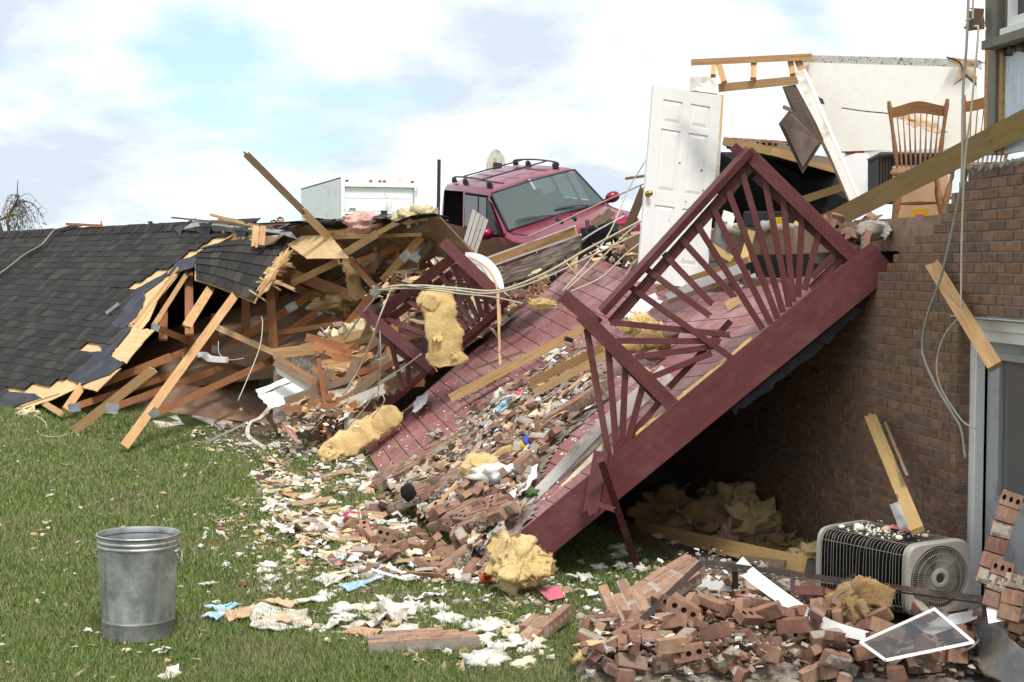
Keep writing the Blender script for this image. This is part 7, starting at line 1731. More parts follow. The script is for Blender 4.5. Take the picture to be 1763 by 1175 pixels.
# ================================================================ RUBBLE AND LITTER
def proj(p):
    q = p - CAM; z = q.y * CT - q.z * ST; y = q.y * ST + q.z * CT
    return CX + F * q.x / z, CY - F * y / z
gu = np.linspace(0, 1, 90); gv = np.linspace(0, 1, 60); gpts = [(u, v, *proj(DK(u, v))) for u in gu for v in gv]; garr = np.array(gpts)
def DP(px, py):
    i = int(np.argmin((garr[:, 2] - px) ** 2 + (garr[:, 3] - py) ** 2)); return garr[i, 0], garr[i, 1]
def inpoly(x, y, poly):
    ins = False; n = len(poly)
    for i in range(n):
        x1, y1 = poly[i]; x2, y2 = poly[(i + 1) % n]
        if (y1 > y) != (y2 > y) and x < (x2 - x1) * (y - y1) / (y2 - y1) + x1: ins = not ins
    return ins
def samp(poly, rr):
    xs = [p[0] for p in poly]; ys = [p[1] for p in poly]
    while True:
        x, y = rr.uniform(min(xs), max(xs)), rr.uniform(min(ys), max(ys))
        if inpoly(x, y, poly): return x, y
HM_ = {}
def drop(x, y, h=.05, grow=.036, cap=.42):
    k = (int(x / .11), int(y / .11)); cur = HM_.get(k, 0); nb = [HM_.get((k[0] + a, k[1] + b), 0) for a in (-1, 0, 1) for b in (-1, 0, 1)]
    cur = max(cur * .7 + .3 * max(nb), sum(nb) / 9)
    if cur > cap: cur = cap * .8
    HM_[k] = cur + grow
    for a in (-1, 0, 1):
        for b in (-1, 0, 1):
            kk = (k[0] + a, k[1] + b); HM_[kk] = max(HM_.get(kk, 0), cur + grow * .45)
    return cur
kinds = ['solid', 'cored', 'crust1', 'crust2', 'half', 'half_crust', 'cored', 'crust1', 'f_solid', 'f_cored', 'f_crust1', 'f_half']
PILE = [(1005, 1180), (1040, 1110), (1120, 1030), (1180, 990), (1225, 990), (1300, 1010), (1390, 1055), (1500, 1075), (1560, 1078), (1700, 1070), (1780, 1030), (1780, 1185)]
rs = random.Random(404)
mb = MB(); n1, n2 = 44, 26; rows = []     # bed of crushed mortar under the pile
for j in range(n2):
    for i in range(n1):
        px = 1000 + 790 * i / (n1 - 1); py = 985 + 205 * j / (n2 - 1); g = G(px, py); ins = inpoly(px, py, PILE)
        s_ = min(1, sum(inpoly(px + a, py + b, PILE) for a in (-30, 0, 30) for b in (-14, 0, 14)) / 9)
        rows.append((g.x, g.y, g.z - .02 + s_ * (.07 + .06 * noise.noise(Vector((g.x * 5, g.y * 5, 0))))))
mb.add(rows, [(j * n1 + i, j * n1 + i + 1, (j + 1) * n1 + i + 1, (j + 1) * n1 + i) for j in range(n2 - 1) for i in range(n1 - 1)])
K['rubble_bed'] = mat('rubble_bed', (.19, .135, .105), .95, .4, 9, 1, 30, .03, dirt=(.36, .31, .26), dirt_amt=.6, dirt_scale=8, rvar=0)
tag(mb.build('rubble_bed', K['rubble_bed'], smooth=True), 'bed of crushed mortar and brick dust under the loose bricks', 'rubble', kind='stuff')
LOOSE = []
def looseM(M_x, kd, label, group): LOOSE.append((M_x, kd, label, group))
def loose(c, rot, kd, label, group): looseM(Matrix.Translation(c) @ Euler(rot).to_matrix().to_4x4(), kd, label, group)
def tumble(): 
    return (R(rs.choice((0, 0, 90, 90, 180)) + rs.gauss(0, 20)), R(rs.gauss(0, 17)), R(rs.uniform(-90, 90)))
for k in range(320):
    px, py = samp(PILE, rs)
    if rs.random() < .25: px, py = samp([(1180, 1060), (1400, 1060), (1500, 1180), (1180, 1180)], rs)
    elif rs.random() < .14: px, py = samp([(1005, 1120), (1180, 1110), (1180, 1180), (1005, 1180)], rs)
    elif rs.random() < .3: px, py = samp([(1400, 1120), (1780, 1120), (1780, 1185), (1400, 1185)], rs)
    g = G(px, py); top = .30 if px > 1150 else .16
    if py > 1100: top *= 1.2
    if px > 1480 and py < 1120: top = .10
    z = drop(g.x, g.y, cap=top)
    kd = rs.choice(kinds); lb = {'s': 'plain', 'c': 'mortar crusted', 'h': 'broken half', 'f': 'tan faced'}[kd[0]]
    if 'cored' in kd: lb = 'cored'
    rt = tumble(); X = Euler(rt).to_matrix(); pose = 'standing on end' if abs(X[2][0]) > .6 else ('lying flat' if abs(X[2][1]) > .7 else ('on edge' if abs(X[2][2]) > .75 else 'tilted'))
    zone = 'by the low rail end' if px < 1140 else ('by the insulation tuft' if px < 1200 else ('under the curled insulation' if px < 1280 else ('under the middle of the rail' if px < 1390 else ('by the white metal strip' if px < 1500 else ('around the insect screen' if px < 1640 else 'near the foil sheet')))))
    row = 'far side' if py < 1075 else ('middle' if py < 1130 else 'near edge')
    loose(g + Vector((0, 0, z + .05)), rt, kd, f'{lb} brick {pose}, {row} of the heap {zone}', f'{lb} bricks {pose}, {row} of the heap {zone}')
# loose bricks at the foot of the deck and on the deck
FOOT = [(590, 905), (650, 880), (690, 900), (760, 950), (850, 985), (800, 1000), (700, 990), (610, 960)]
for k in range(44):
    px, py = samp(FOOT, rs); g = G(px, py); z = drop(g.x, g.y, cap=.2)
    kd = rs.choice(kinds); lb = 'cored' if 'cored' in kd else {'s': 'plain', 'c': 'mortar crusted', 'h': 'broken half', 'f': 'tan faced'}[kd[0]]
    loose(g + Vector((0, 0, z + .05)), tumble(), kd, f'{lb} loose brick in the litter at the low end of the deck', f'{lb} bricks at the foot of the deck')
DECKP = [(655, 862), (700, 900), (760, 960), (830, 965), (880, 930), (915, 880), (932, 805), (960, 762), (1040, 690), (1030, 640), (1000, 600), (930, 650), (860, 690), (800, 735), (765, 790), (710, 806)]
def deckframe(u, v): 
    n_ = DN(u, v); x = (DK(min(1, u + .02), v) - DK(max(0, u - .02), v)).normalized(); return frame(x, n_, DK(u, v))
DH = {}
def ddrop(u, v, grow=.035, cap=.2):
    k = (int(u * 80), int(v * 38)); c_ = DH.get(k, 0); nb = max(DH.get((k[0] + a, k[1] + b), 0) for a in (-1, 0, 1) for b in (-1, 0, 1)); c_ = min(cap, .6 * c_ + .4 * nb); DH[k] = c_ + grow
    for a in (-1, 0, 1):
        for b in (-1, 0, 1): DH[(k[0] + a, k[1] + b)] = max(DH.get((k[0] + a, k[1] + b), 0), c_ + grow * .5)
    return c_
for k in range(150):
    px, py = samp(DECKP, rs)
    if rs.random() < .4: px, py = samp([(680, 850), (760, 960), (830, 960), (960, 800), (1000, 700), (930, 690), (800, 800)], rs)
    u, v = DP(px, py); z = ddrop(u, v)
    kd = rs.choice(kinds); lb = 'cored' if 'cored' in kd else {'s': 'plain', 'c': 'mortar crusted', 'h': 'broken half', 'f': 'tan faced'}[kd[0]]
    side = 'lower' if py > 840 else ('middle' if py > 730 else 'upper')
    Mx = deckframe(u, v) @ Matrix.Translation((0, 0, .075 + z)) @ Euler((R(rs.choice((0, 90, 90)) + rs.gauss(0, 22)), R(rs.gauss(0, 16)), R(rs.gauss(0, 28)))).to_matrix().to_4x4()
    looseM(Mx, kd, f'{lb} loose brick lying in the {side} rubble on the slanting deck', f'{lb} bricks, {side} deck rubble')
# crushed mortar bed on the deck
mb = MB(); nu, nv = 70, 50; idx = {}; vs = []
for i in range(nu):
    for j in range(nv):
        u, v = i / (nu - 1) * .75, j / (nv - 1) * .75; p = DK(u, v); px, py = proj(p)
        s_ = sum(inpoly(px + a, py + b, DECKP) for a in (-25, -8, 8, 25) for b in (-18, -5, 5, 18)) / 16
        vs.append(DK(u, v, -.02 + (s_ ** .8) * (.075 + .05 * noise.noise(Vector((u * 60, v * 40, 0))))))
mb.add(vs, [(i * nv + j, (i + 1) * nv + j, (i + 1) * nv + j + 1, i * nv + j + 1) for i in range(nu - 1) for j in range(nv - 1)])
bed = mb.build('rubble_bed', K['rubble_bed']); tag(bed, 'bed of crushed mortar and dust under the bricks on the deck', 'rubble', kind='stuff')
bm = bmesh.new(); bm.from_mesh(bed.data)
ml = bed.location
kill = [f for f in bm.faces if not inpoly(*proj(f.calc_center_median() + ml), [(x + (x - 850) * .06, y + (y - 800) * .06) for x, y in DECKP])]
bmesh.ops.delete(bm, geom=kill, context='FACES'); bm.to_mesh(bed.data); bm.free()

# ---- masonry fragments: courses still mortared together
def fragment(O, A, B, label, face=True, depth=.09, ragged=.35, seed=0, flip=False):
    O, A, B = Vector(O), Vector(A), Vector(B); x = (A - O).normalized(); n_ = x.cross(B - O).normalized()
    if n_.dot(CAM - O) < 0: n_ = -n_
    if flip: n_ = -n_
    y = n_.cross(x); y = y if y.dot(B - O) > 0 else -y
    nr_ = max(1, round((B - O).dot(y) / BH)); L = (A - O).length; rr = random.Random(seed + 900)
    t = empty('masonry_fragment', O, label, 'masonry'); Mf = Matrix(((x.x, y.x, n_.x, O.x), (x.y, y.y, n_.y, O.y), (x.z, y.z, n_.z, O.z), (0, 0, 0, 1)))
    if Mf.to_3x3().determinant() < 0: Mf = Matrix(((-x.x, y.x, n_.x, A.x), (-x.y, y.y, n_.y, A.y), (-x.z, y.z, n_.z, A.z), (0, 0, 0, 1)))
    mo = MB()
    for r in range(nr_):
        off = (BL / 2 if r % 2 else 0); k = 0; pos = off - (BL / 2 if off and rr.random() < .5 else 0); lo = None
        while pos + .1 < L:
            full = pos + BL * .98 <= L + .05 and pos >= -.02
            end = pos < BL * .5 or pos + BL * 1.5 > L
            if not (end and rr.random() < ragged * .6):
                kd = ('f_cored' if (r in (0, nr_ - 1)) else 'f_solid') if face else rr.choice(('crust1', 'crust2', 'crust1', 'cored'))
                if not full: kd = 'f_half' if face else 'half_crust'
                hl = .097 if full else .053
                put('brick', BR[kd], Mf @ Matrix.Translation((max(0, pos) + hl, (r + .5) * BH, -.045 + rr.uniform(-.004, .004))) @ Matrix.Rotation(rr.gauss(0, .012), 4, 'Z') @ Matrix.Rotation(rr.gauss(0, .03), 4, 'X'), t)
                if lo is None: lo = max(0, pos)
                hi = max(0, pos) + 2 * hl
            pos += BL
        if lo is not None: mo.box((lo + .006, r * BH + (.004 if r == 0 else 0), -.086), (hi - .006, (r + 1) * BH - (.006 if r == nr_ - 1 else 0), -.006), 0, Mf)
    if mo.v: mo.build('mortar', K['mortar_pale'], t)
    return t
fr_list = [
 ((1028, 1010, 9.35), (1068, 1100, 9.0), (1095, 1000, 9.35), 'tan faced masonry slab of three courses standing on end under the rail frame', 1, 0),
 ((1068, 1020, 9.6), (1180, 952, 9.9), (1108, 1050, 9.35), 'large slanted masonry slab, topmost of the heap beside the rail frame', 1, 1),
 ((634, 1108, 8.98), (830, 1096, 9.08), (660, 1084, 9.28), 'long flat masonry slab lying on the grass left of the heap', 1, 2),
 ((868, 1098, 9.2), (940, 1036, 9.7), (898, 1122, 8.95), 'two course masonry piece slanting on the grass right of the long slab', 1, 3),
 ((1195, 1110, 9.0), (1320, 1082, 9.1), (1205, 1140, 8.9), 'tan faced masonry block in the middle of the brick heap', 1, 4),
 ((1060, 1172, 8.6), (1130, 1125, 8.8), (1080, 1180, 8.5), 'small masonry block at the bottom edge of the brick heap', 1, 5),
 ((1400, 1160, 8.7), (1520, 1175, 8.6), (1400, 1130, 8.8), 'mortar crusted masonry block at the bottom, right of the heap centre', 0, 6),
 ((1240, 1150, 8.8), (1340, 1110, 8.9), (1250, 1175, 8.7), 'mortar crusted masonry block at the bottom of the heap, left of centre', 0, 7),
]
for O, A, B, lb, fc, sd_ in fr_list: fragment(P(*O), P(*A), P(*B), lb, bool(fc), seed=sd_)
def dfrag(o, a, wpx, lb, fc, sd_, up=.09):
    up += .06
    (u0, v0), (u1, v1) = DP(*o), DP(*a); O, A = DK(u0, v0, up), DK(u1, v1, up); n_ = DN(u0, v0); B = O + (A - O).normalized().cross(n_) * wpx
    fragment(O, A, B, lb, bool(fc), seed=sd_)
dfrag((655, 838), (800, 760), .55, 'wide broken sheet of thin courses on the low end of the deck', 0, 11, .08)
dfrag((735, 880), (850, 800), .27, 'mortared brick strip on the deck left of the fat insulation ball', 0, 12, .14)
dfrag((762, 930), (872, 872), .20, 'cored masonry strip near the low edge of the deck', 1, 13, .14)
dfrag((838, 900), (930, 868), .27, 'masonry block of three courses beside the white gutter', 0, 14, .14)
dfrag((800, 700), (905, 640), .14, 'weathered brick strip just under the long two by four', 0, 15, .12)
dfrag((952, 742), (1075, 672), .14, 'single course of bricks lying along the deck above the white gutter', 1, 16, .12)
dfrag((905, 828), (935, 800), .2, 'mortared bricks under the end of the curled insulation strip', 1, 17, .14)
dfrag((700, 900), (780, 850), .34, 'tilted masonry chunk above the foot of the deck', 0, 18, .2)
fragment(P(735, 985, 11.2), P(800, 935, 11.6), P(745, 1000, 11.0), 'cored brick strip standing on the grass at the foot of the deck', False, seed=21)
fragment(P(800, 975, 11.2), P(835, 940, 11.5), P(830, 985, 11.1), 'mortar covered brick pair beside the big insulation wad', False, seed=22)
fragment(P(596, 945, 12.2), P(650, 925, 12.5), P(600, 960, 12.0), 'three standing bricks mortared together in the litter', True, seed=23)
# bricks leaning at the door, mortar side out
for O, A, B, lb, sd_ in (((1694, 1006, 8.30), (1738, 872, 8.38), (1722, 1012, 8.28), 'tall column of mortared bricks leaning against the door', 31), ((1706, 1046, 8.2), (1722, 992, 8.25), (1742, 1048, 8.15), 'short block of mortared bricks standing at the foot of the door', 32), ((1735, 1070, 8.1), (1750, 1000, 8.2), (1775, 1072, 8.05), 'dark mortared bricks at the right frame edge by the door', 33)):
    O, A, B = P(*O), P(*A), P(*B); L = (A - O).length; t = empty('masonry_column', O, lb, 'masonry'); x = (A - O).normalized(); rr = random.Random(sd_)
    yv = (CAM - O); yv = (yv - x * yv.dot(x)).normalized(); xx = yv.cross(x); d = 0; k = 0
    while d < L:
        c_ = O + x * (d + .045) + xx * rr.uniform(-.005, .005); Mr = Matrix(((xx.x, yv.x, x.x, c_.x), (xx.y, yv.y, x.y, c_.y), (xx.z, yv.z, x.z, c_.z), (0, 0, 0, 1)))
        if Mr.to_3x3().determinant() < 0: Mr = Mr @ Matrix.Scale(-1, 4, (1, 0, 0))
        put('brick', BR[rr.choice(('crust1', 'solid', 'crust2', 'cored'))], Mr @ Euler((rr.gauss(0, .04), rr.gauss(0, .03), rr.gauss(0, .04))).to_matrix().to_4x4() @ Matrix.Scale(.62, 4, (1, 0, 0)), t)
        k += 1; d += .096
# bricks on the broken corner of the wall
for i, (px, py, Z, rot, kd) in enumerate(((1432, 388, 11.5, (.3, .5, .5), 'crust1'), (1446, 396, 11.4, (.2, .45, .6), 'cored'), (1462, 402, 11.2, (1.3, .4, .7), 'half_crust'), (1478, 412, 11.05, (1.2, .3, .4), 'cored'), (1455, 412, 11.3, (.2, .3, .4), 'crust2'), (1470, 420, 11.2, (.1, .5, .3), 'solid'), (1490, 424, 10.95, (.1, .1, 1.4), 'crust1'), (1440, 378, 11.6, (.4, .2, .2), 'half'), (1490, 408, 11.0, (.3, .1, 1.5), 'crust2'), (1498, 430, 10.95, (.1, 0, 1.4), 'solid'))):
    looseM(Matrix.Translation(P(px, py, Z)) @ Euler(rot).to_matrix().to_4x4(), kd, 'loose brick heaped on the broken corner of the brick wall above the deck', 'bricks on the broken wall corner')
for i, (pts, m_, lb) in enumerate((([(1478, 384, 11.3), (1520, 374, 11.2), (1548, 380, 11.0), (1530, 388, 11.0), (1490, 392, 11.2)], 'drywall', 'crumpled pale drywall sheet on the wall top under the joist'), ([(1505, 392, 11.1), (1528, 382, 10.95), (1536, 396, 10.9), (1520, 412, 10.9), (1512, 404, 11.0)], 'foam', 'white paper flap folded over the broken wall top'), ([(1470, 380, 11.5), (1500, 366, 11.6), (1520, 372, 11.4), (1490, 384, 11.4)], 'board_brown', 'dark board scrap on the wall top under the joist'))):
    tag(sheet('wall_top_scrap', [P(*p) for p in pts], .012, m_, None, .02, i + 60, crumple=.01), lb, 'scrap')
lump_o = lump('mortar_lump', P(1500, 398, 11.0), (.12, .06, .06), 'mortar_pale', 3, 3, .5); tag(lump_o, 'rough mortar lump on the broken wall top beside the white paper flap', 'mortar')

# ---- countless small scraps (stuff)
SM = ['foam', 'paper', 'tan', 'drywall', 'brick_red', 'mortar_pale', 'foam_yellow', 'blue_paper', 'pink_paper', 'lumber_pale', 'cardboard', 'board_brown']
def flake(mb, c, n_, r, th, mi, rr, elong=1.0):
    k = rr.randint(3, 6); a0 = rr.uniform(0, 6.28); x = Vector(n_).orthogonal().normalized(); y = Vector(n_).cross(x)
    ca, sa = math.cos(a0), math.sin(a0); x, y = x * ca + y * sa, y * ca - x * sa
    ps = [c + x * math.cos(6.28 * i / k) * r * elong * rr.uniform(.6, 1.2) + y * math.sin(6.28 * i / k) * r * rr.uniform(.5, 1.1) + n_ * rr.uniform(-.35, .35) * r for i in range(k)]
    b = len(mb.v); ap = c + n_ * (th + .15 * r); mb.v += [tuple(p) for p in ps] + [tuple(p + n_ * th) for p in ps] + [tuple(ap)]
    for i in range(k):
        j = (i + 1) % k; mb.f += [(b + i, b + j, b + k + j, b + k + i), (b + k + i, b + k + j, b + 2 * k)]; mb.m += [mi, mi]
def litter(name, poly, n, rng, weights, label, seed, where='ground', up=.012, clump=.0, lift=0):
    rr = random.Random(seed); mb = MB(); tot = sum(weights); ra = []
    for _ in range(n):
        px, py = samp(poly, rr)
        if clump and noise.noise(Vector((px * .02, py * .04, seed))) < clump * rr.uniform(-1, 1): continue
        if where == 'ground': p = G(px, py); nn = Vector((rr.gauss(0, .35), rr.gauss(0, .35), 1)).normalized(); p = p + Vector((0, 0, up + lift * rr.random()))
        else: u, v = DP(px, py); u += rr.uniform(-.006, .006); v = min(.995, max(.004, v + rr.uniform(-.008, .008))); nn = (DN(min(.99, max(.01, u)), v) + Vector((rr.gauss(0, .25), rr.gauss(0, .25), 0))).normalized(); p = DK(u, v, up + lift * rr.random())
        w = rr.random() * tot; mi = 0
        while w > weights[mi]: w -= weights[mi]; mi += 1
        r = rng[0] + (rng[1] - rng[0]) * rr.random() ** 2.6
        el = 1.0
        if SM[mi] in ('lumber_pale', 'tan', 'cardboard'): el = rr.choice((1, 1.4, 3.5))
        flake(mb, p, nn, r, rr.uniform(.25, .6) * r if SM[mi] in ('foam', 'brick_red', 'mortar_pale', 'foam_yellow') else .003, mi, rr, el)
    o = mb.build(name, [K[m_] for m_ in SM], fixn=False); tag(o, label, 'debris', kind='stuff')
    a = o.data.attributes.new('rnd', 'FLOAT', 'FACE'); rr2 = np.random.RandomState(seed); a.data.foreach_set('value', rr2.rand(len(o.data.polygons)) * .15)
    return o
W1 = [5, 3, 7, 6, 2.2, 3.5, 2.4, .3, .2, 3.2, 3, 2]
A1 = [(470, 760), (560, 745), (630, 790), (690, 880), (780, 960), (860, 985), (900, 1010), (820, 1010), (700, 1005), (610, 1000), (530, 960), (470, 900), (430, 830)]
litter('litter_scraps', A1, 4600, (.006, .08), W1, 'thick litter of plaster, foam and paper scraps on the grass at the foot of the deck', 1, clump=.5, lift=.03)
litter('litter_scraps', [(380, 860), (470, 780), (560, 900), (700, 1000), (980, 1010), (1010, 1070), (900, 1160), (720, 1150), (560, 1110), (480, 1060), (420, 980), (370, 920)], 3000, (.006, .045), W1, 'scattered white scraps on the lawn below the deck', 2, clump=.6)
litter('litter_scraps', [(0, 720), (400, 740), (480, 800), (420, 900), (330, 1175), (0, 1175)], 420, (.005, .032), W1, 'sparse scraps on the lawn around the trash can', 3)
litter('litter_scraps', [(300, 800), (470, 780), (520, 900), (560, 1010), (420, 1040), (330, 900)], 900, (.005, .05), W1, 'thin trail of pale scraps on the lawn right of the trash can', 13, clump=.8)
litter('litter_scraps', [(330, 735), (620, 735), (600, 790), (480, 800), (330, 775)], 900, (.008, .05), [4, 4, 5, 4, 2, 1, 2, .4, .3, 3, 2, 1], 'scraps on the grass before the fallen rafters', 4, lift=.03)
litter('litter_scraps', [(820, 960), (1250, 880), (1420, 930), (1400, 1010), (1100, 1040), (1000, 1170), (850, 1120)], 1300, (.006, .045), [9, 3, 2, 3, 1, 2, 1, 0.1, .2, 1, 1, .5], 'white crumbs on the grass and patio under the deck beam', 5, clump=.3)
litter('mortar_crumbs', PILE, 2600, (.008, .045), [1, .5, .6, 1.5, 4, 7, .2, 0.05, 0.05, .3, .4, .2], 'crushed mortar and brick crumbs in the heap before the air conditioner', 6, lift=.24)
litter('mortar_crumbs', DECKP, 2600, (.008, .075), [1.2, 1.2, 3, 3.5, 4, 8, .5, .15, .15, 1.2, 1.5, 1], 'crushed mortar, brick and plaster crumbs on the deck', 7, 'deck', .06, lift=.09)
litter('litter_scraps', [(640, 770), (700, 700), (800, 640), (900, 640), (1000, 560), (1100, 560), (1130, 640), (1040, 760), (930, 880), (840, 950), (700, 900)], 1500, (.004, .022), [8, 4, 2, 6, 1, 4, .4, .2, .1, 1, .4, .2], 'white plaster dust and specks on the deck boards', 8, 'deck', .002)
litter('litter_scraps', [(800, 560), (900, 500), (1100, 500), (1200, 560), (1000, 600)], 160, (.004, .018), [8, 4, 2, 6, 1, 4, .4, .2, .1, 1, .4, .2], 'few white specks on the upper deck boards', 9, 'deck', .002)
def pilelitter(poly, n, Y0, seed, label, rng=(.015, .085), wts=None, dY=.5):
    rr = random.Random(seed); mb = MB(); wts = wts or [1.2, 1.2, 5, 2.5, 1.5, 2, 1, .2, .12, 5, 3, 6]; tot = sum(wts)
    for _ in range(n):
        px, py = samp(poly, rr); w = rr.random() * tot; mi = 0
        while w > wts[mi]: w -= wts[mi]; mi += 1
        r = rng[0] + (rng[1] - rng[0]) * rr.random() ** 2; nn = Vector((rr.gauss(0, .6), rr.gauss(-.5, .5), 1)).normalized()
        flake(mb, P(px, py, Y0(px, py) + rr.uniform(-dY, dY)), nn, r, .01, mi, rr, rr.choice((1, 1.3, 4)) if mi in (2, 9, 11) else 1.2)
    tag(mb.build('litter_scraps', [K[m_] for m_ in SM], fixn=False), label, 'debris', kind='stuff')
YP = lambda px, py: 20.6 - (py - 560) * .012
pilelitter([(560, 560), (640, 545), (680, 600), (700, 660), (640, 700), (560, 745), (480, 745), (520, 690), (560, 650), (540, 600)], 900, YP, 31, 'jumble of torn boards, paper and plaster heaped left of the deck')
pilelitter([(620, 500), (760, 440), (830, 470), (870, 500), (930, 480), (1000, 440), (1075, 400), (1100, 470), (1000, 440), (940, 500), (880, 540), (800, 590), (700, 560)], 420, lambda px, py: 19.9 - (px - 620) * .003, 32, 'broken boards and wood splinters piled along the upper deck edge', wts=[.5, .5, 4, 2, 2, 1, .5, .1, .1, 7, 2, 9])
pilelitter([(590, 420), (745, 395), (745, 470), (660, 520)], 160, lambda px, py: 21.5, 33, 'splinters and scraps inside the opened attic at the right', wts=[.2, .3, 3, 1, .5, .3, .3, 0.05, 0.05, 5, 1, 8], dY=.4)

# mound that carries the jumble left of the deck
mb = MB(); rows = []; n1, n2 = 34, 20
for j in range(n2):
    for i in range(n1):
        px = 470 + 420 * i / (n1 - 1); t_ = j / (n2 - 1); y0 = np.interp(px, [470, 560, 640, 720, 800, 890], [735, 742, 712, 655, 600, 540]); y1 = np.interp(px, [470, 560, 640, 720, 800, 890], [620, 575, 525, 490, 470, 455])
        py = y0 + (y1 - y0) * t_; Yb = np.interp(px, [470, 560, 640, 720, 800, 890], [21.3, 20.6, 20.2, 19.9, 19.7, 19.5]); p = P(px, py, Yb + t_ * .9 + .25 * noise.noise(Vector((px * .03, py * .05, 1))))
        rows.append(p)
mb.add(rows, [(j * n1 + i, j * n1 + i + 1, (j + 1) * n1 + i + 1, (j + 1) * n1 + i) for j in range(n2 - 1) for i in range(n1 - 1)])
tag(mb.build('debris_mound', K['rubble_bed'], smooth=True), 'mound of crushed debris left of the deck', 'debris', kind='stuff')

# ---- litter one can pick out: things of their own
rs = random.Random(909)
def scrapS(poly, n, kinds_, where, label, group, seed):
    rr = random.Random(seed)
    for k in range(n):
        px, py = samp(poly, rr); m_, typ, r = rr.choice(kinds_); r *= rr.uniform(.7, 1.25)
        if where == 'ground': p = G(px, py, .02); nn = Vector((rr.gauss(0, .2), rr.gauss(-.1, .2), 1)).normalized()
        else: u, v = DP(px, py); nn = DN(u, v); p = DK(u, v, .06)
        if typ == 'lump': o = lump('foam_chunk', p, (r * .9, r * .65, r * .45), m_, seed + k, 3, 1.1, 2.2, rot=(0, 0, rr.uniform(0, 6))); o.name = 'foam_chunk'
        else:
            a0 = rr.uniform(0, 6.28); K_ = rr.randint(4, 6); x = nn.orthogonal().normalized(); y = nn.cross(x); el = rr.uniform(1, 1.9)
            ps = []
            for i in range(K_):
                a = 6.28 * i / K_; q = Vector((math.cos(a) * r * el * rr.uniform(.7, 1.2), math.sin(a) * r * rr.uniform(.6, 1.1))); q = Vector((q.x * math.cos(a0) - q.y * math.sin(a0), q.x * math.sin(a0) + q.y * math.cos(a0))); ps.append(p + x * q.x + y * q.y + nn * (.01 + .02 * rr.random()))
            o = sheet('torn_sheet', ps, .006, m_, None, r * .3, seed + k, 4, crumple=r * .18)
        nm = {'foam': 'white foam chunk', 'foam_yellow': 'cream foam chunk', 'drywall': 'pale drywall scrap', 'tan': 'tan board scrap', 'paper': 'white paper scrap', 'blue_paper': 'light blue scrap', 'cardboard': 'brown cardboard scrap', 'white_dirty': 'dirty white scrap', 'pink_paper': 'pink paper scrap', 'fluff_pale': 'pale insulation tuft', 'mortar_pale': 'mortar lump', 'lumber_pale': 'pale wood scrap', 'red_cloth': 'dark red cloth scrap'}[m_]
        tag(o, f'{nm} {label}', 'scrap', f'{nm}s {group}')
KS = [('foam', 'lump', .05), ('foam', 'lump', .07), ('drywall', 'sheet', .10), ('tan', 'sheet', .11), ('white_dirty', 'sheet', .11), ('paper', 'sheet', .09), ('foam_yellow', 'lump', .06), ('cardboard', 'sheet', .08), ('foam', 'lump', .09)]
scrapS([(440, 850), (560, 900), (640, 960), (760, 1010), (780, 1100), (640, 1090), (540, 1060), (450, 990)], 30, KS, 'ground', 'lying on the lawn between the trash can and the deck', 'on the lawn right of the can', 200)
scrapS(A1, 46, KS, 'ground', 'in the thick litter at the foot of the deck', 'at the foot of the deck', 300)
scrapS([(760, 1060), (940, 1075), (900, 1150), (760, 1140)], 20, [('foam', 'lump', .08), ('foam', 'lump', .1), ('foam_yellow', 'lump', .09), ('white_dirty', 'sheet', .1)], 'ground', 'around the long flat masonry slab on the grass', 'around the long masonry slab', 400)
scrapS([(560, 1060), (690, 1060), (700, 1095), (580, 1095)], 8, [('white_dirty', 'sheet', .15), ('tan', 'sheet', .14), ('drywall', 'sheet', .16)], 'ground', 'on the grass left of the long masonry slab', 'left of the long masonry slab', 450)
scrapS([(970, 950), (1120, 900), (1240, 930), (1100, 1000), (1000, 1060)], 16, [('foam', 'lump', .06), ('foam', 'lump', .05), ('white_dirty', 'sheet', .1)], 'ground', 'on the shaded grass under the deck beam', 'under the deck beam', 500)
scrapS([(700, 770), (860, 700), (1000, 620), (1030, 650), (960, 760), (880, 860), (760, 930)], 34, [('foam', 'lump', .045), ('drywall', 'sheet', .09), ('tan', 'sheet', .10), ('paper', 'sheet', .09), ('mortar_pale', 'lump', .06), ('mortar_pale', 'lump', .08), ('cardboard', 'sheet', .08)], 'deck', 'lying in the rubble on the slanting deck', 'in the deck rubble', 600)
scrapS([(20, 780), (330, 800), (420, 900), (360, 1170), (30, 1170)], 16, [('tan', 'sheet', .045), ('foam', 'lump', .03), ('white_dirty', 'sheet', .05)], 'ground', 'lying alone on the lawn around the trash can', 'around the trash can', 700)
scrapS([(520, 600), (640, 560), (680, 620), (640, 690), (560, 730), (500, 740)], 8, [('white_dirty', 'sheet', .2)], 'ground', 'x', 'x', 800) if False else None
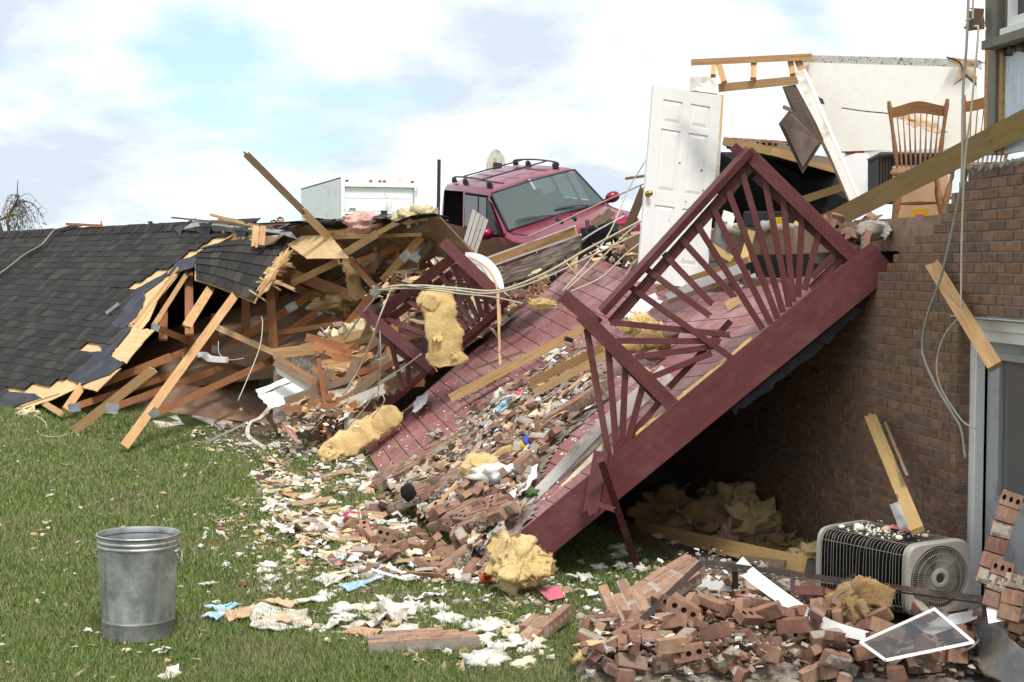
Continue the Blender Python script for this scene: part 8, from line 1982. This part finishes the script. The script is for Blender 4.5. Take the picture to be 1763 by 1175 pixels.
# singled-out litter
def one(o, lb, cat): return tag(o, lb, cat)
for i, (q_, m_, lb) in enumerate((
    ([(345, 1062), (395, 1036), (420, 1040), (372, 1066)], 'blue_paper', 'light blue board shard sticking out of the paper litter, left end'),
    ([(350, 1044), (400, 1040), (385, 1052)], 'blue_paper', 'second light blue shard just above the left end shard'),
    ([(420, 1050), (455, 1036), (530, 1052), (538, 1070), (470, 1085), (430, 1075)], 'white_dirty', 'large torn white sheet lying on the lawn right of the trash can'),
    ([(445, 1062), (480, 1052), (522, 1058), (500, 1072), (462, 1072)], 'tan', 'tan scorched paper patch on the large torn white sheet'),
    ([(376, 1056), (400, 1040), (440, 1040), (430, 1062), (395, 1070)], 'tan', 'crumpled brown and white paper beside the large torn sheet'),
    ([(440, 1035), (480, 1028), (520, 1035), (500, 1045)], 'tan', 'tan paper piece behind the large torn white sheet'),
    ([(505, 1032), (560, 1022), (565, 1033), (515, 1038)], 'drywall', 'pale board sliver right behind the torn white sheet'),
    ([(582, 1010), (655, 985), (662, 993), (600, 1018)], 'blue_paper', 'long light blue board shard on the grass below the deck'),
    ([(545, 995), (600, 978), (612, 990), (560, 1010)], 'white_dirty', 'white ragged sheet beside the long light blue shard'),
    ([(586, 1088), (620, 1070), (668, 1085), (640, 1095)], 'cardboard', 'brown curled cardboard left of the long masonry slab'),
    ([(1148, 918), (1150, 918), (1152, 922)], 'paper', '')) ):
    if not lb: continue
    one(sheet('torn_sheet', [G(x, y, .03 + .01 * (k % 2)) for k, (x, y) in enumerate(q_)], .008, m_, None, .03, 70 + i, 5, crumple=.012), lb, 'scrap')
ribbon('pink_cup', [(592, 893, 13.8), (603, 889, 13.8), (614, 890, 13.8)], .10, 'pink_plastic', 'bright pink plastic piece in the litter at the low corner of the deck', 'plastic')
b = MB().lathe([(0, 0), (.035, 0), (.042, .09), (.039, .09), (.032, .005)], 16, 0, Matrix.Translation(G(831, 996, .05)) @ Euler((R(70), 0, R(30))).to_matrix().to_4x4()); one(b.build('orange_cup', K['orange_plastic']), 'small orange plastic cup lying at the low end of the deck', 'cup')
one(sheet('pink_card', [G(926, 1015, .05), G(960, 1008, .05), G(974, 1028, .03), G(945, 1034, .03)], .004, 'pink_paper'), 'pink card under the big ragged insulation wad', 'card')
yb = empty('yellow_tub', P(908, 768, 13.2), 'yellow plastic tub with a blue lid lying in the deck rubble', 'tub'); Tm = Matrix.Translation(P(908, 766, 13.15)) @ Euler((R(40), R(20), 0)).to_matrix().to_4x4()
put('tub_body', MB().lathe([(0, -.07), (.055, -.07), (.06, .05), (0, .05)], 20, 0, Tm).mesh('tub_body', K['yellow_plastic'], True), Matrix.Identity(4), yb); put('lid', MB().lathe([(0, .07), (.06, .072), (.064, .05), (.061, .049)], 20, 0, Tm).mesh('lid', K['tape_blue'], True), Matrix.Identity(4), yb)
def DSH(name, pts, m_, lb, cat, up=.1, **k):
    q = []
    for px, py in pts: u, v = DP(px, py); q.append(DK(u, v, up + .02 * (len(q) % 2)))
    return one(sheet(name, q, .006, m_, None, k.get('jag', .02), k.get('seed', 1), 4, crumple=.012), lb, cat)
DSH('plastic_sheet', [(855, 700), (868, 682), (885, 688), (882, 705)], 'white_dirty', 'clear crumpled plastic sheet in the rubble left of the light blue strip', 'plastic')
DSH('blue_strip', [(858, 720), (895, 692), (905, 696), (868, 724)], 'blue_paper', 'light blue strip lying in the middle of the deck rubble', 'strip')
DSH('pink_strip', [(886, 688), (912, 683), (905, 694), (890, 695)], 'pink_paper', 'pink paper strip beside the light blue strip on the deck', 'paper')
DSH('red_cloth', [(948, 678), (962, 668), (978, 668), (966, 680)], 'red_cloth', 'dark red cloth scrap beside the short light two by four', 'cloth')
DSH('tan_block', [(915, 690), (948, 675), (952, 685), (920, 698)], 'lumber_pale', 'pale wood block next to the dark red cloth scrap', 'block')
DSH('white_magazine', [(978, 640), (1000, 645), (1018, 654), (996, 656)], 'paper', 'white folded paper with coloured print by the left balusters', 'paper')
DSH('pink_wedge', [(995, 660), (1018, 652), (1008, 668)], 'pink_paper', 'bright pink paper wedge below the folded white paper', 'paper')
DSH('white_bag', [(716, 720), (730, 692), (745, 688), (742, 706), (726, 722)], 'paper', 'white crumpled bag lying on the upper left deck boards', 'bag')
DSH('foam_sheet', [(806, 868), (820, 846), (860, 826), (885, 830), (872, 848), (835, 860), (825, 882)], 'foam', 'big cream white foam sheet on the rubble under the fat ball', 'foam', seed=4)
one(lump('foam_chunk', DK(*DP(862, 836), .16), (.17, .12, .07), 'foam', 71, 3, .5), 'lumpy white foam on top of the big foam sheet', 'foam')
one(lump('foam_chunk', DK(*DP(880, 842), .16), (.13, .08, .08), 'paper', 72, 3, .6), 'white crumpled bag right of the lumpy foam', 'bag')
one(lump('foam_chunk', DK(*DP(950, 622), .12), (.14, .1, .06), 'foam', 73, 3, .5), 'white foam chunk between the two light two by fours', 'foam')
DSH('white_shard', [(903, 850), (938, 818), (938, 834), (912, 862)], 'white', 'flat white shard lying left of the white gutter', 'shard')
DSH('white_shard', [(800, 950), (836, 925), (838, 932), (806, 956)], 'white', 'narrow white shard near the low edge of the deck', 'shard')
DSH('brown_cap', [(880, 862), (900, 850), (905, 864), (890, 872)], 'cardboard', 'brown curled piece above the three course masonry block', 'scrap')
one(lump('black_ball', P(703, 848, 13.2), (.065, .06, .08), 'carpet_black', 75, 3, .3), 'black round fuzzy lump among the bricks at the low deck', 'object')
one(lump('green_sprig', DK(*DP(925, 862), .06), (.05, .05, .035), 'leafgreen', 76, 3, .5), 'small green leaf sprig on the white gutter edge', 'leaves')
for i, (a_, b_, lb) in enumerate((((620, 975), (700, 998), 'thin white stick lying on the grass at the foot of the deck, upper'), ((632, 966), (722, 995), 'thin white stick lying on the grass at the foot of the deck, lower'))): one(beam('white_stick', G(*a_, .06), G(*b_, .04), .022, .012, 'white'), lb, 'stick')
one(sheet('floral_cloth', [P(1062, 545, 13.9), P(1085, 520, 14.0), P(1128, 505, 14.0), P(1142, 520, 13.9), P(1118, 535, 13.8), P(1082, 552, 13.8)], .01, 'paper', None, .03, 33, crumple=.02), 'white patterned cloth lying over the insulation behind the railing', 'cloth')
for i, (px, py, Z, s_, m_) in enumerate(((1128, 612, 13.2, .09, 'lumber_old'), (1085, 600, 13.4, .1, 'fluff_tan_shaded'), (1105, 640, 13.0, .08, 'tan'), (1145, 575, 13.4, .12, 'lumber_old'))):
    one(lump('wood_chunk', P(px, py, Z), (s_, s_ * .6, s_ * .5), m_, i + 80, 2, .5), ('brown wood chunk right below the tan insulation lump', 'tan insulation bit left of the brown wood chunk', 'tan chunk between the lower left balusters', 'dark wood chunk right of the insulation ball behind the railing')[i], 'chunk')
# laths and narrow boards lying in the litter and on the deck
rs = random.Random(5151)
for k in range(26):
    if k < 15: px, py = samp([(500, 800), (600, 800), (700, 920), (760, 990), (620, 980), (520, 900)], rs); c_ = G(px, py, rs.uniform(.03, .09)); a = rs.uniform(-.5, .9); d_ = Vector((math.cos(a), math.sin(a), rs.uniform(-.1, .12))); wh = 'in the litter at the foot of the deck'; gr = 'laths in the foot litter'
    else: px, py = samp(DECKP, rs); u, v = DP(px, py); c_ = DK(u, v, rs.uniform(.10, .16)); d_ = (DK(min(.98, u + .05), v) - DK(u, v)).normalized() * .5 + (DK(u, min(.98, v + .05)) - DK(u, v)).normalized() * rs.uniform(.2, 1); d_.normalize(); wh = 'across the rubble on the deck'; gr = 'laths on the deck rubble'
    m_, nm = rs.choice((('lumber_pale', 'pale'), ('lumber_old', 'grey brown'), ('tan', 'tan'), ('white_dirty', 'dirty white'))); L_ = rs.uniform(.18, .6)
    o = beam('broken_lath', c_ - d_ * L_ / 2, c_ + d_ * L_ / 2, rs.uniform(.018, .05), .012, m_, jag=.02, bow=rs.uniform(-.02, .02)); tag(o, f'{nm} broken lath lying {wh}', 'lath', f'{nm} {gr}')
# boards in the jumble left of the deck
rs = random.Random(1212); lbs = [('lumber', 'light'), ('lumber_old', 'dark weathered'), ('lumber_orange', 'orange brown'), ('white_dirty', 'dirty white')]
for k in range(62):
    px, py = samp([(575, 580), (660, 560), (700, 640), (640, 690), (560, 720), (530, 690), (580, 640)], rs); m_, nm = rs.choice(lbs[:3] * 3 + lbs[3:]); L_ = rs.uniform(.3, 1.3); Y = 20.1 - (py - 560) * .011; c_ = P(px, py, Y); a = rs.gauss(.4, .55); d_ = Vector((math.cos(a), rs.uniform(-.3, .3), math.sin(a) * .7)).normalized() * L_ / 2
    o = beam('broken_board', c_ - d_, c_ + d_, rs.uniform(.05, .13), .03, m_, jag=.03); tag(o, f"{nm} broken board {'lying' if abs(d_.z) < .3 * L_ / 2 else 'sticking up'} in the {'upper' if py < 620 else 'lower'} jumble left of the far railing", 'board', f"{nm} boards {'lying' if abs(d_.z) < .3 * L_ / 2 else 'sticking up'}, {'upper' if py < 620 else 'lower'} left jumble")
for k in range(16):
    px, py = samp([(590, 600), (640, 610), (640, 660), (600, 670), (580, 640)], rs); looseM(Matrix.Translation(P(px, py, 19.8 - (py - 600) * .01)) @ Euler((rs.random() * 3, rs.random(), rs.random() * 3)).to_matrix().to_4x4(), rs.choice(kinds), 'loose brick in the jumble left of the far railing', 'bricks in the left jumble')
for k in range(18):
    px = rs.uniform(650, 745); py = rs.uniform(430, 500); m_, nm = rs.choice(lbs[:3]); c_ = P(px, py, 20.6); a = rs.uniform(.2, 1.2); L_ = rs.uniform(.3, .9); d_ = Vector((math.cos(a), 0, math.sin(a))) * L_ / 2
    o = beam('broken_board', c_ - d_, c_ + d_, rs.uniform(.04, .1), .03, m_, jag=.04); tag(o, f'{nm} broken board in the splintered gap left of the red vehicle', 'board', f'{nm} boards left of the vehicle')
for i, (px, py, kd) in enumerate(((900, 505, 'crust1'), (915, 500, 'half_crust'), (888, 512, 'half'), (908, 516, 'crust2'), (885, 500, 'solid'), (925, 492, 'cored'))):
    looseM(Matrix.Translation(P(px, py, 18.3)) @ Euler((.4 * i, .3 * i, .9 * i)).to_matrix().to_4x4(), kd, 'mortared brick bit on the upper deck edge beside the far railing', 'brick bits on the upper deck edge')

# the 290 bricks that show largest are things; the rest join one mass per place
LOOSE.sort(key=lambda t: (t[0].translation - CAM).length - (3 if t[0].translation.z > 2 else 0))
for Mx, kd, lb, grp in LOOSE[:290]: tag(put('loose_brick', BR[kd], Mx), lb, 'brick', grp)
rest = LOOSE[290:]; mb = MB(); ra = []; rr = random.Random(2)
cache = {kd: ([v.co.copy() for v in me.vertices], [(tuple(p.vertices), p.material_index) for p in me.polygons]) for kd, me in BR.items()}
for Mx, kd, lb, grp in rest:
    vs, ps = cache[kd]; off = 3 if kd.startswith('f_') else 0; b = len(mb.v); mb.v += [tuple(Mx @ v) for v in vs]; r = rr.random()
    for f, mi in ps: mb.f.append(tuple(i + b for i in f)); mb.m.append(mi + off); ra.append(r)
o = mb.build('brick_rubble', BMATS + FMATS, fixn=False); tag(o, 'smaller farther loose bricks heaped on the deck and beyond it', 'brick rubble', kind='stuff')
a = o.data.attributes.new('rnd', 'FLOAT', 'FACE'); a.data.foreach_set('value', ra)
